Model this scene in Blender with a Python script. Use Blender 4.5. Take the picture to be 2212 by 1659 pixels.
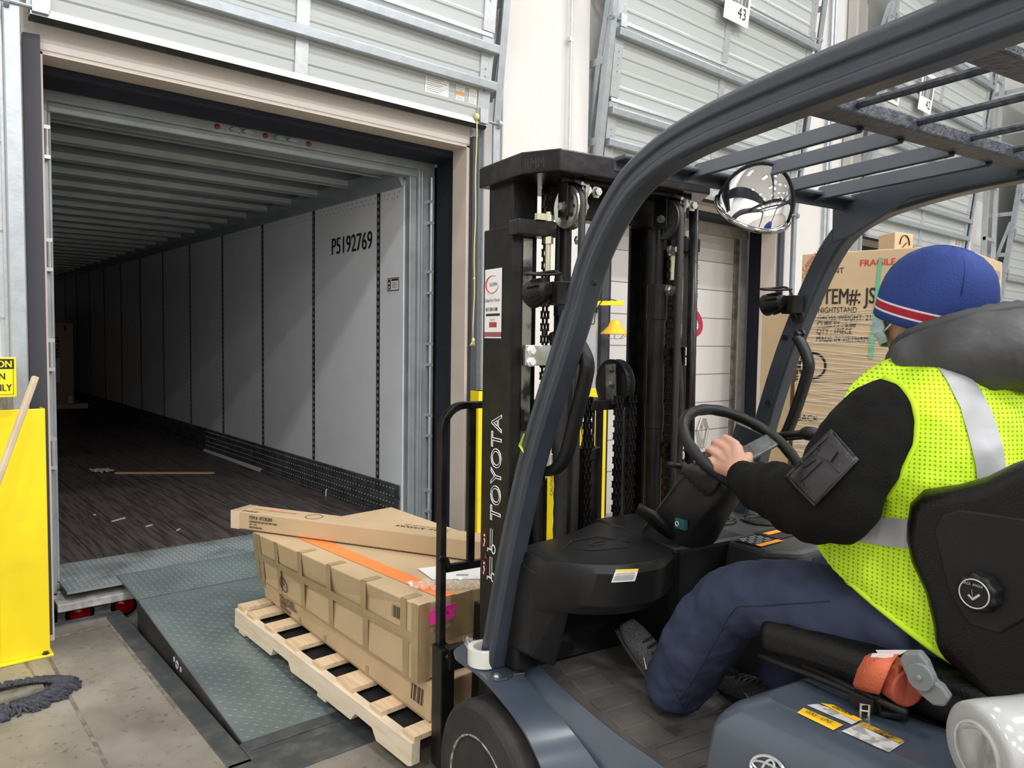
import bpy, bmesh, math, random
from math import sin, cos, pi, radians, sqrt
from mathutils import Vector, Matrix
from mathutils.bvhtree import BVHTree
random.seed(7)
D = bpy.data
for o in list(D.objects): D.objects.remove(o)
SC = bpy.context.scene
COL = SC.collection

# ------------------------------------------------------------ camera
CAM_H = 1.58
AX = Vector((0.76458, -0.02629, 0.64399)); AY = Vector((-0.64436, -0.05409, 0.76281)); AZ = Vector((0.01478, -0.99819, -0.05829))
cd = D.cameras.new('camera'); cam = D.objects.new('camera', cd); COL.objects.link(cam)
cd.sensor_width = 36.0; cd.lens = 1629.0/2212.0*36.0; cd.clip_start = 0.05; cd.clip_end = 200
r3 = Vector((AX[0], AY[0], AZ[0])); u3 = -Vector((AX[1], AY[1], AZ[1])); b3 = -Vector((AX[2], AY[2], AZ[2]))
r3.normalize(); b3 = (b3 - r3*b3.dot(r3)).normalized(); u3 = b3.cross(r3)
m = Matrix.Identity(4)
for i in range(3):
    m[i][0] = r3[i]; m[i][1] = u3[i]; m[i][2] = b3[i]
m[2][3] = CAM_H
cam.matrix_world = m
SC.camera = cam

# ------------------------------------------------------------ colour management, world, lamps
SC.view_settings.view_transform = 'Standard'; SC.view_settings.look = 'None'
SC.view_settings.exposure = 0.12; SC.view_settings.gamma = 1.0
try: SC.view_settings.use_curve_mapping = False
except Exception: pass
W = D.worlds.new('world'); SC.world = W; W.use_nodes = True
bg = W.node_tree.nodes['Background']; bg.inputs[0].default_value = (0.90, 0.95, 1.0, 1); bg.inputs[1].default_value = 0.06
def area(name, loc, sx, sy, power, rot=(0, 0, 0), col=(1, 0.99, 0.985)):
    l = D.lights.new(name, 'AREA'); l.shape = 'RECTANGLE'; l.size = sx; l.size_y = sy; l.energy = power; l.color = col
    o = D.objects.new(name, l); COL.objects.link(o); o.location = loc; o.rotation_euler = rot
    return o
LAMPS = [(x, y) for y in (2.2, -2.8, -8.0, -14.0, -20.0) for x in (-5.0, 0.5, 6.0, 11.5)]  # rearmost rows are unseen, added to throw low light into the trailer
for i, (x, y) in enumerate(LAMPS):
    area('high_bay_light', (x, y, 9.2), 1.5, 0.7, 105 if y > 0 else (270 if y > -5 else (330 if y > -10 else 430)))

# ------------------------------------------------------------ pixel -> place helpers (photo frame 2212 x 1659)
def ray(px, py):
    c = Vector((px-1106.0, py-829.5, 1629.0))
    return Vector((AX.dot(c), AY.dot(c), AZ.dot(c)))
CAM0 = Vector((0, 0, CAM_H))
def onz(px, py, z): r = ray(px, py); return CAM0 + r*((z-CAM_H)/r.z)
def ony(px, py, y): r = ray(px, py); return CAM0 + r*(y/r.y)
def onx(px, py, x): r = ray(px, py); return CAM0 + r*(x/r.x)
YAW = radians(8.7)
FX = Vector((cos(YAW), -sin(YAW), 0)); FY = Vector((sin(YAW), cos(YAW), 0))
FM = Matrix(((FX.x, FY.x, 0, 0), (FX.y, FY.y, 0, 0), (0, 0, 1, 0), (0, 0, 0, 1)))   # truck frame -> world
FI = FM.inverted()
def fz(px, py, z): return FI @ onz(px, py, z)
def fx(px, py, x):
    r = ray(px, py); return FI @ (CAM0 + r*(x/r.dot(FX)))
def fy(px, py, y):
    r = ray(px, py); return FI @ (CAM0 + r*(y/r.dot(FY)))

# ------------------------------------------------------------ materials
MT = {}
def mat(name, col, rough=0.5, metal=0.0, col2=None, scale=8.0, bump=0.0, bscale=60.0, stretch=None, emit=0, lo=0.4, hi=0.65, coat=0, alpha=1, trans=0, spec=None, detail=4):
    if name in MT: return MT[name]
    M = D.materials.new(name); M.use_nodes = True; nt = M.node_tree; N = nt.nodes; L = nt.links
    p = N['Principled BSDF']
    p.inputs['Base Color'].default_value = (*col, 1); p.inputs['Roughness'].default_value = rough; p.inputs['Metallic'].default_value = metal
    if coat: p.inputs['Coat Weight'].default_value = coat; p.inputs['Coat Roughness'].default_value = 0.15
    if trans: p.inputs['Transmission Weight'].default_value = trans
    if alpha < 1: p.inputs['Alpha'].default_value = alpha
    if spec is not None: p.inputs['Specular IOR Level'].default_value = spec
    tc = N.new('ShaderNodeTexCoord'); mp = N.new('ShaderNodeMapping'); L.new(tc.outputs['Object'], mp.inputs[0])
    if stretch: mp.inputs['Scale'].default_value = stretch
    if col2:
        n = N.new('ShaderNodeTexNoise'); n.inputs['Scale'].default_value = scale; n.inputs['Detail'].default_value = detail
        L.new(mp.outputs[0], n.inputs['Vector'])
        r = N.new('ShaderNodeValToRGB'); r.color_ramp.elements[0].position = lo; r.color_ramp.elements[1].position = hi
        r.color_ramp.elements[0].color = (*col, 1); r.color_ramp.elements[1].color = (*col2, 1)
        L.new(n.outputs['Fac'], r.inputs[0]); L.new(r.outputs[0], p.inputs['Base Color'])
    if bump:
        n2 = N.new('ShaderNodeTexNoise'); n2.inputs['Scale'].default_value = bscale; n2.inputs['Detail'].default_value = 3
        L.new(mp.outputs[0], n2.inputs['Vector'])
        b = N.new('ShaderNodeBump'); b.inputs['Strength'].default_value = bump; b.inputs['Distance'].default_value = 0.01
        L.new(n2.outputs['Fac'], b.inputs['Height']); L.new(b.outputs[0], p.inputs['Normal'])
    if emit:
        p.inputs['Emission Color'].default_value = (*col, 1); p.inputs['Emission Strength'].default_value = emit
    MT[name] = M
    return M
def srgb(r, g, b):
    f = lambda c: ((c/255+0.055)/1.055)**2.4 if c > 10 else c/255/12.92
    return (f(r), f(g), f(b))
wallw = mat('painted_wall', (0.69, 0.685, 0.665), 0.55, col2=(0.66, 0.652, 0.63), scale=2, bump=0.05, bscale=90)
beige = mat('beige_paint', (0.66, 0.58, 0.50), 0.6, col2=(0.60, 0.52, 0.45), scale=3, bump=0.08)
galv = mat('galvanised_steel', (0.44, 0.48, 0.51), 0.38, 0.6, col2=(0.38, 0.42, 0.45), scale=14, bump=0.05)
galvl = mat('bright_galvanised_steel', (0.58, 0.61, 0.63), 0.35, 0.6, col2=(0.52, 0.55, 0.57), scale=30)
doorp = mat('door_panel_paint', (0.49, 0.52, 0.515), 0.38, 0.1)
navy = mat('dock_seal_foam', (0.010, 0.014, 0.026), 0.75, bump=0.1, bscale=15)
rubber = mat('black_rubber', (0.014, 0.014, 0.015), 0.7, col2=(0.03, 0.029, 0.027), scale=12, bump=0.1)
rubberg = mat('grey_rubber_strip', (0.045, 0.047, 0.06), 0.6)
yellow = mat('yellow_paint', (0.93, 0.72, 0.012), 0.38, col2=(0.80, 0.60, 0.02), scale=5, lo=0.55, hi=0.8)
yellowd = mat('yellow_amber', (0.85, 0.45, 0.02), 0.4)
black = mat('black_paint', (0.007, 0.007, 0.008), 0.28, col2=(0.018, 0.017, 0.016), scale=14, bump=0.12, bscale=25, spec=0.28)
blackm = mat('matt_black_steel', (0.006, 0.006, 0.006), 0.40, col2=(0.015, 0.014, 0.012), scale=10, bump=0.1, bscale=40, spec=0.28)
plas = mat('black_plastic', (0.009, 0.009, 0.010), 0.40, col2=(0.014, 0.014, 0.015), scale=5, bump=0.06, bscale=400, spec=0.28)
plasg = mat('dark_grey_plastic', (0.035, 0.036, 0.038), 0.5, bump=0.05, bscale=400)
vinyl = mat('black_vinyl', (0.006, 0.006, 0.006), 0.33, bump=0.15, bscale=250, spec=0.28)
slate = mat('slate_blue_paint', srgb(58, 64, 74), 0.34, col2=srgb(52, 58, 68), scale=7, bump=0.04, bscale=60)
slatep = mat('slate_body_paint', srgb(70, 79, 92), 0.30, col2=srgb(63, 72, 84), scale=3, coat=0.35)
under = mat('weld_spattered_paint', srgb(70, 76, 86), 0.45, col2=srgb(40, 44, 52), scale=60, bump=0.3, bscale=120)
chrome = mat('chrome', (0.9, 0.9, 0.9), 0.05, 1.0)
mirrorm = mat('mirror_glass', (0.92, 0.92, 0.94), 0.015, 1.0)
zinc = mat('zinc_plated_steel', (0.72, 0.74, 0.70), 0.28, 0.9, col2=(0.5, 0.52, 0.45), scale=20)
steel = mat('worn_steel', (0.25, 0.25, 0.25), 0.4, 0.8, col2=(0.1, 0.1, 0.1), scale=20)
alum = mat('trailer_aluminium', (0.56, 0.60, 0.61), 0.38, 0.3, col2=(0.48, 0.52, 0.53), scale=5)
alump = mat('trailer_frame_metal', (0.36, 0.40, 0.42), 0.4, 0.35, col2=(0.30, 0.335, 0.35), scale=6)
alumd = mat('roof_sheet', (0.17, 0.19, 0.20), 0.35, 0.8, col2=(0.12, 0.13, 0.14), scale=2)
liner = mat('white_liner_panel', (0.80, 0.82, 0.86), 0.22, col2=(0.76, 0.78, 0.82), scale=3)
scuff = mat('scuff_plate', (0.16, 0.17, 0.18), 0.45, 0.6, col2=(0.08, 0.085, 0.09), scale=8)
dark = mat('dark_void', (0.01, 0.01, 0.01), 0.9)
wood = mat('pine_wood', (0.80, 0.62, 0.41), 0.6, col2=(0.68, 0.49, 0.30), scale=5, stretch=(12, 1, 12), bump=0.12, bscale=30)
woodl = mat('pale_pine_wood', (0.80, 0.70, 0.55), 0.6, col2=(0.72, 0.60, 0.44), scale=5, stretch=(12, 1, 12), bump=0.12, bscale=30)
card = mat('cardboard', (0.55, 0.405, 0.245), 0.7, col2=(0.51, 0.375, 0.225), scale=4, bump=0.04, bscale=50)
cardd = mat('cardboard_far', (0.50, 0.36, 0.24), 0.7, col2=(0.47, 0.33, 0.22), scale=4)
tapeb = mat('brown_tape', (0.36, 0.26, 0.13), 0.22, col2=(0.42, 0.31, 0.16), scale=10)
orange = mat('orange_tape', (0.95, 0.27, 0.07), 0.35)
pink = mat('pink_label', (0.98, 0.05, 0.42), 0.45)
white = mat('white_paper', (0.86, 0.86, 0.85), 0.5)
whitel = mat('white_lettering', (0.85, 0.85, 0.85), 0.4)
ink = mat('black_ink', (0.012, 0.011, 0.010), 0.6)
redink = mat('red_ink', (0.55, 0.03, 0.02), 0.6)
redl = mat('red_lens', (0.65, 0.008, 0.008), 0.12, coat=1)
orangelab = mat('orange_label', (0.95, 0.33, 0.03), 0.4)
skin = mat('skin', (0.62, 0.36, 0.27), 0.5, col2=(0.58, 0.31, 0.23), scale=14, bump=0.06, bscale=120)
hatblue = mat('blue_knit', (0.018, 0.047, 0.22), 0.85, bump=0.35, bscale=320)
hatred = mat('red_knit', (0.40, 0.012, 0.03), 0.85, bump=0.3, bscale=320)
hatwhite = mat('white_knit', (0.75, 0.72, 0.75), 0.85, bump=0.3, bscale=320)
hoodm = mat('dark_grey_nylon', (0.075, 0.075, 0.082), 0.6, col2=(0.055, 0.056, 0.060), scale=8, bump=0.9, bscale=16)
fleece = mat('black_fleece', (0.006, 0.006, 0.006), 0.95, bump=0.3, bscale=200, spec=0.2)
patchm = mat('shiny_black_nylon', (0.022, 0.021, 0.024), 0.42, bump=0.5, bscale=30)
reflm = mat('silver_reflective_tape', (0.42, 0.43, 0.45), 0.4, 0.15, col2=(0.39, 0.40, 0.42), scale=6)
limeb = mat('lime_binding', (0.62, 0.95, 0.02), 0.6)
denim = mat('navy_work_trousers', (0.032, 0.040, 0.088), 0.8, col2=(0.020, 0.027, 0.062), scale=7, bump=0.8, bscale=9)
maskm = mat('pale_blue_mask', (0.46, 0.60, 0.66), 0.7, bump=0.15, bscale=60)
shoeg = mat('grey_woven_shoe', (0.10, 0.10, 0.11), 0.75, col2=(0.015, 0.015, 0.015), scale=420, lo=0.42, hi=0.58)
film = mat('stretch_film', (0.40, 0.41, 0.41), 0.16, col2=(0.34, 0.35, 0.35), scale=6, coat=0.6)
def clearfilm():
    M = mat('clear_film', (0.95, 0.95, 0.95), 0.12, alpha=0.16)
    return M
clearf = clearfilm()
yarn = mat('dark_mop_yarn', (0.035, 0.038, 0.05), 0.95, col2=(0.07, 0.072, 0.09), scale=60)
greenst = mat('green_strap', (0.10, 0.42, 0.27), 0.45)
greenp = mat('dark_green_plastic', (0.01, 0.06, 0.03), 0.4)
lime = None
def limemesh():
    M = D.materials.new('lime_mesh_fabric'); M.use_nodes = True; nt = M.node_tree; N = nt.nodes; L = nt.links
    p = N['Principled BSDF']; p.inputs['Roughness'].default_value = 0.7
    tc = N.new('ShaderNodeTexCoord')
    def dot(v):
        d = N.new('ShaderNodeVectorMath'); d.operation = 'DOT_PRODUCT'; d.inputs[1].default_value = v; L.new(tc.outputs['Object'], d.inputs[0]); return d.outputs['Value']
    def mth(op, a, b=None):
        x = N.new('ShaderNodeMath'); x.operation = op
        for k, s in enumerate((a, b)):
            if s is None: continue
            if isinstance(s, (int, float)): x.inputs[k].default_value = s
            else: L.new(s, x.inputs[k])
        return x.outputs[0]
    s = 2*pi/0.0082
    u = mth('MULTIPLY', dot((0.62, -0.78, 0)), s); v = mth('MULTIPLY', dot((0, 0, 1)), s)
    a = mth('ADD', mth('COSINE', u), mth('COSINE', v))           # square grid
    h = mth('GREATER_THAN', a, 1.15)
    mx = N.new('ShaderNodeMix'); mx.data_type = 'RGBA'
    mx.inputs[6].default_value = (0.62, 0.93, 0.02, 1); mx.inputs[7].default_value = (0.22, 0.36, 0.01, 1)
    L.new(h, mx.inputs[0]); L.new(mx.outputs[2], p.inputs['Base Color'])
    n2 = N.new('ShaderNodeTexNoise'); n2.inputs['Scale'].default_value = 7; L.new(tc.outputs['Object'], n2.inputs['Vector'])
    b = N.new('ShaderNodeBump'); b.inputs['Strength'].default_value = 0.9; b.inputs['Distance'].default_value = 0.03
    L.new(n2.outputs['Fac'], b.inputs['Height']); L.new(b.outputs[0], p.inputs['Normal'])
    return M
lime = limemesh()
def concrete():
    M = D.materials.new('concrete_floor'); M.use_nodes = True; nt = M.node_tree; N = nt.nodes; L = nt.links
    p = N['Principled BSDF']; p.inputs['Roughness'].default_value = 0.42
    tc = N.new('ShaderNodeTexCoord')
    def noise(sc, det=5, st=None):
        n = N.new('ShaderNodeTexNoise'); n.inputs['Scale'].default_value = sc; n.inputs['Detail'].default_value = det
        if st:
            mp = N.new('ShaderNodeMapping'); mp.inputs['Scale'].default_value = st; L.new(tc.outputs['Object'], mp.inputs[0]); L.new(mp.outputs[0], n.inputs['Vector'])
        else: L.new(tc.outputs['Object'], n.inputs['Vector'])
        return n.outputs['Fac']
    def ramp(f, a, ca, b, cb):
        r = N.new('ShaderNodeValToRGB'); r.color_ramp.elements[0].position = a; r.color_ramp.elements[1].position = b
        r.color_ramp.elements[0].color = (*ca, 1); r.color_ramp.elements[1].color = (*cb, 1); L.new(f, r.inputs[0]); return r.outputs[0]
    base = ramp(noise(2.2), 0.35, (0.155, 0.14, 0.115), 0.65, (0.31, 0.285, 0.245))
    spots = ramp(noise(38, 6), 0.60, (1, 1, 1), 0.72, (0.62, 0.58, 0.54))
    scr = ramp(noise(16, 3, (1.2, 0.12, 1)), 0.66, (1, 1, 1), 0.72, (0.5, 0.48, 0.46))
    c = base
    for s in (spots, scr):
        mx = N.new('ShaderNodeMix'); mx.data_type = 'RGBA'; mx.blend_type = 'MULTIPLY'; mx.inputs[0].default_value = 1
        L.new(c, mx.inputs[6]); L.new(s, mx.inputs[7]); c = mx.outputs[2]
    L.new(c, p.inputs['Base Color'])
    rr = N.new('ShaderNodeMapRange'); rr.inputs[3].default_value = 0.28; rr.inputs[4].default_value = 0.55; L.new(noise(3), rr.inputs[0]); L.new(rr.outputs[0], p.inputs['Roughness'])
    return M
conc = concrete()
plate = mat('painted_tread_plate', (0.23, 0.28, 0.28), 0.42, 0.3, col2=(0.14, 0.175, 0.18), scale=2.5, lo=0.35, hi=0.7, detail=8)
platew = mat('worn_tread_plate', (0.32, 0.36, 0.365), 0.4, 0.3, col2=(0.16, 0.18, 0.18), scale=3.5, lo=0.45, hi=0.7, detail=8)
platb = mat('plate_lug', (0.07, 0.09, 0.095), 0.3, 0.5, col2=(0.045, 0.055, 0.06), scale=2.5, lo=0.35, hi=0.7)
curb = mat('dark_steel_curb', (0.085, 0.095, 0.10), 0.5, 0.4, col2=(0.16, 0.165, 0.16), scale=14, lo=0.45, hi=0.75)
trfloor = mat('trailer_floor_wood', (0.120, 0.098, 0.090), 0.45, col2=(0.045, 0.038, 0.037), scale=6, stretch=(8, 0.5, 1), bump=0.1, bscale=20, detail=8)
matm = mat('rubber_floor_mat', (0.135, 0.125, 0.115), 0.6, col2=(0.055, 0.052, 0.05), scale=7, lo=0.35, hi=0.7, detail=8, bump=0.1)

# ------------------------------------------------------------ mesh helpers
class MB:
    def __init__(s, M=None): s.v = []; s.f = []; s.m = []; s.M = M; s.cur = 0
    def pt(s, p):
        p = Vector(p); p = s.M @ p if s.M is not None else p
        s.v.append(p); return len(s.v)-1
    def face(s, ids, mi=None): s.f.append(tuple(ids)); s.m.append(s.cur if mi is None else mi)
    def hexa(s, P):    # 8 corners: bottom ring 0-3 ccw, top ring 4-7
        i = [s.pt(p) for p in P]
        for q in ((3, 2, 1, 0), (4, 5, 6, 7), (0, 1, 5, 4), (1, 2, 6, 5), (2, 3, 7, 6), (3, 0, 4, 7)): s.face([i[k] for k in q])
        return s
    def box(s, a, b):
        x0, y0, z0 = a; x1, y1, z1 = b
        return s.hexa([(x0, y0, z0), (x1, y0, z0), (x1, y1, z0), (x0, y1, z0), (x0, y0, z1), (x1, y0, z1), (x1, y1, z1), (x0, y1, z1)])
    def cbox(s, c, sz, rot=None):
        R = rot if rot is not None else Matrix.Identity(3); c = Vector(c); h = [k/2 for k in sz]
        P = [c + R @ Vector((a*h[0], b*h[1], d*h[2])) for d in (-1, 1) for a, b in ((-1, -1), (1, -1), (1, 1), (-1, 1))]
        return s.hexa(P)
    def bar(s, p, q, w, h, up=(0, 0, 1)):   # rectangular bar from p to q
        p = Vector(p); q = Vector(q); t = (q-p).normalized(); up = Vector(up)
        sd = t.cross(up)
        if sd.length < 1e-4: sd = t.cross(Vector((1, 0, 0)))
        sd.normalize(); up = sd.cross(t)
        P = [a + sd*(i*w/2) + up*(j*h/2) for a in (p,) for i, j in ((-1, -1), (1, -1), (1, 1), (-1, 1))] + [q + sd*(i*w/2) + up*(j*h/2) for i, j in ((-1, -1), (1, -1), (1, 1), (-1, 1))]
        return s.hexa(P)
    def prism(s, poly, d):   # poly: 3-D points, d: extrusion vector
        a = [s.pt(p) for p in poly]; b = [s.pt(Vector(p)+Vector(d)) for p in poly]; n = len(a)
        s.face(a[::-1]); s.face(b)
        for i in range(n): s.face((a[i], a[(i+1) % n], b[(i+1) % n], b[i]))
        return s
    def rings(s, R, closed=True, cap=True, loop=False, mats=None):
        I = [[s.pt(p) for p in r] for r in R]; n = len(I[0]); k = len(I)
        for a in range(k if loop else k-1):
            A = I[a]; B = I[(a+1) % k]
            for i in range(n if closed else n-1):
                s.face((A[i], A[(i+1) % n], B[(i+1) % n], B[i]), None if mats is None else mats[a])
        if cap and closed and not loop:
            s.face(I[0][::-1], None if mats is None else mats[0]); s.face(I[-1], None if mats is None else mats[-1])
        return s
    def tube(s, pts, r, n=10, loop=False, up=(0, 0, 1), sq=1.0):
        pts = [Vector(p) for p in pts]; K = len(pts); R = []; up = Vector(up); prev = None
        for i, p in enumerate(pts):
            if loop: t = pts[(i+1) % K]-pts[i-1]
            else: t = pts[min(i+1, K-1)]-pts[max(i-1, 0)]
            t.normalize()
            if prev is None:
                a = t.cross(up)
                if a.length < 1e-3: a = t.cross(Vector((1, 0, 0)))
                if a.length < 1e-3: a = t.cross(Vector((0, 1, 0)))
            else: a = prev - t*prev.dot(t)
            a.normalize(); prev = a; b = t.cross(a)
            rr = r[i] if isinstance(r, list) else r
            ra, rb = rr if isinstance(rr, (list, tuple)) else (rr, rr)
            ring = []
            for k in range(n):
                th = 2*pi*k/n; c_, s_ = cos(th), sin(th)
                if sq != 1.0:
                    c_ = math.copysign(abs(c_)**sq, c_); s_ = math.copysign(abs(s_)**sq, s_)
                ring.append(p + a*(c_*ra) + b*(s_*rb))
            R.append(ring)
        return s.rings(R, loop=loop)
    def cyl(s, p, q, r, n=20, r2=None): return s.tube([p, q], [r, r2 if r2 is not None else r], n)
    def lathe(s, prof, c, ax, n=32, mats=None):   # prof: (radius, distance along axis)
        c = Vector(c); ax = Vector(ax).normalized(); a = ax.cross(Vector((0, 0, 1)))
        if a.length < 1e-3: a = ax.cross(Vector((1, 0, 0)))
        a.normalize(); b = ax.cross(a); R = []
        for r, h in prof: R.append([c + ax*h + (a*cos(2*pi*k/n) + b*sin(2*pi*k/n))*max(r, 1e-4) for k in range(n)])
        return s.rings(R, mats=mats)
    def sweep(s, path, prof, side, loop=False, bs=None):   # prof: (along side, along normal); side fixed
        path = [Vector(p) for p in path]; side = Vector(side).normalized(); R = []; K = len(path)
        for i, p in enumerate(path):
            t = (path[min(i+1, K-1)]-path[max(i-1, 0)]).normalized() if not loop else (path[(i+1) % K]-path[i-1]).normalized()
            nn = t.cross(side).normalized()
            k_ = bs(p) if bs else 1.0; R.append([p + side*a + nn*(b*k_) for a, b in prof])
        return s.rings(R, loop=loop)
    def ell(s, c, r, n=20, m=12, rot=None):
        c = Vector(c); Rm = rot if rot is not None else Matrix.Identity(3); R = []
        for j in range(1, m):
            ph = pi*j/m
            R.append([c + Rm @ Vector((r[0]*sin(ph)*cos(2*pi*k/n), r[1]*sin(ph)*sin(2*pi*k/n), -r[2]*cos(ph))) for k in range(n)])
        return s.rings(R)
    def quad(s, a, b, c, d): s.face([s.pt(p) for p in (a, b, c, d)]); return s
def smooth_path(pts, n=6):
    pts = [Vector(p) for p in pts]; out = []
    for i in range(len(pts)-1):
        p0 = pts[max(i-1, 0)]; p1 = pts[i]; p2 = pts[i+1]; p3 = pts[min(i+2, len(pts)-1)]
        for k in range(n):
            t = k/n
            out.append(0.5*((2*p1)+(p2-p0)*t+(2*p0-5*p1+4*p2-p3)*t*t+(3*p1-p0-3*p2+p3)*t*t*t))
    out.append(pts[-1]); return out
WMX = {}
def root(name, label, cat, loc, rz=0.0, group=None, kind=None):
    o = D.objects.new(name, None); COL.objects.link(o); o.location = loc; o.rotation_euler = (0, 0, rz)
    o.empty_display_size = 0.1
    if label: o['label'] = label
    if cat: o['category'] = cat
    if group: o['group'] = group
    if kind: o['kind'] = kind
    WMX[o] = Matrix.Translation(Vector(loc)) @ Matrix.Rotation(rz, 4, 'Z')
    return o
SPLIT = {'reflective_tape', 'bolt', 'bolt_hole', 'stile', 'roller', 'track_bracket', 'latch_keeper', 'hydraulic_hose', 'tube_post', 'mat_rib', 'mat_pad', 'side_wall', 'beam', 'paper_label', 'pocket_seam', 'trouser_seam', 'crown_seam', 'ear_loop', 'logistic_seam', 'guard_mark', 'pivot_block', 'pulley_hole', 'rim_hole', 'chain_bolt', 'belt_label', 'lamp_bracket', 'red_lettering', 'printed_mark', 'edge_binding', 'port_fitting', 'cooling_fin', 'guard_wire', 'laces', 'belt_spool', 'bracket', 'hinge_keeper'}
def islands(mb, gap=0.004):
    n = len(mb.v); P = list(range(n))
    def fd(a):
        while P[a] != a: P[a] = P[P[a]]; a = P[a]
        return a
    for f in mb.f:
        for k in f[1:]: P[fd(k)] = fd(f[0])
    G = {}
    for f, k in zip(mb.f, mb.m): G.setdefault(fd(f[0]), []).append((f, k))
    C = []
    for r, fs in G.items():
        ids = {i for f, _ in fs for i in f}; V = [mb.v[i] for i in ids]
        C.append([fs, [min(v[q] for v in V)-gap for q in range(3)], [max(v[q] for v in V)+gap for q in range(3)]])
    ch = True
    while ch:
        ch = False; out = []
        for c in C:
            for o in out:
                if all(c[1][q] <= o[2][q] and o[1][q] <= c[2][q] for q in range(3)):
                    o[0] = o[0]+c[0]; o[1] = [min(a, b) for a, b in zip(o[1], c[1])]; o[2] = [max(a, b) for a, b in zip(o[2], c[2])]; ch = True; break
            else: out.append(c)
        C = out
    R = []
    for fs, _, _ in C:
        m = MB(); mp = {}
        for f, k in fs:
            for i in f:
                if i not in mp: mp[i] = len(m.v); m.v.append(mb.v[i])
            m.f.append(tuple(mp[i] for i in f)); m.m.append(k)
        R.append(m)
    return R
def part(name, mb, mats, parent=None, label=None, **kw):
    if name in SPLIT and parent is not None:
        L = islands(mb)
        if 1 < len(L) <= 100:
            for m in L[:-1]: part1(name, m, mats, parent, label, **kw)
            mb = L[-1]
    return part1(name, mb, mats, parent, label, **kw)
def part1(name, mb, mats, parent=None, label=None, smooth=False, bevel=0, seg=2, sub=0, remesh=0, smo=0, auto=None, solid=0, kind=None, org=None, disp=None):
    if parent is not None: M = WMX[parent]
    else:
        if org is None:
            xs = [v.x for v in mb.v]; ys = [v.y for v in mb.v]; zs = [v.z for v in mb.v]
            org = ((min(xs)+max(xs))/2, (min(ys)+max(ys))/2, min(zs))
        M = Matrix.Translation(Vector(org))
    I = M.inverted()
    me = D.meshes.new(name); me.from_pydata([I @ v for v in mb.v], [], mb.f)
    if not isinstance(mats, (list, tuple)): mats = [mats]
    for x in mats: me.materials.append(x)
    for p, k in zip(me.polygons, mb.m): p.material_index = min(k, len(mats)-1); p.use_smooth = smooth
    me.validate()
    bm = bmesh.new(); bm.from_mesh(me); bmesh.ops.recalc_face_normals(bm, faces=bm.faces); bm.to_mesh(me); bm.free()
    me.update()
    o = D.objects.new(name, me); COL.objects.link(o)
    if parent is not None: o.parent = parent
    else: o.location = M.translation
    WMX[o] = M
    if label: o['label'] = label
    if kind: o['kind'] = kind
    if remesh:
        q = o.modifiers.new('r', 'REMESH'); q.mode = 'VOXEL'; q.voxel_size = remesh; q.use_smooth_shade = True
    if smo:
        q = o.modifiers.new('s', 'SMOOTH'); q.iterations = smo; q.factor = 0.6
    if disp:
        tx = D.textures.new('folds', 'CLOUDS'); tx.noise_scale = disp[1]; tx.noise_depth = 2
        q = o.modifiers.new('d', 'DISPLACE'); q.texture = tx; q.strength = disp[0]; q.mid_level = disp[2] if len(disp) > 2 else 0.5; q.texture_coords = 'LOCAL'
    if bevel:
        q = o.modifiers.new('b', 'BEVEL'); q.width = bevel; q.segments = seg; q.limit_method = 'ANGLE'; q.angle_limit = radians(35)
        if smooth: q.harden_normals = True
    if sub:
        q = o.modifiers.new('u', 'SUBSURF'); q.levels = sub; q.render_levels = sub
    if solid:
        q = o.modifiers.new('t', 'SOLIDIFY'); q.thickness = solid; q.offset = 0
    return o
def thing(name, mb, mats, label, cat, group=None, **kw):
    o = part(name, mb, mats, None, label, **kw); o['category'] = cat
    if group: o['group'] = group
    return o
def struct(name, mb, mats, **kw): return part(name, mb, mats, None, kind='structure', **kw)
def frame(o, r, u):
    r = Vector(r).normalized(); u = Vector(u); u = (u - r*u.dot(r)).normalized(); n = r.cross(u)
    return Matrix(((r.x, u.x, n.x, o[0]), (r.y, u.y, n.y, o[1]), (r.z, u.z, n.z, o[2]), (0, 0, 0, 1)))
def text_mb(mb, s, size, F, align='LEFT', sx=1.0, off=0.0015, outline=0, spacing=1.0, bold=0.0, mi=0):
    cu = D.curves.new('t', 'FONT'); cu.body = s; cu.size = size; cu.align_x = align; cu.resolution_u = 3; cu.space_character = spacing
    cu.offset = 0
    if outline: cu.fill_mode = 'NONE'; cu.bevel_depth = outline; cu.bevel_resolution = 0
    ob = D.objects.new('t', cu)
    me = ob.to_mesh(); base = len(mb.v)
    for dx in ((-bold*0.9, bold*0.9) if bold and not outline else (0.0,)):
        base = len(mb.v)
        for v in me.vertices: mb.pt(F @ Vector((v.co.x*sx+dx, v.co.y, v.co.z+off+abs(dx)*0.05+(0.0001 if dx > 0 else 0))))
        for p in me.polygons: mb.face([base+i for i in p.vertices], mi)
    ob.to_mesh_clear(); D.objects.remove(ob); D.curves.remove(cu)
    return mb
def rectf(mb, F, x0, y0, x1, y1, off=0.001, mi=None):
    ids = [mb.pt(F @ Vector(p)) for p in ((x0, y0, off), (x1, y0, off), (x1, y1, off), (x0, y1, off))]; mb.face(ids, mi)
def bvh_of(objs):
    dg = bpy.context.evaluated_depsgraph_get(); dg.update(); V = []; P = []
    for o in objs:
        e = o.evaluated_get(dg); me = e.to_mesh(); b = len(V); Mw = WMX[o]
        V += [Mw @ v.co for v in me.vertices]; P += [[b+i for i in p.vertices] for p in me.polygons]; e.to_mesh_clear()
    return BVHTree.FromPolygons(V, P)
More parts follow.
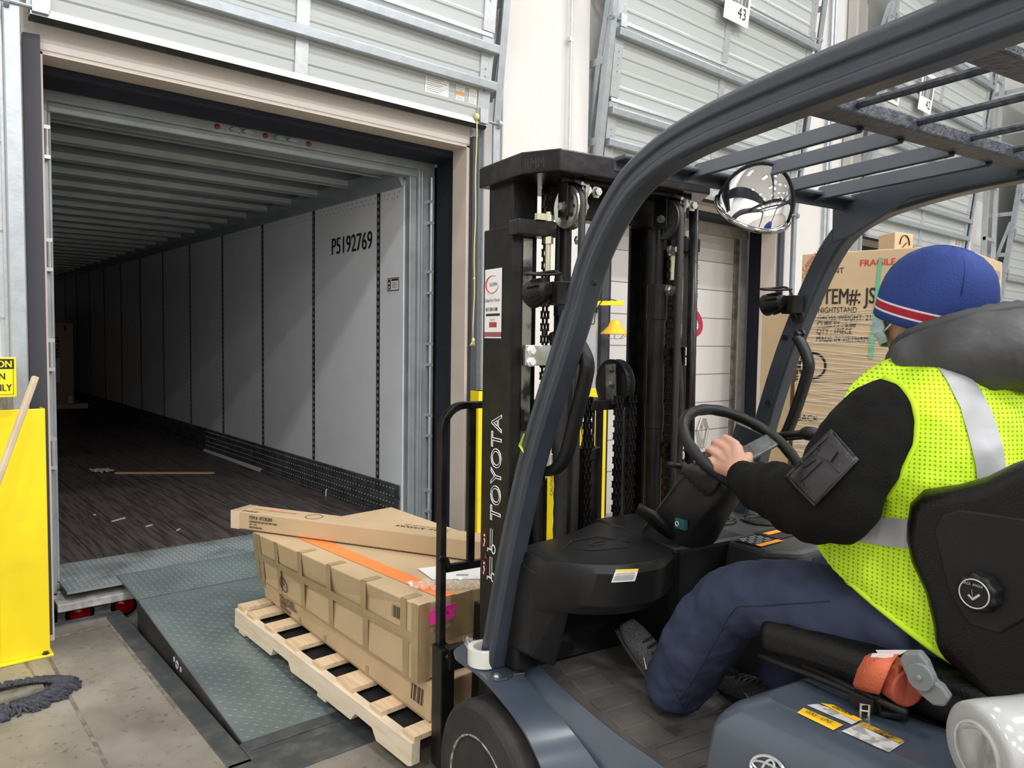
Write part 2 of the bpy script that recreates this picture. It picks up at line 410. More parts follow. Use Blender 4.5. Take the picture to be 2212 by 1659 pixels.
def drape_rows(mb, bvh, rows, off=0.003, sub=3):   # continuous strip laid on a surface, rows of photo points
    R = []
    for k in range(len(rows)-1):
        for j in range(sub + (k == len(rows)-2)):
            t = j/sub; R.append([(a[0]*(1-t)+b[0]*t, a[1]*(1-t)+b[1]*t) for a, b in zip(rows[k], rows[k+1])])
    G = []
    for r in R:
        row = []
        for p in r:
            rd = ray(*p).normalized(); h = bvh.ray_cast(CAM0, rd); row.append(None if h[0] is None else mb.pt(h[0]-rd*off))
        G.append(row)
    for a, b in zip(G[:-1], G[1:]):
        for i in range(len(a)-1):
            q = (a[i], a[i+1], b[i+1], b[i])
            if None in q: continue
            P = [mb.v[k] for k in q]
            if max((P[k]-P[k-1]).length for k in range(4)) < 0.07: mb.face(q)
def drape(mb, bvh, quad, nu=12, nv=12, off=0.003, mi=None, maxd=None):   # cloth / label laid on a surface; quad = 4 photo corners
    G = []; last = 2.0
    a, b, c, d = [Vector(q) for q in quad]
    for j in range(nv+1):
        row = []
        for i in range(nu+1):
            u = i/nu; v = j/nv; p = (a*(1-u)+b*u)*(1-v) + (d*(1-u)+c*u)*v
            rd = ray(p.x, p.y).normalized(); h = bvh.ray_cast(CAM0, rd)
            if h[0] is None: row.append(None); continue
            n = h[1]; n = n if n.dot(rd) < 0 else -n
            row.append(h[0] + n*off*0.5 - rd*off)
        G.append(row)
    idx = [[mb.pt(p) if p is not None else None for p in r] for r in G]
    for j in range(nv):
        for i in range(nu):
            q = (idx[j][i], idx[j][i+1], idx[j+1][i+1], idx[j+1][i])
            if None in q: continue
            P = [mb.v[k] for k in q]
            if maxd and max((P[k]-P[k-1]).length for k in range(4)) > maxd: continue
            mb.face(q, mi)
    return mb
def bolt(mb, c, ax, r=0.009, h=0.008):
    mb.lathe([(r*1.5, 0), (r*1.5, h*0.3), (r, h*0.3), (r, h), (r*0.6, h)], c, ax, 6)

# ============================================================ SETTING
WY = 4.42; WB = 4.575; PX0, PX1, PY0, PY1 = 1.03, 2.93, 2.70, 4.66; ZT = 0.156
mb = MB()
mb.box((-8, -26, -0.15), (PX0, 4.66, 0)); mb.box((PX1, -26, -0.15), (22, 4.66, 0)); mb.box((PX0, -26, -0.15), (PX1, PY0, 0))
mb.box((-8, 4.40, -1.25), (PX0, 4.66, -0.15)); mb.box((PX1, 4.40, -1.25), (22, 4.66, -0.15))
struct('floor', mb, conc)
mb = MB(); mb.box((PX0, PY0, -0.9), (PX1, PY1, -0.85)); mb.box((PX0-0.1, PY0, -0.9), (PX0, PY1, -0.15)); mb.box((PX1, PY0, -0.9), (PX1+0.1, PY1, -0.15)); mb.box((PX0, PY0-0.1, -0.9), (PX1, PY0, -0.15))
struct('trim_1', mb, dark)
mb = MB(); mb.box((-8, 4.66, -1.3), (22, 24, -1.25)); struct('ground', mb, mat('asphalt', (0.05, 0.05, 0.05), 0.9))
# openings in the dock wall: (x0, x1, z top)
OPEN = [(0.655, 3.285, 2.965), (4.74, 7.40, 2.90), (9.15, 12.2, 2.87), (13.6, 16.6, 2.9)]
mb = MB(); xs = -8
for x0, x1, zt in OPEN:
    mb.box((xs, WY, 0), (x0, WB, 9.6)); mb.box((x0, WY, zt), (x1, WB, 9.6)); xs = x1
mb.box((xs, WY, 0), (22, WB, 9.6)); struct('wall_front', mb, wallw)
mb = MB()
for x0, x1, zt in OPEN[:3]:   # beige painted reveal and edge band of each opening
    mb.box((x0-0.01, WY-0.004, 0), (x0+0.012, WB+0.01, zt)); mb.box((x1-0.012, WY-0.004, 0), (x1+0.012, WB+0.01, zt+0.0)); mb.box((x0-0.01, WY-0.004, zt-0.012), (x1+0.012, WB+0.01, zt+0.004))
struct('trim_2', mb, beige)
mb = MB(); mb.box((0.58, WY-0.006, 2.975), (3.33, WY-0.001, 3.35)); mb.box((4.6, WY-0.006, 2.91), (7.45, WY-0.001, 3.3)); mb.box((9.05, WY-0.006, 2.88), (12.3, WY-0.001, 3.3)); struct('trim_13', mb, mat('pinkish_white_paint', (0.83, 0.775, 0.72), 0.6))
# white pilaster between the first two doors
mb = MB(); mb.box((3.53, 4.33, 0), (4.42, WY, 9.6)); o_ = struct('trim_3', mb, wallw, bevel=0.01)
mb = MB(); mb.box((-8.2, -26.2, 9.6), (22.2, 4.8, 9.75)); mb2 = mb
struct('ceiling', mb, mat('white_ceiling', (0.7, 0.7, 0.7), 0.7))
mb = MB(); mb.box((-8.2, -26.2, 0), (-8, 4.58, 9.6)); struct('wall_left', mb, wallw)
mb = MB(); mb.box((22, -26.2, 0), (22.2, 4.58, 9.6)); struct('wall_right', mb, wallw)
mb = MB(); mb.box((-8.2, -26.2, 0), (22.2, -26, 9.6)); struct('wall_back', mb, wallw)
for i, (x, y) in enumerate(LAMPS):
    mb = MB(); mb.box((x-0.75, y-0.35, 9.25), (x+0.75, y+0.35, 9.35)); mb.box((x-0.02, y-0.02, 9.35), (x+0.02, y+0.02, 9.6))
    thing('high_bay_lamp', mb, galvl, 'flat white high bay lamp hanging out of view under the warehouse ceiling', 'lamp', 'high bay lamps under the ceiling')

# steel curb angle round the leveler pit and its weathered joint
mb = MB(); mb.box((PX0-0.085, PY0-0.02, -0.02), (PX0, PY1, 0.006)); mb.box((PX1, PY0-0.02, -0.02), (PX1+0.085, PY1, 0.006)); mb.box((0.30, PY1-0.06, -0.1), (PX0, PY1+0.004, 0.007)); mb.box((PX1, PY1-0.06, -0.1), (3.4, PY1+0.004, 0.007))
mb.box((PX0-0.085, PY0-0.17, -0.02), (PX1+0.085, PY0+0.002, 0.006))
struct('trim_4', mb, curb, bevel=0.003)
mb = MB(); mb.box((0.30, 4.44, 0.0005), (PX0-0.1, 4.465, 0.003)); mb.box((PX0-0.105, 3.2, 0.0005), (PX0-0.088, 4.46, 0.003)); mb.box((0.60, -3, 0.0005), (0.615, 4.3, 0.0015))
struct('trim_5', mb, mat('dirty_joint', (0.13, 0.11, 0.09), 0.9, col2=(0.24, 0.21, 0.18), scale=20))

# ============================================================ sectional dock doors
def dock_door(n, x0, x1, z0, sec, nsec, labels, stile_x, tilt=0.105, y0=4.32, full=True):
    R = root('door_%d' % n, None, None, ((x0+x1)/2, y0, z0), kind='structure')
    K = Vector((0, -tilt, 1)).normalized(); NX = Vector((0, -1, -tilt)).normalized()
    def Q(x, h, d=0): return Vector((x, y0, z0)) + K*h + NX*d
    for s in range(nsec):
        h0 = s*sec; prof = [(h0, 0.0), (h0, 0.02)]
        rib = [0.10, 0.19, 0.30, 0.42, 0.53]
        prof = [(h0+0.004, 0.018), (h0+0.05, 0.018)]
        for r_ in (0.11, 0.235, 0.355, 0.475):
            c_ = h0 + sec*r_/0.6; prof += [(c_-0.022, 0.018), (c_-0.012, 0.025), (c_+0.004, 0.025), (c_+0.016, 0.018)]
        prof += [(h0+sec-0.05, 0.018), (h0+sec-0.004, 0.030), (h0+sec, 0.0)]
        m1 = MB(); m1.rings([[Q(x0, h, d) for h, d in prof] + [Q(x0, h0, -0.03)], [Q(x1, h, d) for h, d in prof] + [Q(x1, h0, -0.03)]])
        part('door_section', m1, doorp, R)
        m1 = MB()   # stiffener struts (U bars)
        for hs in ([0.255, 0.50] if s == 0 else [sec-0.10]):
            for dd, hh in ((0.075, 0.0), (0.05, -0.035), (0.05, 0.03)): pass
            m1.rings([[Q(x, h0+hs+a, b) for a, b in ((0.035, 0.028), (0.035, 0.085), (0.025, 0.09), (-0.02, 0.09), (-0.028, 0.085), (-0.028, 0.03))] for x in (x0-0.02, x1+0.03)])
        part('strut', m1, galv, R, bevel=0.004)
        m1 = MB()   # light ridge at the meeting rail
        m1.rings([[Q(x, h0+sec+a, b) for a, b in ((0.012, 0.0), (0.012, 0.034), (-0.015, 0.04), (-0.022, 0.018))] for x in (x0, x1)])
        part('meeting_rail', m1, galvl, R)
        m1 = MB()
        for sx in [x0+0.035, x1-0.035] + list(stile_x):
            w = 0.04 if sx in stile_x else 0.05
            m1.hexa([Q(sx-w, h0+0.02, 0.018), Q(sx+w, h0+0.02, 0.018), Q(sx+w, h0+0.02, 0.033), Q(sx-w, h0+0.02, 0.033), Q(sx-w, h0+sec-0.02, 0.018), Q(sx+w, h0+sec-0.02, 0.018), Q(sx+w, h0+sec-0.02, 0.033), Q(sx-w, h0+sec-0.02, 0.033)])
        part('stile', m1, galvl, R)
        m1 = MB()   # rollers and hinges at both edges
        for sx, d in ((x0, -1), (x1, 1)):
            c_ = Q(sx, h0+sec if s else h0+0.02, 0.05)
            m1.cyl(c_ - Vector((0.08*d, 0, 0)), c_ + Vector((0.13*d, 0, 0)), 0.009, 8); m1.cyl(c_ + Vector((0.085*d, 0, 0)), c_ + Vector((0.11*d, 0, 0)), 0.03, 14)
            m1.cbox(Q(sx-0.04*d, h0+sec if s else h0+0.05, 0.045), (0.07, 0.03, 0.10))
            c2 = Q(sx-0.04*d, h0+sec*0.5, 0.034)
            for k in range(4): bolt(m1, c2 + K*(k*0.05-0.08), NX, 0.005, 0.004)
        part('roller', m1, galv, R)
    m1 = MB(); m1.rings([[Q(x, a, b) for a, b in ((0.028, 0.02), (0.026, 0.04), (-0.01, 0.045), (-0.012, -0.03), (0.0, -0.03))] for x in (x0, x1)])
    part('bottom_rail', m1, mat('aluminium_rail', (0.55, 0.56, 0.57), 0.3, 0.8), R)
    m1 = MB(); m1.rings([[Q(x, a, b) for a, b in ((-0.010, 0.045), (-0.035, 0.02), (-0.03, -0.02), (-0.010, -0.025))] for x in (x0, x1)])
    part('bottom_seal', m1, rubber, R)
    H_ = nsec*sec
    for sx, d in ((x0, -1), (x1, 1)):   # vertical track leaning off the wall, with brackets
        m1 = MB()
        def T(x, h, dd): return Vector((x, WY-0.012 + dd, h))
        yb = lambda z: y0 - tilt*(max(z, z0)-z0)
        xt = sx + (0.085 if d > 0 else 0.075)*d
        pr = [(-0.03, -0.028), (0.03, -0.028), (0.03, 0.032), (0.018, 0.032), (0.018, -0.014), (-0.03, -0.014)]
        path = [(xt, y0-0.02, 0.05), (xt, y0-0.02, z0), (xt, y0-0.05-tilt*(H_-0.2), z0+H_-0.2)]
        rr = []
        for p in path: rr.append([Vector(p) + Vector((a*d*1.0, b, 0)) for a, b in pr])
        m1.rings(rr)
        part('track', m1, galv, R)
        m1 = MB()   # wall angle with slots
        wa_, wb_ = (sx-0.045, sx+0.045) if d > 0 else (xt-0.055, xt-0.03)
        m1.box((wa_, WY-0.012, 0.05), (wb_, WY-0.002, z0+H_))
        m1.box((wb_-0.012, WY-0.055, 0.05), (wb_, WY-0.002, z0+H_))
        k = 0.4
        while k < z0+H_-0.3:
            bolt(m1, ((wa_+wb_)/2-0.008, WY-0.012, k), (0, -1, 0), 0.011, 0.012); k += 0.42
        part('wall_angle', m1, galvl, R)
        m1 = MB()
        k = z0+0.25
        while k < z0+H_-0.2:
            ya = yb(k); m1.hexa([(xt+0.03*d, WY-0.02, k-0.03), (xt+0.036*d, WY-0.02, k-0.03), (xt+0.036*d, ya-0.01, k-0.03), (xt+0.03*d, ya-0.01, k-0.03), (xt+0.03*d, WY-0.02, k+0.03), (xt+0.036*d, WY-0.02, k+0.03), (xt+0.036*d, ya-0.01, k+0.03), (xt+0.03*d, ya-0.01, k+0.03)])
            k += 0.62
        m1.bar((xt+0.033*d, WY-0.03, z0+0.2), (xt+0.033*d, yb(z0+1.4)-0.01, z0+1.4), 0.004, 0.05)
        m1.bar((xt+0.033*d, WY-0.03, z0+1.5), (xt+0.033*d, yb(z0+2.6)-0.01, z0+2.6), 0.004, 0.05)
        part('track_bracket', m1, galv, R)
    if labels:
        m1 = MB(); F = frame(Q(x1-0.52, 0.10, 0.0205), (1, 0, 0), K)
        rectf(m1, F, 0, 0.02, 0.19, 0.16, mi=0)
        for k in range(9): rectf(m1, F, 0.01, 0.03+k*0.012, 0.12+0.05*((k*7) % 3)/2, 0.034+k*0.012, off=0.002, mi=1)
        text_mb(m1, 'HIGH WIND LOAD', 0.018, frame(F @ Vector((0.01, 0.142, 0.001)), (1, 0, 0), K), mi=1)
        for dx in (0.25, 0.36):
            for dz in (0.0, 0.075) if dx < 0.3 else (0.0,):
                hh = 0.065 if dx < 0.3 else 0.13
                rectf(m1, F, dx, dz, dx+0.07, dz+hh, mi=0); rectf(m1, F, dx, dz+hh-0.014, dx+0.07, dz+hh, off=0.002, mi=2)
                for k in range(4 if dx < 0.3 else 9): rectf(m1, F, dx+0.006, dz+0.006+k*0.011, dx+0.062, dz+0.009+k*0.011, off=0.002, mi=3)
        part('warning_label', m1, [white, mat('grey_print', (0.35, 0.35, 0.36), 0.6), orangelab, mat('grey_print', (0.3, 0.3, 0.3))], R)
    return R, Q, K
D1, Q1, K1 = dock_door(1, 0.60, 3.345, 3.10, 0.60, 4, True, [1.957])
D2, Q2, K2 = dock_door(2, 4.56, 7.44, 2.93, 0.60, 5, True, [6.0])
D3, Q3, K3 = dock_door(3, 9.1, 12.25, 2.90, 0.62, 6, True, [10.7])
D4, Q4, K4 = dock_door(4, 13.5, 16.7, 0.9, 0.62, 8, False, [14.6, 15.6])
# hanging barcode placard on door 2 and 3
for (Q, K, xx, s, par, hq) in ((Q2, K2, 6.0, '43', D2, 1.55), (Q3, K3, 10.09, '42', D3, 1.62)):
    m1 = MB(); F = frame(Q(xx-0.19, hq, 0.10), (1, 0, 0), K) @ Matrix.Scale(0.83, 4)
    m1.hexa([F @ Vector(p) for p in ((0, 0, -0.004), (0.46, 0, -0.004), (0.46, 0.55, -0.004), (0, 0.55, -0.004), (0, 0, 0), (0.46, 0, 0), (0.46, 0.55, 0), (0, 0.55, 0))])
    m1.cur = 1; x_ = 0.04
    random.seed(3)
    while x_ < 0.42:
        w = random.choice((0.006, 0.01, 0.016)); rectf(m1, F, x_, 0.2, x_+w, 0.5, 0.001); x_ += w + random.choice((0.006, 0.01, 0.014))
    text_mb(m1, s, 0.14, frame(F @ Vector((0.24, 0.06, 0.0)), (1, 0, 0), K), mi=1)
    part('bay_placard', m1, [white, ink], par)
m1 = MB(); F = frame(Q3(8.99, 1.58, 0.03), (1, 0, 0), K3) @ Matrix.Scale(0.72, 4)
rectf(m1, F, 0, 0, 0.75, 0.34); rectf(m1, F, 0.08, 0.06, 0.67, 0.28, 0.003, 1); part('door_window', m1, [whitel, mat('dim_glass', (0.25, 0.26, 0.26), 0.1)], D3, smooth=False)

# black rubber strips beside each opening (weather strips)
for x0, x1, zt in OPEN[:2]:
    for sx, d in ((x0, -1), (x1, 1)):
        m1 = MB(); a, b = (sx-0.075, sx-0.005) if d < 0 else (sx+0.012, sx+0.055)
        m1.rings([[(a, WY-0.045, z), (b, WY-0.060, z), (b, WY-0.006, z), (a, WY-0.006, z)] for z in (0.05, 1.0, 2.0, zt+0.06)])
        struct('trim_%d' % (6 + (d > 0) + (2 if x0 > 4 else 0)), m1, rubberg)
# conduits on the wall between bays
m1 = MB(); m1.cyl((4.165, 4.285, 0.8), (4.165, 4.285, 9.5), 0.012, 10)
for z in (3.9, 2.4, 5.4): m1.cbox((4.165, 4.29, z), (0.05, 0.03, 0.03))
thing('conduit', m1, galvl, 'thin grey electrical conduit running up the white pilaster', 'pipe')
m1 = MB(); m1.cyl((8.35, 4.38, 0.3), (8.35, 4.38, 9.5), 0.02, 10); m1.cyl((8.42, 4.38, 0.3), (8.42, 4.38, 9.5), 0.014, 10)
thing('conduit', m1, galv, 'twin conduits on the wall right of the second dock door', 'pipe')
m1 = MB()
for x in (8.75, 8.98): m1.box((x, 4.30, 0.2), (x+0.05, 4.40, 9.5))
thing('downpipe', m1, mat('grey_wall_post', (0.45, 0.44, 0.42), 0.5), 'grey square wall post left of the third dock door', 'pipe')
m1 = MB()
for x in (12.9, 13.3): m1.box((x, 4.20, 0), (x+0.04, 4.26, 9.0))
z = 2.4
while z < 9: m1.box((12.9, 4.21, z), (13.34, 4.25, z+0.05)); z += 0.8
thing('track_frame', m1, galvl, 'tall galvanised ladder-like frame right of the third dock door', 'frame')

# ============================================================ yellow corner guards on the floor
def guard(label, xa, xb, yb_, h, side, grp=None):
    R = root('corner_guard', label, 'guard', ((xa+xb)/2, yb_, 0), group=grp)
    m1 = MB(); t = 0.008
    pf = [(xa-0.2, yb_+0.0), (xa-0.02, yb_+0.0), (xa, yb_-0.025), (xb, yb_-0.025), (xb, yb_+0.09), (xb-t, yb_+0.09), (xb-t, yb_-0.015), (xa+0.005, yb_-0.015), (xa-0.015, yb_+0.01), (xa-0.2, yb_+0.01)] if side > 0 else [(xb, yb_), (xb-0.02, yb_-0.012), (xa, yb_-0.012), (xa, yb_+0.09), (xa+t, yb_+0.09), (xa+t, yb_-0.004), (xb-0.02, yb_-0.004), (xb, yb_+0.01), (xb+0.08, yb_+0.05), (xb+0.085, yb_+0.04)]
    m1.prism([(x, y, 0.012) for x, y in pf], (0, 0, h)); part('post_plate', m1, yellow, R, bevel=0.004)
    m1 = MB(); m1.box((xa-0.08, yb_-0.05, 0), (xb+0.012, yb_+0.11, 0.012)); part('base_plate', m1, yellow, R, bevel=0.004)
    m1 = MB(); bolt(m1, (xb-0.02 if side > 0 else xa+0.02, yb_-0.03, 0.012), (0, 0, 1), 0.012, 0.014); bolt(m1, (xa-0.04, yb_-0.0, 0.012), (0, 0, 1), 0.012, 0.014); part('bolt', m1, steel, R)
    return R
guard('tall yellow steel corner guard on the floor left of the open trailer doorway', 0.42, 0.618, 4.245, 1.205, 1)
guard('yellow steel corner guard right of the open doorway, half hidden by the black mast', 3.27, 3.55, 4.25, 1.20, -1)
guard('yellow steel corner guard seen between the two mast columns', 4.30, 4.56, 4.22, 1.19, 1)

# caution sign, mop, stick, bin
R = root('caution_sign', 'yellow and black caution sign on the wall above the left yellow guard', 'sign', (0.44, 4.14, 1.28))
F = frame((0.14, 4.13, 1.283), (1, 0, 0), (0, 0, 1)); m1 = MB(); m1.box((0.14, 4.13, 1.283), (0.494, 4.137, 1.467)); part('board', m1, yellow, R, bevel=0.004)
m1 = MB(); rectf(m1, F, 0.012, 0.130, 0.345, 0.176); part('header_band', m1, ink, R)
m1 = MB(); text_mb(m1, 'CAUTION', 0.044, F @ Matrix.Translation((0.338, 0.138, 0.002)), 'RIGHT', 0.85, bold=0.0012); part('header_lettering', m1, yellow, R)
m1 = MB(); text_mb(m1, 'ON', 0.044, F @ Matrix.Translation((0.312, 0.082, 0.0)), 'RIGHT', 0.8, bold=0.001); text_mb(m1, 'ONLY', 0.044, F @ Matrix.Translation((0.335, 0.030, 0.0)), 'RIGHT', 0.8, bold=0.001)
for a, b, c, d in ((0.34, 0.012, 0.342, 0.128), (0.012, 0.012, 0.342, 0.014)): rectf(m1, F, a, b, c, d)
part('lettering', m1, ink, R)
m1 = MB(); m1.box((0.40, 4.137, 1.30), (0.48, WY, 1.34)); m1.box((0.40, 4.137, 1.40), (0.48, WY, 1.44)); part('bracket', m1, galvl, R)
# mop head
R = root('dust_mop', 'dark grey string mop head lying on the concrete by the left edge', 'mop', (0.40, 3.78, 0))
m1 = MB(); random.seed(5); c0 = Vector((0.36, 3.79, 0))
for k in range(330):
    th = random.uniform(-1.6, 4.7); ex, ey = 0.22, 0.11
    b0 = c0 + Vector((ex*cos(th), ey*sin(th), 0.018)); dr = Vector((cos(th)*1.2+random.uniform(-0.5, 0.5), sin(th)+random.uniform(-0.5, 0.5), 0)).normalized()
    l_ = random.uniform(0.05, 0.10); sd = Vector((-dr.y, dr.x, 0))*random.uniform(-0.03, 0.03)
    m1.tube([b0 - dr*0.02 + Vector((0, 0, 0.012)), b0 + dr*l_*0.4 + sd + Vector((0, 0, 0.010)), b0 + dr*l_ + sd*0.3 + Vector((0, 0, -0.012))], [0.006, 0.007, 0.005], 5)
part('yarn_fringe', m1, yarn, R, smooth=True, kind='stuff')
m1 = MB(); m1.tube([c0 + Vector((-0.2, 0.0, 0.014)), c0 + Vector((0.17, 0.0, 0.014))], [(0.085, 0.006), (0.085, 0.006)], 12); part('mop_frame', m1, mat('grey_canvas', (0.20, 0.19, 0.16), 0.8, col2=(0.06, 0.055, 0.05), scale=9), R)
m1 = MB(); m1.bar(ony(77, 813, 4.02), ony(-30, 1108, 3.94), 0.026, 0.026); 
thing('broom_stick', m1, mat('raw_pine_stick', (0.62, 0.50, 0.36), 0.6, col2=(0.5, 0.4, 0.28), scale=6), 'pale square wooden stick leaning against the left yellow guard', 'stick', bevel=0.006)
cc = ony(-52, 1150, 3.9); m1 = MB(); m1.lathe([(0.05, 0), (0.062, 0.12), (0.068, 0.30), (0.074, 0.31), (0.074, 0.33), (0.066, 0.33), (0.06, 0.3)], (cc.x, cc.y, cc.z-0.22), (0, 0, 1), 24)
m1.cyl((cc.x, cc.y, 0), (cc.x, cc.y, cc.z-0.215), 0.02, 10); m1.cyl((cc.x, cc.y, 0), (cc.x, cc.y, 0.02), 0.05, 16)
thing('waste_holder', m1, greenp, 'dark green plastic holder at the left edge of the picture', 'holder', smooth=False)

# yellow rope on door 1
m1 = MB(); P0 = ony(1030, 252, 4.27); P1 = ony(1022, 735, 4.30)
pts = [P0.lerp(P1, k/14) + Vector((0.004*sin(k*1.3), 0, 0)) for k in range(15)]; m1.tube(pts, 0.0045, 7)
m1.ell(P0, (0.02, 0.02, 0.025), 10, 8); m1.ell(P1, (0.012, 0.012, 0.02), 10, 8)
for k in range(5): m1.tube([P1, P1 + Vector((-0.03+0.012*k, 0, -0.04))], 0.003, 5)
m1.ell(P0.lerp(P1, 0.72), (0.008, 0.008, 0.012), 8, 6)
thing('pull_rope', m1, mat('yellow_rope', (0.68, 0.60, 0.25), 0.8), 'thin yellow pull rope hanging from the first dock door', 'rope', smooth=True)

# dock light on yellow arm + grey bracket panel
R = root('dock_light', 'yellow swing-arm dock light mounted between the first and second doors', 'light', (4.35, 4.2, 1.7))
m1 = MB(); a = ony(1272, 655, 4.2); b = ony(1345, 655, 4.2); c_ = ony(1278, 690, 4.2)
m1.bar(a, b, 0.03, 0.035); m1.box((a.x-0.03, 4.18, a.z-0.09), (a.x+0.012, 4.22, a.z+0.10)); part('arm', m1, yellow, R, bevel=0.003)
m1 = MB(); m1.box((a.x+0.0, 4.15, a.z+0.045), (a.x+0.05, 4.19, a.z+0.085)); m1.box((a.x+0.0, 4.15, a.z-0.075), (a.x+0.05, 4.19, a.z-0.03)); part('pivot_block', m1, plas, R)
m1 = MB(); s = ony(1328, 712, 4.2); m1.lathe([(0.02, 0.11), (0.04, 0.10), (0.055, 0.06), (0.115, 0.0), (0.118, -0.008), (0.11, -0.008), (0.05, 0.05)], s - Vector((0, 0, 0.03)), (0, 0, 1), 28); part('lamp_shade', m1, mat('amber_shade', (0.90, 0.50, 0.02), 0.25, spec=0.6), R, smooth=True)
m1 = MB()
for k in range(8): t_ = 2*pi*k/8; m1.tube([s + Vector((0.105*cos(t_), 0.105*sin(t_), -0.04)), s + Vector((0.06*cos(t_), 0.06*sin(t_), -0.075))], 0.002, 4)
m1.tube([s + Vector((0.06*cos(2*pi*k/16), 0.06*sin(2*pi*k/16), -0.075)) for k in range(16)], 0.002, 4, loop=True); part('wire_cage', m1, galvl, R)
m1 = MB(); m1.tube(smooth_path([a + Vector((0, -0.02, -0.08)), a + Vector((0.0, -0.02, -0.15)), a + Vector((0.045, -0.02, -0.16)), a + Vector((0.06, -0.02, -0.08)), a + Vector((0.16, -0.02, 0.04)), b]), 0.004, 6); part('cable', m1, plas, R, smooth=True)
m1 = MB(); m1.box((4.36, 4.24, 0.2), (4.46, 4.30, 2.6)); struct('trim_12', m1, galvl)

# ============================================================ dock seals
def seal(x0, x1, zt, label, y0=4.59, y1=4.90, wi=0.10):
    m1 = MB()
    m1.box((x0-0.45, y0, -1.0), (x0-0.004+wi*0.0, y1, zt+0.1)); m1.box((x1-wi*0.2, y0+0.02, -1.0), (x1+0.5, y1, zt+0.1)); m1.box((x0-0.45, y0, zt-0.085), (x1+0.5, y1, zt+0.6))
    return m1
SM = seal(0.70, 3.335, 2.99, '', y1=4.865)
thing('dock_seal', SM, navy, 'dark navy foam seal framing the open trailer doorway', 'dock seal', bevel=0.02)

# ============================================================ open semi trailer at door 1
TY0, TY1 = 4.88, 19.6; TX0, TX1 = 0.74, 3.10
T = root('semi_trailer', 'open semi trailer with dark wooden floor and ribbed aluminium roof, backed to the dock', 'trailer', (1.95, TY0, -1.25))
m1 = MB(); m1.box((TX0, TY0+0.30, ZT-0.04), (TX1, TY1, ZT)); part('wood_floor', m1, trfloor, T)
m1 = MB(); x = TX0
while x < TX1: m1.box((x-0.0025, TY0+0.42, ZT), (x+0.0025, TY1, ZT+0.0012)); x += 0.30
part('floor_seam', m1, ink, T, kind=None)
def tread(m1, org, ux, uy, nx, ny, L=0.0125, w=0.0036, h=0.0022, mi=0):   # raised lugs in alternating directions
    org = Vector(org); ux = Vector(ux); uy = Vector(uy); n = ux.cross(uy).normalized(); px = ux.normalized(); py = uy.normalized()
    for j in range(ny):
        for i in range(nx):
            c = org + ux*(i+0.5) + uy*(j+0.5); d = (px+py) if (i+j) % 2 else (px-py); d = d.normalized()*L; s = n.cross(d).normalized()*w
            a = m1.pt(c-d); b = m1.pt(c+s); e = m1.pt(c+d); f = m1.pt(c-s); t1 = m1.pt(c-d*0.55+n*h); t2 = m1.pt(c+d*0.55+n*h)
            for q in ((a, b, t1), (f, a, t1), (b, t2, t1), (b, e, t2), (e, f, t2), (f, t1, t2)): m1.face(q, mi)
m1 = MB(); m1.box((TX0+0.03, TY0-0.20, ZT-0.012), (TX1, TY0+0.40, ZT+0.003)); m1.cur = 1
tread(m1, (TX0+0.04, TY0-0.19, ZT+0.003), (0.030, 0, 0), (0, 0.030, 0), 77, 19)
part('threshold_plate', m1, [platew, platb], T)
m1 = MB(); m1.box((TX0-0.02, TY0+0.03, ZT-0.045), (TX1+0.2, TY0+0.30, ZT-0.005)); m1.box((TX0-0.02, TY0-0.22, ZT-0.10), (TX1+0.2, TY0-0.02, ZT-0.055)); m1.box((TX0-0.02, TY0-0.0, -0.22), (TX1+0.2, TY0+0.06, ZT-0.05))
part('rear_sill', m1, mat('dirty_white_sill', (0.55, 0.54, 0.52), 0.45, col2=(0.3, 0.29, 0.28), scale=15), T, bevel=0.006)
for xl in (0.865, 1.10):
    m1 = MB(); m1.lathe([(0.062, 0), (0.06, 0.012), (0.04, 0.03), (0.0, 0.038)], (xl, TY0-0.0, -0.035), (0, -1, 0), 28); L_ = part('tail_light', m1, redl, T, smooth=True)
    m1 = MB(); m1.lathe([(0.060, 0), (0.078, 0.004), (0.078, 0.014), (0.062, 0.018)], (xl, TY0, -0.035), (0, -1, 0), 28); part('light_ring', m1, chrome, L_, smooth=True)
m1 = MB()   # rear posts and header
m1.box((0.725, TY0, -0.10), (0.757, TY0+0.08, 2.92)); m1.box((0.757, TY0+0.03, ZT), (0.775, TY0+0.10, 2.86)); part('rear_post', m1, alump, T, bevel=0.006)
m1 = MB(); m1.box((3.17, TY0, -0.10), (3.315, TY0+0.08, 2.92)); m1.box((3.11, TY0+0.03, ZT), (3.17, TY0+0.14, 2.82)); m1.box((3.19, TY0-0.012, ZT), (3.205, TY0, 2.85)); part('rear_post', m1, alump, T, bevel=0.006)
m1 = MB(); m1.box((0.725, TY0-0.002, 2.855), (3.315, TY0+0.10, 2.925)); m1.box((0.757, TY0+0.02, 2.80), (3.20, TY0+0.12, 2.856)); part('rear_header', m1, alump, T, bevel=0.006)
for x in (1.67, 1.98, 2.28):
    m1 = MB(); m1.lathe([(0.016, 0), (0.016, 0.01), (0.008, 0.016)], (x, TY0-0.002, 2.885), (0, -1, 0), 14); part('marker_light', m1, mat('dull_red_lens', (0.25, 0.02, 0.01), 0.3), T, smooth=True)
for x in (1.78, 1.86, 2.07, 2.16):
    m1 = MB(); m1.box((x-0.02, TY0-0.03, 2.872), (x+0.02, TY0, 2.898)); m1.cyl((x-0.03, TY0-0.022, 2.885), (x+0.03, TY0-0.022, 2.885), 0.008, 8); part('latch_keeper', m1, galv, T)
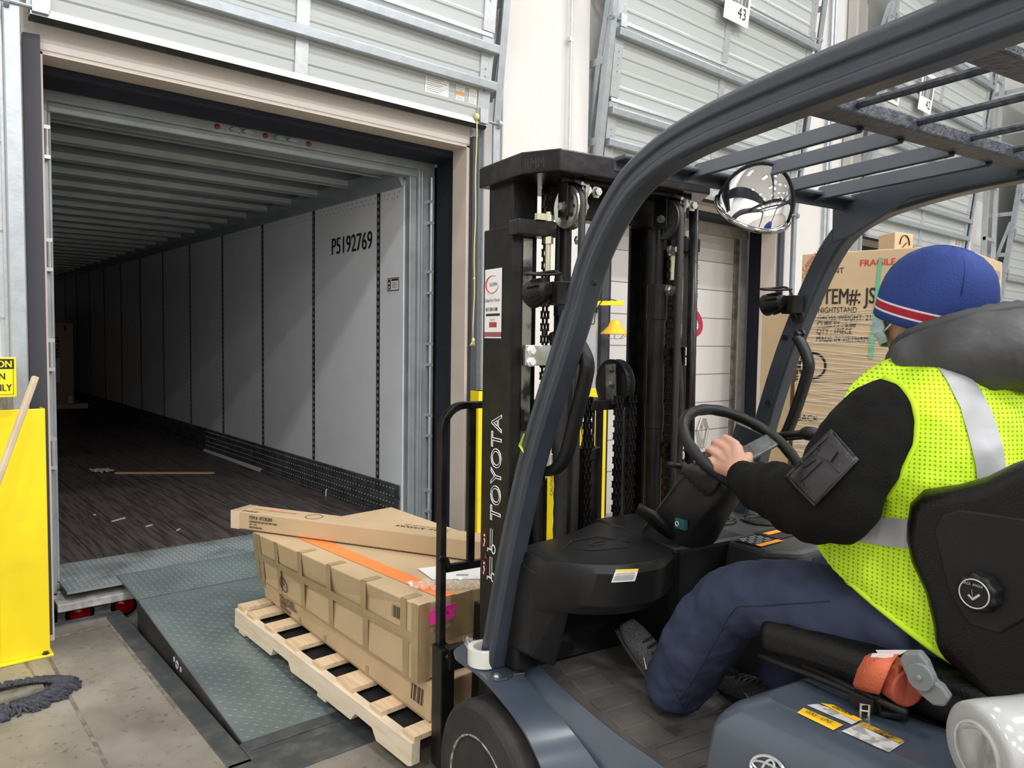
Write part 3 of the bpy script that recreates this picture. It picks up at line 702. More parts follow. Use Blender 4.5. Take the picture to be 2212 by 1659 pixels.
for sx, zs in ((0.742, (2.62, 2.01, 1.46, 0.91)), (3.262, (2.54, 2.01, 1.46, 0.91, 0.32))):
    for z in zs:
        m1 = MB(); m1.cyl((sx, TY0-0.035, z-0.07), (sx, TY0-0.035, z+0.07), 0.014, 12)
        for dz in (-0.08, 0.08): m1.cbox((sx, TY0-0.022, z+dz), (0.035, 0.05, 0.02))
        part('door_hinge', m1, galvl, T)
m1 = MB(); m1.cyl((3.262, TY0-0.035, 0.10), (3.262, TY0-0.035, 2.8), 0.009, 10); part('hinge_rod', m1, galvl, T)
m1 = MB(); m1.box((3.345, TY0-0.06, -0.1), (3.385, TY0+1.2, 2.9)); part('swung_door', m1, rubber, T)
# right wall
m1 = MB(); m1.box((TX1, TY0+0.10, 0.14), (TX1+0.03, TY1, 2.81)); m1.box((TX0-0.03, TY0+0.10, 0.14), (TX0, TY1, 2.81)); m1.box((TX0, TY1, ZT), (TX1, TY1+0.03, 2.85)); part('side_wall', m1, liner, T)
seams = [4.98, 5.35, 6.52] + [7.72+1.185*k for k in range(11)]
m1 = MB()
for i, y in enumerate(seams[1:]):
    m1.box((TX1-0.004, y-0.024, 0.44), (TX1+0.001, y+0.024, 2.74))
    m1.cur = 1; z = 0.47; 
    while z < 2.72 and y < 12: m1.box((TX1-0.006, y-0.010, z), (TX1-0.003, y+0.010, z+0.028)); z += 0.055
    m1.cur = 0
part('logistic_seam', m1, [mat('seam_black', (0.03, 0.03, 0.032), 0.5), mat('slot_grey', (0.22, 0.23, 0.24), 0.4)], T)
m1 = MB()   # rivets along the top of the panels
for i in range(4):
    y0 = seams[i+0]+0.06; y1 = seams[i+1]-0.05; y = y0
    while y < y1:
        for dz in (0, 0.035): m1.lathe([(0.006, 0), (0.004, 0.002)], (TX1-0.0005, y+(0.03 if dz else 0), 2.70-dz), (-1, 0, 0), 6)
        y += 0.075
part('rivet', m1, mat('rivet_grey', (0.15, 0.155, 0.16), 0.4), T, kind='stuff')
m1 = MB(); m1.rings([[(TX1-a, y, z) for a, z in ((0, 0.14), (0.018, 0.15), (0.018, 0.20), (0.008, 0.21), (0.016, 0.26), (0.016, 0.31), (0.008, 0.32), (0.014, 0.36), (0.012, 0.43), (0, 0.435))] for y in (TY0+0.12, TY1)])
m1.box((TX0, TY0+0.1, 0.15), (TX0+0.015, TY1, 0.43)); part('scuff_liner', m1, scuff, T)
m1 = MB(); y = TY0+0.2
while y < 9.5:
    for z in (0.175, 0.235, 0.285, 0.34, 0.40): m1.cbox((TX1-0.018, y, z), (0.006, 0.008, 0.008))
    y += 0.05
part('scuff_rivet', m1, mat('rivet_light', (0.35, 0.36, 0.37), 0.4), T, kind='stuff')
m1 = MB(); m1.rings([[(TX1-a, y, z) for a, z in ((0, 2.73), (0.02, 2.735), (0.03, 2.76), (0.05, 2.80), (0.05, 2.893), (-0.02, 2.893))] for y in (TY0+0.1, TY1)]); m1.box((TX0-0.03, TY0+0.1, 2.76), (TX0+0.04, TY1, 2.893)); part('top_rail', m1, alump, T)
m1 = MB(); m1.box((TX0-0.03, TY0+0.05, 2.885), (TX1+0.05, TY1, 2.90)); part('roof_sheet', m1, alumd, T)
y = 5.22; ribs = []
while y < TY1-0.2:
    m1 = MB(); m1.rings([[(x, y+a, z) for a, z in ((-0.012, 2.885), (-0.010, 2.84), (-0.022, 2.825), (0.022, 2.825), (0.012, 2.83), (0.008, 2.885))] for x in (TX0+0.02, TX1-0.03)])
    part('roof_bow', m1, alum, T); y += 0.565
m1 = MB(); F = frame((TX1-0.003, 6.165, 2.305), (0, -1, 0), (0, 0, 1)); text_mb(m1, 'P5192769', 0.205, F, 'LEFT', 0.88, bold=0.004); part('trailer_number', m1, ink, T)
m1 = MB(); F = frame((TX1-0.003, 5.21, 1.95), (0, -1, 0), (0, 0, 1)); rectf(m1, F, 0, 0, 0.175, 0.10, 0.001, 1); rectf(m1, F, 0.006, 0.006, 0.169, 0.094, 0.0015, 0); rectf(m1, F, 0.012, 0.01, 0.055, 0.09, 0.002, 1); rectf(m1, F, 0.065, 0.075, 0.165, 0.092, 0.002, 1)
for k in range(5): rectf(m1, F, 0.07, 0.02+k*0.01, 0.15-0.01*(k % 2), 0.023+k*0.01, 0.002, 1)
ids = [F @ Vector((0.0335+0.014*cos(a), 0.06+0.016*sin(a), 0.003)) for a in (pi/2, pi*7/6, -pi/6)]; m1.face([m1.pt(p) for p in ids], 0); rectf(m1, F, 0.026, 0.018, 0.041, 0.038, 0.003, 0)
part('door_sticker', m1, [white, mat('dark_maroon_print', (0.06, 0.02, 0.03), 0.5)], T)

# load far inside the trailer
def carton(name_label, P, m=card, tp=None, **kw): pass
far = root('carton', 'tall brown carton standing on a pallet deep inside the trailer', 'box', (2.65, 16.4, ZT+0.16))
a0 = onz(112, 873, ZT+0.14); a1 = onz(160, 870, ZT+0.14)
yb_ = 16.3; xl = ony(104, 800, yb_).x; xr = ony(159, 800, yb_).x; zb = ony(159, 873, yb_).z; zt_ = ony(159, 698, yb_).z
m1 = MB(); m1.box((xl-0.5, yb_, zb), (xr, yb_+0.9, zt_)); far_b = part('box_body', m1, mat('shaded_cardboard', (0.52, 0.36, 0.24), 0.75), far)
F = frame((xl+0.02, yb_-0.003, zt_-0.9), (0, 0, -1), (1, 0, 0)); m1 = MB(); text_mb(m1, 'ITEM#:', 0.20, frame((xl+0.05, yb_-0.003, zb+1.28), (0, 0, -1), (1, 0, 0)), 'LEFT', 0.8); m1.box((xr-0.15, yb_-0.004, zt_-0.14), (xr-0.11, yb_-0.002, zt_-0.05)); part('lettering', m1, ink, far)
m1 = MB(); m1.box((xl+0.02, yb_-0.004, zb+0.42), (xl+0.19, yb_-0.002, zb+0.88)); m1.box((xr-0.1, yb_-0.004, zb+0.02), (xr-0.03, yb_-0.002, zb+0.16)); part('paper_label', m1, white, far)
m1 = MB()
for k in range(3): m1.box((xl-0.4, yb_-0.05+0.35*k, ZT), (xr+0.5, yb_+0.02+0.35*k, ZT+0.09))
for k in range(8): m1.box((xl-0.35+k*0.21, yb_-0.08, ZT+0.09), (xl-0.22+k*0.21, yb_+0.9, zb))
thing('pallet', m1, woodl, 'small wooden pallet under the tall carton deep inside the trailer', 'pallet')
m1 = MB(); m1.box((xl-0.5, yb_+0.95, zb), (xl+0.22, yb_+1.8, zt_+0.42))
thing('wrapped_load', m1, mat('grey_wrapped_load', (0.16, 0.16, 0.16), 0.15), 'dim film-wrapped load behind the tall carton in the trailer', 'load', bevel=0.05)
# debris on the trailer floor
def flat(label, name, cat, a, b, w, h, m, z=ZT, **kw):
    m1 = MB(); a = onz(*a, z); b = onz(*b, z); m1.bar(a + Vector((0, 0, h/2)), b + Vector((0, 0, h/2)), w, h); return thing(name, m1, m, label, cat, **kw)
flat('thin wooden lath lying across the trailer floor', 'wooden_lath', 'wood strip', (249, 1023), (463, 1023), 0.045, 0.015, mat('lath_wood', (0.50, 0.32, 0.17), 0.6), z=ZT+0.0, bevel=0.004)
a = onz(447, 973, ZT); b = onz(570, 1018, ZT); d = (b-a).normalized(); s = Vector((d.y, -d.x, 0))
m1 = MB(); m1.rings([[p + s*u + Vector((0, 0, w)) for u, w in ((-0.05, 0.0), (-0.045, 0.0), (0.0, 0.05), (0.045, 0.0), (0.05, 0.0), (0.0, 0.056))] for p in (a, b)]); thing('corner_protector', m1, mat('white_edge_board', (0.55, 0.54, 0.55), 0.5), 'long white corner protector strip by the trailer wall', 'strip')
a = onz(198, 1020, ZT); b = onz(243, 1018, ZT); m1 = MB(); G = []
for i in range(9):
    p = a.lerp(b, i/8); G.append([p + Vector((0, 0.10*k + 0.03*sin(i*2.1+k), 0.004+0.02*abs(sin(i*1.7+k*2)))) for k in (-1, 0, 1)])
m1.rings(G, closed=False, cap=False); thing('paper_scrap', m1, mat('scrap_white', (0.6, 0.6, 0.63), 0.6), 'crumpled white scrap beside the lath on the trailer floor', 'scrap', solid=0.003)
for i, (p, q, w) in enumerate((((241, 1127), (270, 1119), 0.012), ((315, 1138), (329, 1134), 0.008), ((382, 1147), (388, 1143), 0.01), ((202, 1113), (206, 1112), 0.015))):
    flat('pale wood splinter on the trailer floor near the threshold', 'wood_splinter', 'splinter', p, q, w, 0.006, mat('splinter', (0.6, 0.55, 0.48), 0.6), group='splinters on the trailer floor')
m1 = MB(); a = onz(704, 1072, ZT); m1.tube(smooth_path([a, a + Vector((0.03, 0.05, 0.05)), a + Vector((0.06, 0.02, 0.02)), a + Vector((0.10, -0.03, 0.01)), a + Vector((0.04, -0.06, 0.04))]), 0.006, 6)
thing('strap_loop', m1, mat('scrap_white', (0.6, 0.6, 0.63)), 'curled white strap end on the floor by the trailer wall', 'strap', smooth=True)

# ============================================================ dock leveler
LV = root('dock_leveler', 'grey tread-plate dock ramp rising from the concrete into the trailer', 'dock leveler', ((PX0+PX1)/2, PY0, 0))
LX0, LX1 = 1.045, 2.915; YH = 4.33; ZH = 0.150; YL = 4.80; ZL = ZT+0.012
def ramp(x0, y0, z0, y1, z1, x1, th, name, m, ms, skew=0.0):
    m1 = MB(); m1.hexa([(x0, y0, z0-th), (x1, y0, z0-th), (x1, y1, z1-th), (x0, y1, z1-th), (x0, y0, z0), (x1, y0, z0), (x1, y1, z1), (x0, y1, z1)])
    L = Vector((0, y1-y0, z1-z0)); d = L.normalized(); n = int(L.length/0.030); m1.cur = 1
    tread(m1, (x0+0.01, y0+0.01, z0+0.0002), (0.030, 0, 0), d*0.030, int((x1-x0-0.02)/0.030), n-1)
    return part(name, m1, ms, LV)
ramp(LX0, PY0+0.12, 0.012, YH, ZH, LX1, 0.01, 'deck_plate', plate, [plate, platb])
ramp(LX0, YH+0.012, ZH+0.002, YL, ZL+0.004, LX1, 0.014, 'lip_plate', plate, [plate, platb])
m1 = MB(); m1.cyl((LX0, YH+0.006, ZH-0.012), (LX1, YH+0.006, ZH-0.012), 0.014, 10); part('hinge_tube', m1, curb, LV)
m1 = MB(); m1.hexa([(PX0-0.0, PY0, -0.02), (PX1, PY0, -0.02), (PX1, PY0+0.115, -0.02), (PX0, PY0+0.115, -0.02), (PX0, PY0, 0.008), (PX1, PY0, 0.008), (PX1, PY0+0.115, 0.011), (PX0, PY0+0.115, 0.011)])
m1.box((LX0, PY0+0.045, 0.009), (LX1, PY0+0.055, 0.014)); part('rear_sill', m1, curb, LV, bevel=0.002)
m1 = MB(); m1.prism([(LX0-0.003, PY0+0.12, -0.06), (LX0-0.003, YH-0.02, -0.12), (LX0-0.003, YH+0.02, ZH-0.01), (LX0-0.003, PY0+0.12, 0.006)], (0.008, 0, 0))
part('toe_guard', m1, mat('purple_grey_steel', (0.075, 0.065, 0.075), 0.45, 0.5, col2=(0.03, 0.03, 0.032), scale=6), LV)
m1 = MB(); p = onx(383, 1436, LX0-0.006); m1.lathe([(0.02, 0), (0.02, 0.003), (0.012, 0.003), (0.012, 0.0)], p, (-1, 0, 0), 16)
for dy in (-0.05, 0.05): m1.cbox(p + Vector((0, dy, 0.01 if dy > 0 else -0.005)), (0.004, 0.012, 0.02))
part('guard_mark', m1, mat('worn_white_mark', (0.5, 0.5, 0.5), 0.5), LV)
m1 = MB(); m1.box((LX0+0.02, PY0+0.3, -0.10), (LX0+0.1, YH-0.1, 0.0)); m1.box((LX1-0.1, PY0+0.3, -0.10), (LX1-0.02, YH-0.1, 0.0)); part('beam', m1, dark, LV)
m1 = MB(); p = onz(470, 1323, 0.095); m1.tube([p + Vector((-0.02, 0, 0.003)), p + Vector((-0.01, 0, 0.012)), p + Vector((0.012, 0.0, 0.012)), p + Vector((0.022, 0, 0.003))], 0.004, 6); part('lift_ring', m1, steel, LV, smooth=True)

# ============================================================ second trailer (closed, white) at door 2
T2 = root('semi_trailer', 'closed white trailer doors with cream frame behind the second dock door', 'trailer', (6.3, 5.05, -1.25))
Y2 = 5.05; pR = ony(1606, 700, Y2).x; pL = pR-2.72; zt2 = ony(1604, 494, Y2).z
m1 = MB(); m1.box((pL+0.08, Y2+0.03, -0.2), (pR-0.10, Y2+0.08, zt2-0.12)); part('door_leaf', m1, mat('warm_white_door', (0.70, 0.67, 0.64), 0.4), T2)
fr = mat('cream_frame', (0.50, 0.47, 0.42), 0.5, col2=(0.42, 0.39, 0.34), scale=9)
m1 = MB(); m1.box((pR-0.13, Y2-0.02, -0.2), (pR, Y2+0.1, zt2)); m1.box((pL, Y2-0.02, -0.2), (pL+0.10, Y2+0.1, zt2)); m1.box((pL, Y2-0.03, zt2-0.13), (pR, Y2+0.1, zt2)); m1.box((pR-0.11, Y2-0.05, zt2-0.12), (pR-0.02, Y2-0.02, zt2-0.06)); part('rear_frame', m1, fr, T2, bevel=0.008)
m1 = MB(); z = zt2-0.12-0.30; zz = []
while z > 0: m1.box((pL+0.1, Y2+0.026, z-0.004), (pR-0.13, Y2+0.031, z+0.004)); zz.append(z); z -= 0.315
for z in zz:
    for xx in (6.95, ):
        for dz in (-0.09, -0.06, 0.06, 0.09): m1.lathe([(0.008, 0), (0.006, 0.004)], (xx, Y2+0.03, z+dz), (0, -1, 0), 6)
part('panel_line', m1, mat('line_grey', (0.25, 0.22, 0.2), 0.6), T2)
m1 = MB(); m1.box((pR-0.20, Y2+0.0, 0), (pR-0.13, Y2+0.05, zt2-0.14)); part('door_gasket', m1, mat('dirty_grey_gasket', (0.28, 0.26, 0.23), 0.6, col2=(0.12, 0.11, 0.1), scale=10), T2)
m1 = MB(); c_ = ony(1491, 693, Y2+0.02); m1.tube([c_ + Vector((0.20*cos(a), 0, 0.13*sin(a)+0.05*cos(a)*-1)) for a in [2*pi*k/24 for k in range(24)]], [(0.035, 0.004)]*24, 8, loop=True, up=(0, 1, 0)); part('red_oval_mark', m1, mat('red_mark', (0.50, 0.03, 0.07), 0.5), T2)
def hexlock(cx, cz, s):
    m1 = MB(); P = [(0, 1.0), (0.75, 0.55), (0.75, -0.0), (0, -1.0), (-0.75, -0.0), (-0.75, 0.55)]
    P = [(0.32, 1), (0.95, 0.25), (0.32, -1), (-0.32, -1), (-0.95, 0.25), (-0.32, 1)]
    m1.tube([(cx+a*s*0.62, Y2+0.0, cz+b*s) for a, b in P], (0.014, 0.01), 6, loop=True, up=(0, 1, 0)); m1.cyl((cx, Y2+0.01, cz-s), (cx, Y2+0.01, cz+s), 0.006, 6)
    for b in (0.5, -0.5): m1.cbox((cx, Y2+0.01, cz+b*s), (0.05, 0.02, 0.02))
    part('door_latch', m1, mat('latch_grey', (0.50, 0.47, 0.42), 0.4, 0.3), T2)
p = ony(1519, 935, Y2); hexlock(p.x, p.z, 0.16); p = ony(1457, 955, Y2); hexlock(p.x, p.z, 0.16)
m1 = MB(); m1.box((pL-0.5, 4.60, -1), (pL-0.06, 4.97, 3.2)); xr_ = 7.9; m1.box((ony(1607, 700, 5.0).x+0.0, 4.62, -1), (xr_, 4.97, 3.2)); m1.box((pL-0.5, 4.60, zt2-0.02), (xr_, 4.97, 3.5))
thing('dock_seal', m1, navy, 'dark navy foam seal around the closed white trailer at the second door', 'dock seal', bevel=0.02)
m1 = MB(); m1.box((9.0, 5.4, -1), (12.6, 5.5, 3.4)); thing('trailer_wall', m1, whitel, 'white trailer body seen through the third dock opening', 'trailer')
m1 = MB(); a = ony(1848, 510, 4.95); b = ony(1895, 560, 4.95); m1.box((a.x-0.1, 4.95, -1.25), (b.x+0.2, 5.1, a.z)); thing('dock_flap', m1, mat('purple_grey_flap', (0.09, 0.075, 0.09), 0.6), 'purplish grey flap inside the third dock opening', 'flap')

# ============================================================ pallet and bed cartons on the forks
PLN = Vector((1.424, 2.210, 0.15)); PLF = Vector((1.349, 3.735, 0.222))
pu = (PLF-PLN).normalized(); pr_ = Vector((pu.y, -pu.x, 0)).normalized(); pn = pr_.cross(pu).normalized()
PLEN = (PLF-PLN).length
def PP(u, v, w=0): return PLN + pr_*u + pu*v + pn*w
P_ = root('pallet', 'long pale pine pallet on the forks under the stacked bed cartons', 'pallet', PP(0.45, PLEN/2, -0.13))
for k, u in enumerate((0.0, 0.42, 0.88)):
    m1 = MB(); n0, n1, n2, n3 = 0.23, 0.40, 0.92, 1.12
    pts = [(0, -0.085), (0.02, -0.095), (n0, -0.095), (n0+0.03, -0.058), (n1-0.02, -0.055), (n1+0.015, -0.095), (0.62, -0.095), (0.70, -0.088), (n2, -0.095), (n2+0.03, -0.058), (n3-0.02, -0.056), (n3, -0.095), (PLEN, -0.095), (PLEN, 0.0), (0.0, 0.0)]
    m1.prism([PP(u, v, w-0.012) for v, w in pts], pr_*0.038)
    part('stringer', m1, woodl, P_, bevel=0.002)
bw = [(0.0, 0.075), (0.218, 0.082), (0.434, 0.126), (0.676, 0.078), (0.902, 0.108), (1.14, 0.082), (1.325, 0.08), (1.455, 0.07)]
random.seed(11)
for v, w in bw:
    m1 = MB(); j = random.uniform(-0.006, 0.008)
    m1.hexa([PP(0.010+j, v, -0.012), PP(0.915, v, -0.012), PP(0.915, v+w, -0.012), PP(0.012+j, v+w, -0.012), PP(0.010+j, v, 0.008), PP(0.915, v, 0.008), PP(0.915, v+w, 0.008), PP(0.012+j, v+w, 0.008)])
    for q in range(3): m1.lathe([(0.0022, 0), (0.0022, 0.0012)], PP(0.028+0.006*q, v+w*(0.25+0.25*q), 0.0075), pn, 5)
    part('deck_board', m1, wood, P_, bevel=0.002)
for v in (0.62, 1.42):
    m1 = MB(); m1.hexa([PP(a, b, c) for a, b, c in ((0.004, v, -0.124), (0.92, v, -0.124), (0.92, v+0.07, -0.124), (0.004, v+0.07, -0.124), (0.004, v, -0.108), (0.92, v, -0.108), (0.92, v+0.07, -0.108), (0.004, v+0.07, -0.108))]); part('bottom_board', m1, woodl, P_, bevel=0.002)
m1 = MB(); m1.hexa([PP(a, b, c) for a, b, c in ((0.042, 0.03, -0.045), (0.41, 0.03, -0.045), (0.41, 1.37, -0.045), (0.042, 1.37, -0.045), (0.042, 0.03, -0.03), (0.41, 0.03, -0.03), (0.41, 1.37, -0.03), (0.042, 1.37, -0.03))]); part('black_layer', m1, mat('flat_black', (0.004, 0.004, 0.004), 0.8), P_, label='black layer showing between the deck boards')  # flat black layer below the deck, fills the gaps between boards

def boxh(name, P, label, mlist=None, ww=0):
    """hexahedral carton from 8 corners: near-left, near-right, far-right, far-left (bottom) then top"""
    ctr = sum((Vector(p) for p in P[:4]), Vector((0, 0, 0)))/4
    R = root('carton', label, 'box', ctr); m1 = MB(); m1.hexa(P); part('box_body', m1, card, R, bevel=0.006); return R
def fq(P, f):   # face frames: left face: u along near->far, v up
    P = [Vector(p) for p in P]
    if f == 'L': a, b, c, d = P[0], P[3], P[7], P[4]; 
    elif f == 'T': a, b, c, d = P[4], P[5], P[6], P[7]
    elif f == 'N': a, b, c, d = P[0], P[1], P[5], P[4]
    n = (b-a).cross(d-a).normalized(); n = -n if f == 'L' else n
    return lambda u, v, o=0.0015: (a*(1-u)+b*u)*(1-v) + (d*(1-u)+c*u)*v + n*o
def strip(m1, g, u0, v0, u1, v1, o=0.0015, n=1, mi=None):
    for k in range(n):
        a = u0+(u1-u0)*k/n; b = u0+(u1-u0)*(k+1)/n
        m1.face([m1.pt(g(a, v0, o)), m1.pt(g(b, v0, o)), m1.pt(g(b, v1, o)), m1.pt(g(a, v1, o))], mi)
def gframe(g, u, v, flip=False):
    o = g(u, v); r = g(u-0.05 if flip else u+0.05, v)-o; up = g(u, v+0.05)-o; return frame(o, r, up)
LB = [(1.530, 2.255, 0.160), (2.25, 2.30, 0.160), (2.25, 3.80, 0.245), (1.500, 3.72, 0.240), (1.540, 2.250, 0.300), (2.25, 2.30, 0.300), (2.25, 3.80, 0.332), (1.490, 3.73, 0.330)]
B1 = boxh('carton', LB, 'brown bed carton lying directly on the pine pallet, lowest of the stack')
g = fq(LB, 'L'); m1 = MB()
text_mb(m1, 'ITEM #: BY520GE', 0.040, gframe(g, 0.87, 0.56, True), 'LEFT', 0.55, bold=0.0006)
for k, s in enumerate(('QUEEN/KING 6/6 FOOTBOARD', 'QTY : 1 PCS', 'MADE IN MALAYSIA')): text_mb(m1, s, 0.022, gframe(g, 0.87, 0.40-0.14*k, True), 'LEFT', 0.6, bold=0.0006)
for k in range(16):
    if k % 5 != 3: strip(m1, g, 0.035+k*0.0035, 0.30, 0.0365+k*0.0035+0.0006*(k % 3), 0.75)
part('lettering', m1, ink, B1)
m1 = MB(); strip(m1, g, 0.98, 0.6, 0.995, 1.0); strip(m1, g, 0.0, 0.0, 0.9, 0.05)
for u in (0.55, 0.30, 0.72): strip(m1, g, u, 0.0, u+0.015, 0.3)
part('packing_tape', m1, tapeb, B1)
UB = [(1.500, 2.290, 0.300), (2.27, 2.345, 0.335), (2.27, 3.80, 0.375), (1.480, 3.765, 0.335), (1.498, 2.285, 0.604), (2.25, 2.340, 0.604), (2.262, 3.745, 0.604), (1.415, 3.665, 0.604)]
UB[0] = (1.500, 2.290, 0.305)
B2 = boxh('carton', UB, 'large heavily taped brown carton with an orange stripe, middle of the stack')
g = fq(UB, 'L'); m1 = MB()
strip(m1, g, 0.0, 0.47, 1.0, 0.60, n=6)
for u in (0.055, 0.255, 0.455, 0.64, 0.81, 0.945): strip(m1, g, u, 0.6, u+0.028, 1.0); strip(m1, g, u-0.012, 0.0, u+0.016, 0.47)
for u in (0.0, 0.97): strip(m1, g, u, 0.0, u+0.03, 1.0, 0.002)
g2 = fq(UB, 'N'); strip(m1, g2, 0, 0, 0.07, 1); strip(m1, g2, 0, 0.42, 1, 0.60); strip(m1, g2, 0.2, 0.6, 0.35, 1); strip(m1, g2, 0.1, 0.15, 0.5, 0.25)
g3 = fq(UB, 'T')
for u in (0.055, 0.255, 0.455, 0.64): m1.face([m1.pt(g3(*q)) for q in ((0, u), (0.10, u), (0.10, u+0.028), (0, u+0.028))])
part('packing_tape', m1, tapeb, B2)
m1 = MB(); n = 8
for k in range(n):
    v0 = k/n; v1 = (k+1)/n
    m1.face([m1.pt(g3(*q, 0.002)) for q in ((0.135, v0), (0.235, v0), (0.235, v1), (0.135, v1))])
part('orange_stripe', m1, orange, B2)
m1 = MB()
for k in range(24):
    if k % 6 != 4: strip(m1, g, 0.055+k*0.0028, 0.70, 0.0563+k*0.0028+0.0006*(k % 3), 0.86)
cm = gframe(g, 0.78, 0.22, True)
for rr in (0.040, 0.034): m1.tube([cm @ Vector((rr*cos(2*pi*k/28), rr*sin(2*pi*k/28), 0.001)) for k in range(28)], (0.0015, 0.0008), 5, loop=True)
text_mb(m1, 'M', 0.045, cm @ Matrix.Translation((-0.017, -0.016, 0)), 'LEFT', 1)
part('printed_mark', m1, ink, B2)
m1 = MB(); a = fy(928, 1318, 2.492); 
quad = [fy(x, y, 2.475) for x, y in ((926, 1322), (984, 1302), (980, 1335), (929, 1352))]
quad = [FM @ p for p in quad]; m1.face([m1.pt(p) for p in quad]); m1.v = [p for p in m1.v]
LBL = part('shipping_label', m1, pink, B2, label='bright pink label', solid=0.0015)
m1 = MB(); text_mb(m1, '6', 0.02, frame(FM @ fy(964, 1326, 2.473), FX, (0, 0, 1)), 'LEFT'); part('number', m1, ink, LBL)
m1 = MB()
quad = [onz(x, y, 0.608) for x, y in ((902, 1228), (1034, 1212), (1045, 1250), (935, 1252))]; m1.face([m1.pt(p) for p in quad]); m1.cur = 1
fr_ = frame(onz(985, 1243, 0.6095), (0.75, -0.66, 0), (0.66, 0.75, 0))
for k in range(2): rectf(m1, fr_, 0.0, 0.012*k, 0.05, 0.012*k+0.004)
thing('packing_slip', m1, [white, ink], 'white packing slip sheet lying on the carton with the orange stripe', 'paper')
random.seed(4); m1 = MB(); G = []
q = [onz(x, y, 0.606) for x, y in ((875, 1262), (1036, 1250), (1036, 1275), (895, 1278))]
for j in range(9):
    row = []
    for i in range(26):
        u = i/25; v = j/8; p = (q[0]*(1-u)+q[1]*u)*(1-v)+(q[3]*(1-u)+q[2]*u)*v; row.append(p + Vector((0, 0, random.uniform(0.002, 0.022))))
    G.append(row)
m1.rings(G, closed=False, cap=False); thing('crumpled_film', m1, mat('glossy_clear_wrap', (0.9, 0.88, 0.86), 0.08, alpha=0.28, coat=1), 'crumpled clear plastic film on top of the carton with the orange stripe', 'film')
# slim side-rail carton laid diagonally on top
a = Vector((1.354, 3.788, 0)); d = Vector((0.461, -0.887, 0)); s = Vector((0.887, 0.461, 0))*0.138; Lr = 1.84; z0, z1 = 0.610, 0.70
TB = [a, a+d*Lr, a+d*Lr+s, a+s]; TB = [Vector((p.x, p.y, z0)) for p in TB] + [Vector((p.x, p.y, z1)) for p in TB]
B3 = boxh('carton', TB, 'long slim bed-rail carton laid diagonally across the top of the stack')
F = frame(a + d*0.115 + Vector((0, 0, z1-0.032)) - Vector((s.x, s.y, 0)).normalized()*0.001, d, (0, 0, 1)); m1 = MB()
text_mb(m1, 'ITEM # : BY520QKR', 0.025, F, 'LEFT', 0.68, bold=0.0005)
for k, t_ in enumerate(('QUEEN/KING BED SIDE RAILS DRIFT FINISH', 'QTY : 1 PCS', 'MADE IN MALAYSIA')): text_mb(m1, t_, 0.0125, F @ Matrix.Translation((0, -0.016-0.0145*k, 0)), 'LEFT', 0.72, bold=0.0005)
Ft = frame(a + d*1.18 + Vector((0, 0, z1)) + s*0.75, -d, (-s.x, -s.y, 0)); text_mb(m1, 'ITEM # : BY520QKR', 0.04, Ft, 'LEFT', 0.8)
text_mb(m1, 'QUEEN/KING BED SIDE RAILS DRIFT FINISH', 0.016, Ft @ Matrix.Translation((0, -0.03, 0)), 'LEFT', 0.8)
cm = frame(a + d*0.46 + s*0.45 + Vector((0, 0, z1)), d, (s.x, s.y, 0)); m1.tube([cm @ Vector((0.042*cos(2*pi*k/28), 0.042*sin(2*pi*k/28), 0.001)) for k in range(28)], (0.0018, 0.0008), 5, loop=True)
for k in range(20):
    if k % 5 != 3: m1.face([m1.pt(cm @ Vector(q)) for q in ((-0.40+0.005*k, -0.058, 0.001), (-0.398+0.005*k, -0.058, 0.001), (-0.398+0.005*k, -0.03, 0.001), (-0.40+0.005*k, -0.03, 0.001))])
part('lettering', m1, ink, B3)
m1 = MB(); text_mb(m1, 'DO NOT OPEN WITH KNIFE', 0.026, frame(a + d*0.08 + s*0.45 + Vector((0, 0, z1)), d, (s.x, s.y, 0)), 'LEFT', 0.8); part('red_lettering', m1, redink, B3)
m1 = MB(); m1.hexa([p - d*0.004 if i in (0, 3, 4, 7) else TB[0 if i in (1, 5) else 3] + d*0.05 + Vector((0, 0, 0 if i < 4 else z1-z0)) for i, p in enumerate(TB)]); M_ = MB(); 
ctr = sum(m1.v, Vector((0, 0, 0)))/8; m1.v = [ctr + (p-ctr)*1.012 for p in m1.v]; part('end_tape', m1, mat('glossy_clear_tape_cap', (0.66, 0.50, 0.34), 0.2, coat=0.7), B3)
# flat brown panel carton under the slim one, far right corner of the stack (top flap)

# ============================================================ nightstand cartons on the right
SL = Vector((4.19, 2.33, 0)); SN = Vector((4.32, 1.55, 0)); SR = Vector((5.40, 1.66, 0)); SF = SR + (SL-SN)
def V3(p, z): return Vector((p.x, p.y, z))
def stackbox(p, label, z0, z1, m=card): 
    P = [V3(p[0], z0), V3(p[1], z0), V3(p[2], z0), V3(p[3], z0), V3(p[0], z1), V3(p[1], z1), V3(p[2], z1), V3(p[3], z1)]
    return boxh('carton', P, label), P
ql = [SN, SR, SF, SL]
NS, P = stackbox(ql, 'big nightstand carton marked FRAGILE, green strap at its corner, top of the right load', 1.36, 2.11)
fl = frame(V3(SL, 1.36), (SN-SL), (0, 0, 1)); off = 0.002
def onL(px, py): # photo pixel on the left face of the stack
    n = fl.col[2].xyz; r = ray(px, py); t = (V3(SL, 1.36)-CAM0).dot(n)/r.dot(n); return fl.inverted() @ (CAM0 + r*t)
def tl(m1, s, px, py, h, sx=1.0, bold=0.0, rot=0):
    q = onL(px, py); text_mb(m1, s, h, fl @ Matrix.Translation((q.x, q.y, 0.002)) @ Matrix.Rotation(rot, 4, 'Z'), 'LEFT', sx, bold=bold)
m1 = MB(); tl(m1, 'FRONT', 1769, 592, 0.045, 0.95); tl(m1, 'ITEM#: JS', 1770, 657, 0.125, 0.62, 0.0015)
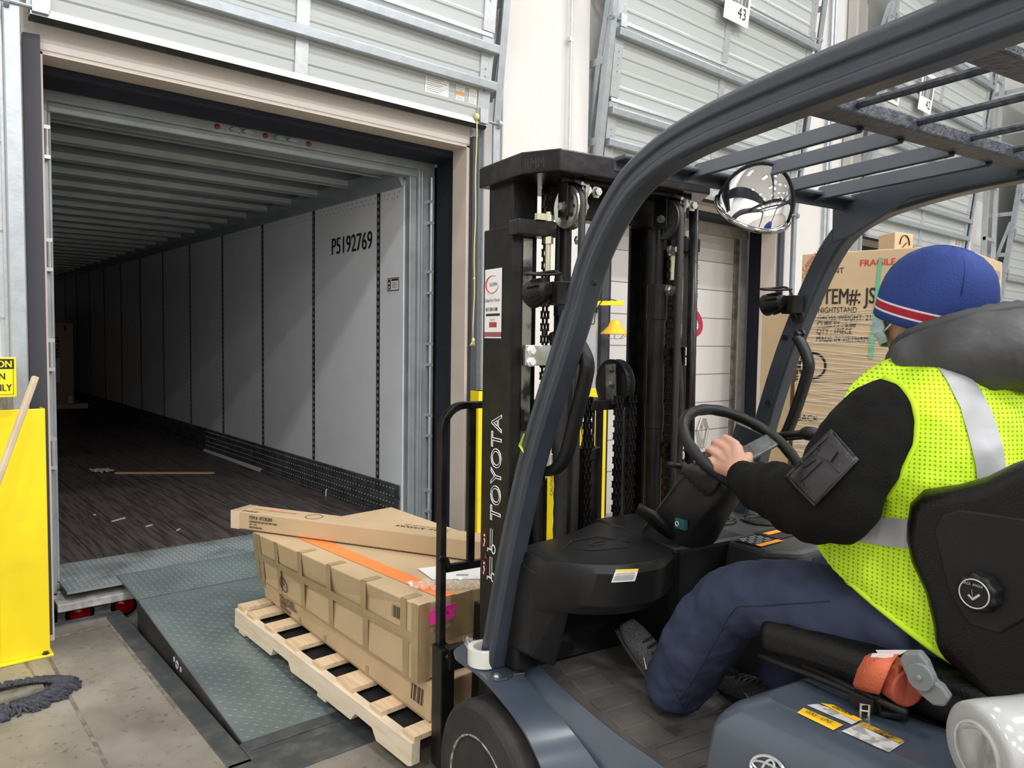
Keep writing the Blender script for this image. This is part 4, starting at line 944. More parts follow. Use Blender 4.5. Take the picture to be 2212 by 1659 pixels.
for k, (s, y) in enumerate((('NIGHTSTAND', 676), ('GROSS WEIGHT: 21 KG', 692), ("CUBE FT : 6.86'", 706), ('QTY : 1PIECE', 721), ('MADE IN VIETNAM', 737))): tl(m1, s, 1767-k, y, 0.046, 0.74, 0.0)
part('lettering', m1, ink, NS)
m1 = MB(); tl(m1, 'FRAGILE', 1857, 575, 0.05, 1.0, 0.0008); tl(m1, 'CAREFULLY', 1738, 587, 0.035, 0.9, 0, 0.9); tl(m1, 'CONTENTS', 1738, 603, 0.035, 0.9, 0, 0.9); part('red_lettering', m1, redink, NS)
m1 = MB(); m1.v = []; 
qs = [onL(*p) for p in ((1899, 556), (1906, 556), (1886, 775), (1876, 775))]; m1.face([m1.pt(fl @ Vector((p.x, p.y, 0.004))) for p in qs]); part('green_strap', m1, greenst, NS, solid=0.002)
NS2, P2 = stackbox([q_ + Vector((0.0, 0.02, 0)) for q_ in ql], 'film-wrapped nightstand carton under the FRAGILE carton', 0.62, 1.358)
m1 = MB(); tl(m1, 'BACK', 1721, 908, 0.055, 0.9); q = onL(1755, 790); 
m1.tube([fl @ Vector((q.x+0.075*cos(2*pi*k/28), q.y+0.075*sin(2*pi*k/28), 0.003)) for k in range(28)], (0.008, 0.001), 5, loop=True); part('lettering', m1, ink, NS2)
NS3, P3 = stackbox([q_ + Vector((0.01, 0.03, 0)) for q_ in ql], 'bottom film-wrapped carton of the right load standing on its pallet', 0.13, 0.618)
m1 = MB()
for k in range(9): a_ = SN.lerp(SR, k/8)*0.97 + SR.lerp(SF, 0.5)*0.03; m1.bar(V3(SN.lerp(SR, k/8), 0.11), V3(SL.lerp(SF, k/8), 0.11), 0.09, 0.02)
for k in (0, 0.5, 1): m1.bar(V3(SN.lerp(SL, k), 0.05), V3(SR.lerp(SF, k), 0.05), 0.05, 0.1)
thing('pallet', m1, woodl, 'wooden pallet under the nightstand cartons on the right', 'pallet')
side = [Vector((4.42, 2.36, 0)), Vector((5.3, 2.45, 0)), Vector((5.2, 3.2, 0)), Vector((4.30, 3.1, 0))]
lft = [ony(1668, 700, 2.55), ony(1715, 700, 2.42)]
s0 = Vector((lft[0].x, 2.62, 0)); s1 = Vector((4.24, 2.40, 0)); dd = Vector((0.75, 0.25, 0))
S4, P4 = stackbox([s1, s1+dd, s0+dd, s0], 'wrapped carton stack behind and left of the FRAGILE carton', 0.0, 1.78)
# stretch film ridges round the load
m1 = MB(); random.seed(2)
ctr = (SN+SF)/2
for k in range(110):
    z = random.uniform(0.2, 1.74); dz = random.uniform(-0.09, 0.09); o_ = 1.012
    ps = [SL, SN, SR]; q_ = [ctr + (p-ctr)*o_ for p in ps]
    m1.tube([V3(q_[0], z), V3(q_[0].lerp(q_[1], 0.5), z+dz*0.6+random.uniform(-0.01, 0.01)), V3(q_[1], z+dz), V3(q_[2], z+dz*0.3)], (0.0016, 0.0016), 4)
thing('stretch_wrap', m1, mat('wrap_strands', (0.80, 0.77, 0.70), 0.15, alpha=0.55), 'clear stretch film strands wound round the right carton load', 'film', kind='stuff')
sb = ony(1893, 545, 2.05); e0 = Vector((SN.x+0.12, SN.y+0.42, 0)); q0 = onz(1896, 547, 2.113); q1 = onz(1932, 540, 2.113); q2 = onz(1972, 545, 2.113); q0, q1, q2 = [Vector((p.x, p.y, 0)) for p in (q0, q1, q2)]
zt3 = CAM_H + 0.65
SBX, P5 = stackbox([q1, q2, q2 + (q0-q1), q0], 'small open carton with a round black mark on top of the FRAGILE carton', 2.112, 2.215)
ff = frame(V3(q1, 2.112), q2-q1, (0, 0, 1)); wq = (q2-q1).length
m1 = MB(); m1.tube([ff @ Vector((wq*0.5+0.045*cos(a), 0.035+0.055*sin(a), 0.003)) for a in [pi*k/16 for k in range(17)]], (0.006, 0.001), 5); m1.tube([ff @ Vector((wq*0.5-0.02+0.04*k, 0.02+0.03*k, 0.003)) for k in (0, 1)], (0.005, 0.001), 5); part('printed_mark', m1, ink, SBX)
q0 = onz(2075, 535, 2.113); q2 = onz(2165, 572, 2.06)
m1 = MB(); fR = frame(V3(SN, 1.36), (SR-SN), (0, 0, 1))
def onR(px, py):
    n = fR.col[2].xyz; r = ray(px, py); t = (V3(SN, 1.36)-CAM0).dot(n)/r.dot(n); return fR.inverted() @ (CAM0 + r*t)
qs = [onR(*p) for p in ((2143, 582), (2160, 587), (2160, 604), (2142, 600))]; m1.face([m1.pt(fR @ Vector((p.x, p.y, 0.002))) for p in qs]); part('barcode', m1, mat('barcode_grey', (0.30, 0.24, 0.16), 0.6), NS)

# ============================================================ FORKLIFT (truck frame: x right, y forward)
XC = 1.58
def FMB(): return MB(FM)
def FP(p): return FM @ Vector(p)
FK = root('forklift', 'dark slate-blue sit-down forklift with black mast carrying the pine pallet', 'forklift', FP((XC, 1.0, 0)), -YAW)
def fpart(name, m1, mt, parent=None, **kw): return part(name, m1, mt, parent or FK, **kw)
# --- overhead guard
C = [(1.890, .622), (1.79, .97), (1.683, 1.27), (1.52, 1.6), (1.43, 1.785), (1.325, 1.905), (1.22, 1.960), (1.09, 1.990), (.895, 2.008), (.66, 2.02), (.40, 2.03), (0.0, 2.03), (-.22, 1.97), (-.34, 1.75), (-.38, 1.2)]
def rprof(s):   # shaped tube section with grooves
    P = [(-0.034, -0.022), (-0.034, -0.010), (-0.028, -0.006), (-0.028, 0.008), (-0.036, 0.012), (-0.036, 0.028), (-0.026, 0.038), (0.016, 0.038), (0.028, 0.028), (0.028, -0.020), (0.018, -0.028), (-0.024, -0.028)]
    return [(a*s, b) for a, b in P]
GU = {}
guard_o = D.objects.new('overhead_guard', None)
m1 = FMB(); path = smooth_path([(1.110, y, z) for y, z in C], 8); m1.sweep(path, rprof(1), (1, 0, 0), bs=lambda p: 1.0+0.28*min(1, max(0, (1.45-p.y)/0.5))); OG = fpart('overhead_guard', m1, slate, smooth=False, bevel=0.006, seg=3)
D.objects.remove(guard_o)
CRR = [(1.885, .622), (1.80, .936), (1.727, 1.239), (1.649, 1.493), (1.576, 1.674), (1.492, 1.843), (1.42, 1.928), (1.33, 1.972), (1.24, 1.993), (1.10, 2.012), (.93, 2.022), (.60, 2.027), (.3, 2.03), (0.0, 2.03), (-.22, 1.97), (-.34, 1.75), (-.38, 1.2)]
m1 = FMB(); path = smooth_path([(2.05, y, z) for y, z in CRR], 8); m1.sweep(path, rprof(-1), (1, 0, 0), bs=lambda p: 1.0+0.2*min(1, max(0, (1.45-p.y)/0.5))); fpart('guard_rail', m1, slate, OG, bevel=0.006, seg=3)
m1 = FMB(); m1.bar((1.15, 1.41, 2.012), (2.05, 1.41, 2.008), 0.040, 0.012); m1.bar((1.15, 1.43, 2.0), (2.05, 1.43, 1.996), 0.008, 0.034); fpart('front_cross_bar', m1, slate, OG, bevel=0.004)
m1 = FMB(); m1.bar((1.10, 0.925, 2.028), (2.06, 0.925, 2.024), 0.060, 0.030); fpart('cross_bar', m1, under, OG, bevel=0.004)
m1 = FMB(); m1.bar((1.10, 0.62, 2.022), (2.06, 0.62, 2.022), 0.055, 0.020); fpart('cross_bar', m1, under, OG, bevel=0.004)
m1 = FMB(); m1.bar((1.10, 0.10, 2.022), (2.06, 0.10, 2.022), 0.06, 0.02); fpart('cross_bar', m1, under, OG, bevel=0.004)
for px, py in ((1500, 352), (1584, 373), (1691, 390), (1770, 408)):
    p = fy(px, py, 1.41); m1 = FMB(); m1.bar((p.x, 1.42, 2.010), (p.x, 0.94, 2.022), 0.007, 0.052, up=(0.75, 0, 1)); fpart('guard_slat', m1, slate, OG, bevel=0.002)
for x in (1.30, 1.50, 1.70, 1.88):
    m1 = FMB(); m1.cyl((x, 0.95, 2.03), (x, 0.08, 2.03), 0.008, 8); fpart('guard_rod', m1, under, OG)
m1 = FMB(); m1.prism([(2.020, 1.465, 2.018), (2.020, 0.95, 2.050), (2.020, 0.95, 1.995), (2.020, 1.22, 1.985), (2.020, 1.40, 1.90), (2.020, 1.462, 1.885)], (0.012, 0, 0)); fpart('side_plate', m1, slate, OG, bevel=0.004)
for x, s in ((1.110, 1), (2.05, -1)):
    m1 = FMB(); m1.prism([(x+a*s, y, 0.600) for a, y in ((-0.055, 1.84), (-0.05, 1.96), (0.03, 1.97), (0.05, 1.93), (0.06, 1.86), (0.055, 1.805), (0.02, 1.815), (-0.01, 1.80), (-0.045, 1.805))], (0, 0, 0.012)); fo = fpart('pillar_foot', m1, slate, OG, bevel=0.003)
    m1 = FMB(); bolt(m1, (x-0.03*s, 1.825, 0.612), (0, 0, 1), 0.008, 0.008); bolt(m1, (x+0.045*s, 1.84, 0.612), (0, 0, 1), 0.008, 0.008); fpart('bolt', m1, zinc, fo)
    m1 = FMB(); q = [(x+0.020*s, 1.575, 1.625), (x+0.045*s, 1.515, 1.575), (x+0.055*s, 1.475, 1.52), (x+0.055*s, 1.500, 1.43), (x+0.055*s, 1.545, 1.31), (x+0.055*s, 1.585, 1.245), (x+0.045*s, 1.65, 1.225), (x+0.02*s, 1.73, 1.215)]
    q = [fx(px_, py_, x+0.045*s) for px_, py_ in (((1232, 722), (1252, 745), (1268, 785), (1262, 830), (1243, 905), (1222, 985), (1196, 1015), (1160, 1018)) if s > 0 else ((1722, 728), (1735, 750), (1747, 785), (1742, 815), (1728, 860), (1710, 910), (1692, 945), (1668, 952)))]
    m1.tube(smooth_path(q, 5), [(0.014, 0.019)]*(len(q)*5-4), 12, sq=0.6, up=(1, 0, 0)); fpart('grab_handle', m1, plas, OG, smooth=True)
    m1 = FMB(); bolt(m1, (x+0.03*s, 1.555, 1.612), (1*s, 0, 0), 0.010, 0.03); bolt(m1, (x-0.034, 1.60 if s > 0 else 1.62, 1.60), (-1, 0, 0), 0.007, 0.003); fpart('bolt', m1, blackm, OG)
m1 = FMB(); q = fx(1270, 612, 1.074); m1.cyl((1.072, q.y-0.02, q.z), (1.08, q.y-0.02, q.z), 0.007, 12); q = fx(1660, 870, 2.01); m1.cyl((2.008, q.y, q.z), (2.018, q.y, q.z), 0.012, 14); q = fx(1722, 684, 2.01); m1.cyl((2.008, q.y, q.z), (2.02, q.y, q.z), 0.022, 18); fpart('bolt_hole', m1, dark, OG)
# head lights
def headlight(cx, cy, cz, s):
    HS = 0.68
    def fp2(n, mm, mt, par, **kw):
        cw = FP((cx, cy, cz)); mm.v = [cw+(v-cw)*HS for v in mm.v]; return fpart(n, mm, mt, par, **kw)
    m1 = FMB(); ax = Vector((-0.10, 0.95, -0.18)).normalized(); c = Vector((cx, cy, cz))
    m1.lathe([(0.020, -0.045), (0.035, -0.03), (0.046, 0.01), (0.052, 0.045), (0.050, 0.052), (0.045, 0.052)], c, ax, 28); hl = fp2('headlight', m1, plas, OG)
    m1 = FMB(); m1.lathe([(0.044, 0.048), (0.04, 0.054), (0.0, 0.057)], c, ax, 20); fp2('lens', m1, mat('lamp_lens', (0.6, 0.6, 0.6), 0.08, coat=1), hl, smooth=True)
    m1 = FMB()
    for k in range(9):
        a = 2*pi*k/9; u = ax.cross(Vector((0, 0, 1))).normalized(); w = ax.cross(u); o_ = c + (u*cos(a)+w*sin(a))*0.040 - ax*0.035
        m1.bar(o_, o_ + ax*0.055 + (u*cos(a)+w*sin(a))*0.006, 0.005, 0.016, up=(u*cos(a)+w*sin(a)))
    fp2('cooling_fin', m1, plas, hl)
    m1 = FMB(); m1.hexa([(cx+s*0.02, cy-0.08, cz-0.05), (cx+s*0.065, cy-0.11, cz-0.05), (cx+s*0.065, cy-0.03, cz-0.05), (cx+s*0.02, cy-0.02, cz-0.05), (cx+s*0.02, cy-0.09, cz+0.035), (cx+s*0.065, cy-0.11, cz+0.035), (cx+s*0.065, cy-0.03, cz+0.035), (cx+s*0.02, cy-0.02, cz+0.035)])
    m1.bar((cx+0.13*s, cy-0.03, cz), (cx-0.02*s, cy+0.0, cz), 0.05, 0.008); fp2('lamp_bracket', m1, blackm, hl, bevel=0.004)
    m1 = FMB(); m1.tube(smooth_path([(cx-0.045, cy+0.02, cz+0.062), (cx-0.035, cy+0.055, cz+0.068), (cx+0.03, cy+0.055, cz+0.072), (cx+0.065, cy-0.01, cz+0.075), (cx+0.055, cy-0.05, cz+0.03), (cx+0.035, cy-0.045, cz-0.045)], 5), 0.006, 8); m1.tube(smooth_path([(cx-0.045, cy+0.02, cz+0.062), (cx, cy-0.02, cz+0.06), (cx+0.055, cy-0.05, cz+0.065)], 5), 0.005, 8); fp2('guard_wire', m1, blackm, hl, smooth=True)
    m1 = FMB(); m1.tube(smooth_path([(cx+0.02, cy-0.03, cz+0.03), (cx+0.03, cy-0.07, cz-0.02), (cx+0.05, cy-0.09, cz-0.07), (cx+0.09, cy-0.09, cz-0.06)], 5), 0.004, 6); fp2('cable', m1, plas, hl, smooth=True)
p = fx(1168, 630, 1.045); headlight(p.x, p.y, p.z, 1)
p = fx(1674, 655, 1.97); headlight(p.x, p.y, p.z, 1)
# dome mirror (quarter dome, its rims meeting in two tips)
c_ = fy(1627, 450, 1.33); MR = root('safety_mirror', 'chrome quarter-dome mirror fixed under the front of the overhead guard', 'mirror', FP(c_), -YAW)
R3 = FI.to_3x3(); nn = (R3 @ (CAM0 - FP(c_))).normalized(); rr_ = (R3 @ r3); rr_ = (rr_ - nn*rr_.dot(nn)).normalized(); uv_ = nn.cross(rr_).normalized()
am = (rr_*0.94 - uv_*0.34).normalized(); pm = nn.cross(am).normalized(); dist = (FP(c_)-CAM0).length; R_ = 71/1629.0*dist; c0 = Vector(c_)
def dome(th, ph, s=1.0): return c0 + am*(R_*cos(th)*s) + (pm*(1.24*cos(ph)) + (nn*0.88 - pm*0.46)*sin(ph))*(R_*sin(th)*s)
m1 = FMB(); m1.rings([[dome(pi*i/28, (pi/2)*j/16) for j in range(17)] for i in range(29)], closed=False, cap=False); part('mirror_dome', m1, mirrorm, MR, smooth=True)
m1 = FMB(); m1.tube([dome(pi*i/28, 0, 1.02) for i in range(29)], 0.0045, 8); part('dome_rim', m1, plas, MR, smooth=True)
m1 = FMB(); m1.tube([dome(pi*i/28, pi/2, 1.05) - pm*0.004 for i in range(29)], 0.0065, 8); part('chrome_guard', m1, mat('dark_chrome', (0.35, 0.35, 0.36), 0.12, 1.0), MR, smooth=True)
m1 = FMB(); m1.rings([[dome(pi*i/28, 0, 1.0), c0 + am*(R_*cos(pi*i/28)), dome(pi*i/28, pi/2, 1.0)] for i in range(29)], closed=False, cap=False); part('back_plate', m1, plas, MR)
m1 = FMB(); m1.bar(c0 - nn*0.01, (c0.x+0.02, 1.42, 1.99), 0.02, 0.008); part('mount_strap', m1, plas, MR)

# --- mast
MA = FMB(); MA.prism([(1.235, 2.25, 2.085), (1.235, 1.985, 2.085), (1.305, 1.875, 2.085), (1.93, 1.875, 2.085), (2.0, 1.985, 2.085), (2.0, 2.25, 2.085)], (0, 0, 0.068))
MS = fpart('mast', MA, black, bevel=0.005)
m1 = FMB(); text_mb(m1, 'RMM', 0.045, frame((1.241, 1.975, 2.10), (0.54, -0.84, 0), (0, 0, 1)), 'LEFT', 0.7, off=0.0005, bold=0.001); fpart('cast_lettering', m1, mat('gloss_black', (0.02, 0.02, 0.02), 0.15), MS)
m1 = FMB(); m1.box((1.40, 2.06, 1.985), (1.86, 2.12, 2.085)); m1.box((1.36, 1.93, 2.072), (1.9, 1.95, 2.086)); fpart('tie_beam', m1, black, MS, bevel=0.004)
for x, s in ((1.235, 1), (2.0, -1)):
    m1 = FMB(); a = lambda k: x+s*k     # outer I-channel
    m1.prism([(a(0), 2.21, 0.08), (a(0.0), 2.03, 0.08), (a(0.075), 2.03, 0.08), (a(0.075), 2.052, 0.08), (a(0.026), 2.052, 0.08), (a(0.026), 2.188, 0.08), (a(0.07), 2.188, 0.08), (a(0.07), 2.21, 0.08)], (0, 0, 1.86)); fpart('outer_channel', m1, blackm, MS, bevel=0.004)
    m1 = FMB(); m1.prism([(a(0.035), 2.24, 0.10), (a(0.035), 2.085, 0.10), (a(0.13), 2.085, 0.10), (a(0.13), 2.105, 0.10), (a(0.07), 2.105, 0.10), (a(0.07), 2.225, 0.10), (a(0.12), 2.225, 0.10), (a(0.12), 2.24, 0.10)], (0, 0, 1.99)); fpart('inner_channel', m1, black, MS, bevel=0.004)
    m1 = FMB(); m1.bar((a(0.056), 2.0275, 1.15), (a(0.056), 2.0275, 1.90), 0.034, 0.006, up=(0, 1, 0)); fpart('wear_face', m1, mat('polished_rail', (0.30, 0.31, 0.28), 0.3, 0.9, col2=(0.04, 0.04, 0.04), scale=15, lo=0.45, hi=0.6), MS)
    m1 = FMB(); m1.box((min(a(-0.004), a(0.14)), 1.985, 1.905), (max(a(-0.004), a(0.14)), 2.05, 1.955)); fpart('chain_anchor', m1, black, MS, bevel=0.006)
    # cylinder + rod
    cxx = a(0.185); m1 = FMB(); m1.cyl((cxx, 2.0, 0.15), (cxx, 2.0, 1.68), 0.031, 20); m1.cyl((cxx, 2.0, 1.66), (cxx, 2.0, 1.78), 0.036, 20); m1.cyl((cxx, 2.0, 1.28), (cxx, 2.0, 1.36), 0.034, 20); cy_ = fpart('lift_cylinder', m1, blackm, MS, smooth=False)
    m1 = FMB(); m1.cyl((cxx, 2.0, 1.78), (cxx, 2.0, 2.08), 0.018, 14); fpart('rod', m1, black, cy_)
    m1 = FMB(); bolt(m1, (cxx+0.02, 1.97, 1.76), (0.3, -1, 0), 0.014, 0.04); bolt(m1, (cxx+0.02, 1.97, 1.90), (0.3, -1, 0), 0.010, 0.03); fpart('port_fitting', m1, zinc, cy_)
    # hose sheave at the top
    sh = Vector((a(0.175), 1.965, 2.00)); m1 = FMB(); axp = Vector((1, 0.0, 0))
    m1.lathe([(0.0, -0.012), (0.050, -0.012), (0.066, -0.018), (0.068, -0.013), (0.056, -0.006), (0.056, 0.006), (0.068, 0.013), (0.066, 0.018), (0.050, 0.012), (0.0, 0.012)], sh, axp, 36); pu_ = fpart('hose_pulley', m1, zinc if s > 0 else plasg, MS, smooth=False)
    m1 = FMB()
    for k in range(8): m1.cyl(sh + Vector((-0.0135, 0.034*cos(k*pi/4), 0.034*sin(k*pi/4))), sh + Vector((0.0135, 0.034*cos(k*pi/4), 0.034*sin(k*pi/4))), 0.006, 8)
    fpart('pulley_hole', m1, dark, pu_)
    m1 = FMB(); m1.box((sh.x+0.02, sh.y-0.045, sh.z-0.05), (sh.x+0.028, sh.y+0.03, sh.z+0.085)); m1.box((sh.x-0.028, sh.y-0.02, sh.z-0.03), (sh.x-0.022, sh.y+0.03, sh.z+0.085)); fpart('pulley_plate', m1, black, pu_, bevel=0.002)
    m1 = FMB(); bolt(m1, sh + Vector((-0.022, 0, 0)), (-1, 0, 0), 0.013, 0.02); bolt(m1, sh + Vector((0.024, -0.03, 0)), (0.2, -1, 0), 0.010, 0.02)
    for dx in (0.0, 0.04): bolt(m1, (sh.x+0.03+dx, 1.93, 2.05), (0, -1, 0), 0.013, 0.02)
    fpart('bolt', m1, zinc, pu_)
    m1 = FMB(); m1.tube([(sh.x-0.01, sh.y-0.075, 2.062), (sh.x-0.01, sh.y-0.02, 2.085), (sh.x+0.015, sh.y-0.07, 2.06), (sh.x+0.018, sh.y-0.04, 1.96)], 0.006, 6); fpart('hose_retainer', m1, zinc, pu_)
    # hoses over the pulley
    m1 = FMB()
    for r_, dx in ((0.062, 0.0),):
        arc = [(sh.x+dx, sh.y - r_*cos(t), sh.z + r_*sin(t)) for t in [k*pi/10 for k in range(11)]]
        m1.tube([(sh.x+dx-0.01, sh.y-r_, 0.45), (sh.x+dx-0.005, sh.y-r_, 1.2)] + arc + [(sh.x+dx, sh.y+r_, 1.2)], 0.0115, 10, up=(1, 0, 0))
    fpart('hydraulic_hose', m1, mat('hose_rubber', (0.02, 0.02, 0.019), 0.5), MS, smooth=True)
    # chain pair
    m1 = FMB(); cxh = a(0.115); z = 0.55
    while z < 2.04:
        k = int(round((z-0.55)/0.0195)) % 2
        for dx in ((-0.012, 0.012, 0.0) if k else (-0.007, 0.007)): m1.tube([(cxh+dx, 2.01, z-0.012), (cxh+dx, 2.01, z), (cxh+dx, 2.01, z+0.012)], [(0.0016, 0.009), (0.0016, 0.0065), (0.0016, 0.009)], 6, up=(0, 1, 0))
        m1.cyl((cxh-0.016, 2.01, z+0.0098), (cxh+0.016, 2.01, z+0.0098), 0.0035, 6); z += 0.0195
    fpart('lift_chain', m1, mat('greasy_chain', (0.030, 0.024, 0.019), 0.35, 0.6), MS)
    m1 = FMB(); m1.cyl((cxh, 2.0, 1.80), (cxh, 2.0, 1.985), 0.010, 10); m1.lathe([(0.017, 0), (0.017, 0.022)], (cxh, 2.0, 1.885), (0, 0, 1), 6); m1.lathe([(0.017, 0), (0.017, 0.02)], (cxh, 2.0, 1.955), (0, 0, 1), 6); m1.box((min(a(0.06), a(0.10)), 1.98, 1.955), (max(a(0.06), a(0.10)), 1.995, 1.975)); fpart('chain_bolt', m1, mat('yellow_zinc', (0.60, 0.60, 0.42), 0.3, 0.8), MS)
    # clamps with bolts
    for zz in (1.53, 1.19):
        m1 = FMB(); m1.box((min(a(0.035), a(0.11)), 1.995, zz-0.03), (max(a(0.035), a(0.11)), 2.01, zz+0.035)); m1.box((min(a(0.10), a(0.108)), 1.94, zz-0.03), (max(a(0.10), a(0.108)), 2.0, zz+0.035)); cl = fpart('rail_clamp', m1, zinc if (s > 0) else blackm, MS, bevel=0.002)
        m1 = FMB(); bolt(m1, (a(0.055), 1.995, zz+0.018), (0, -1, 0), 0.011, 0.014); bolt(m1, (a(0.055), 1.995, zz-0.018), (0, -1, 0), 0.011, 0.014); fpart('bolt', m1, whitel, cl)
# centre free-lift cylinder with pulleys and chains
m1 = FMB(); m1.cyl((1.60, 2.10, 0.2), (1.60, 2.10, 1.18), 0.040, 20); m1.cyl((1.60, 2.10, 1.17), (1.60, 2.10, 1.21), 0.044, 20); m1.box((1.46, 2.07, 1.34), (1.74, 2.13, 1.375)); cc_ = fpart('centre_cylinder', m1, blackm, MS, bevel=0.003)
m1 = FMB(); m1.cyl((1.60, 2.10, 1.20), (1.60, 2.10, 1.36), 0.024, 20); fpart('chrome_rod', m1, chrome, cc_, smooth=True)
for x in (1.50, 1.70):
    m1 = FMB(); m1.lathe([(0.03, -0.014), (0.075, -0.014), (0.088, -0.018), (0.088, -0.013), (0.076, -0.006), (0.076, 0.006), (0.088, 0.013), (0.088, 0.018), (0.075, 0.014), (0.03, 0.014)], (x, 2.08, 1.43), (1, 0, 0), 30)
    for k in range(7): m1.bar((x, 2.08+0.03*cos(k*2*pi/7), 1.43+0.03*sin(k*2*pi/7)), (x, 2.08+0.08*cos(k*2*pi/7), 1.43+0.08*sin(k*2*pi/7)), 0.012, 0.008)
    pl_ = fpart('chain_pulley', m1, plas, MS)
    m1 = FMB(); m1.bar((x-0.03, 2.06, 1.36), (x-0.03, 2.07, 1.50), 0.05, 0.006, up=(1, 0, 0)); bolt(m1, (x-0.034, 2.065, 1.43), (-1, 0, 0), 0.012, 0.012); bolt(m1, (x-0.034, 2.065, 1.48), (-1, 0, 0), 0.009, 0.01); fpart('pulley_cheek', m1, steel, pl_)
for x in (1.47, 1.53, 1.66, 1.72):
    m1 = FMB(); z = 0.5; k = 0
    while z < 1.40:
        k ^= 1
        for dx in ((-0.014, 0.014, 0.0) if k else (-0.008, 0.008)): m1.tube([(x+dx, 2.01, z-0.012), (x+dx, 2.01, z), (x+dx, 2.01, z+0.012)], [(0.002, 0.011), (0.002, 0.008), (0.002, 0.011)], 6, up=(0, 1, 0))
        z += 0.021
    fpart('lift_chain', m1, plas, MS)
m1 = FMB()
for x, r_ in ((1.40, 0.024), (1.445, 0.014)): m1.tube(smooth_path([(x, 1.99, 0.5), (x+0.005, 1.985, 1.0), (x, 1.99, 1.45), (x+0.02, 2.05, 1.60)], 6), r_, 10)
m1.tube(smooth_path([(1.875, 1.96, 1.93), (1.86, 1.95, 1.80), (1.845, 1.93, 1.6), (1.87, 1.93, 1.4), (1.88, 1.94, 1.15), (1.85, 1.95, 0.95)], 6), 0.012, 8)
fpart('hydraulic_hose', m1, rubber, MS, smooth=True)
m1 = FMB(); m1.cyl((1.93, 1.93, 0.6), (1.93, 1.95, 2.05), 0.017, 12); m1.cyl((1.47, 2.1, 1.0), (1.47, 2.1, 2.0), 0.014, 10); fpart('tube_post', m1, black, MS, smooth=True)
# mast decals on the left face
xo = 1.2345; Fm = lambda y, z: frame((xo, y, z), (0, 0, 1), (0, 1, 0))
FT = frame((xo-0.0005, 2.075, 0.985), (0, 0, 1), (0, 1, 0)); m1 = FMB(); text_mb(m1, 'TOYOTA', 0.092, FT, 'LEFT', 0.93, off=0.001, outline=0.0019, bold=0.0035); fpart('mast_lettering', m1, whitel, MS, label='white outlined lettering')
FD = frame((xo-0.0005, 2.195, 1.585), (0, -1, 0), (0, 0, 1)); m1 = FMB(); rectf(m1, FD, 0, 0, 0.11, 0.225); ST = fpart('dealer_sticker', m1, white, MS, label='white dealer sticker')
m1 = FMB(); text_mb(m1, 'SHOPPA', 0.018, FD @ Matrix.Translation((0.03, 0.168, 0)), 'LEFT', 0.8); text_mb(m1, 'Dallas/Fort Worth', 0.016, FD @ Matrix.Translation((0.002, 0.118, 0)), 'LEFT', 0.8); text_mb(m1, '817-359-1100', 0.017, FD @ Matrix.Translation((0.008, 0.088, 0)), 'LEFT', 0.8, bold=0.0008); rectf(m1, FD, 0.01, 0.072, 0.10, 0.080, 0.0015); fpart('lettering', m1, ink, ST)
m1 = FMB(); m1.tube([FD @ Vector((0.05+0.040*cos(t), 0.175+0.028*sin(t), 0.001)) for t in [pi/3+k*2*pi*0.8/24 for k in range(25)]], [(0.001+0.004*sin(pi*k/24), 0.0008) for k in range(25)], 5); rectf(m1, FD, 0.03, 0.035, 0.08, 0.052); text_mb(m1, 'TOYOTA', 0.01, FD @ Matrix.Translation((0.035, 0.056, 0)), 'LEFT', 0.8); rectf(m1, FD, 0, 0.004, 0.11, 0.020); fpart('red_print', m1, redink, ST)
# mast safety pictogram
FD = frame((xo-0.0005, 2.20, 0.775), (0, -1, 0), (0, 0, 1)); m1 = FMB()
def seg(m1, F, pts, w=0.0022): m1.tube([F @ Vector((x, y, 0.001)) for x, y in pts], (w, 0.0008), 5, up=(F.col[2].xyz))
for yy in (0.0, 0.095):
    seg(m1, FD, [(0.045, yy+0.005), (0.045, yy+0.015), (0.075, yy+0.015)], 0.003); seg(m1, FD, [(0.062, yy+0.014), (0.062, yy+0.085), (0.075, yy+0.085), (0.075, yy+0.014)], 0.0018); seg(m1, FD, [(0.083+0.012*cos(t), yy+0.02+0.014*sin(t)) for t in [k*2*pi/12 for k in range(13)]], 0.003)
    seg(m1, FD, [(0.022, yy+0.045), (0.024, yy+0.03), (0.018, yy+0.015)], 0.003); seg(m1, FD, [(0.018, yy+0.04), (0.028, yy+0.034)], 0.002); m1.ell(FD @ Vector((0.022, yy+0.053, 0.001)), (0.002, 0.0045, 0.0045), 10, 6)
fpart('safety_pictogram', m1, whitel, MS)
m1 = FMB()
for yy in (0.0, 0.095): seg(m1, FD, [(0.022+0.017*cos(t), yy+0.038+0.024*sin(t)) for t in [k*2*pi/20 for k in range(21)]], 0.0015)
m1.face([m1.pt(FD @ Vector(p)) for p in ((0.024, 0.072, 0.001), (0.044, 0.072, 0.001), (0.034, 0.090, 0.001))]); fpart('red_print', m1, mat('dark_red_print', (0.30, 0.01, 0.02), 0.5), MS)
m1 = FMB(); p = fy(1178, 1080, 1.98); m1.rings([[(p.x-0.012*(1.0 if k % 2 else 0.8), 1.95, 0.70+0.028*k), (p.x+0.012*(1.0 if k % 2 else 0.8), 1.95, 0.70+0.028*k), (p.x+0.01, 1.956, 0.70+0.028*k), (p.x-0.01, 1.956, 0.70+0.028*k)] for k in range(18)]); fpart('caution_strip', m1, yellow, MS, label='yellow strip with black print')
m1 = FMB(); text_mb(m1, 'CAUTION', 0.016, frame((p.x+0.006, 1.948, 1.09), (0, 0, 1), (-1, 0, 0)), 'LEFT'); fpart('lettering', m1, ink, MS)

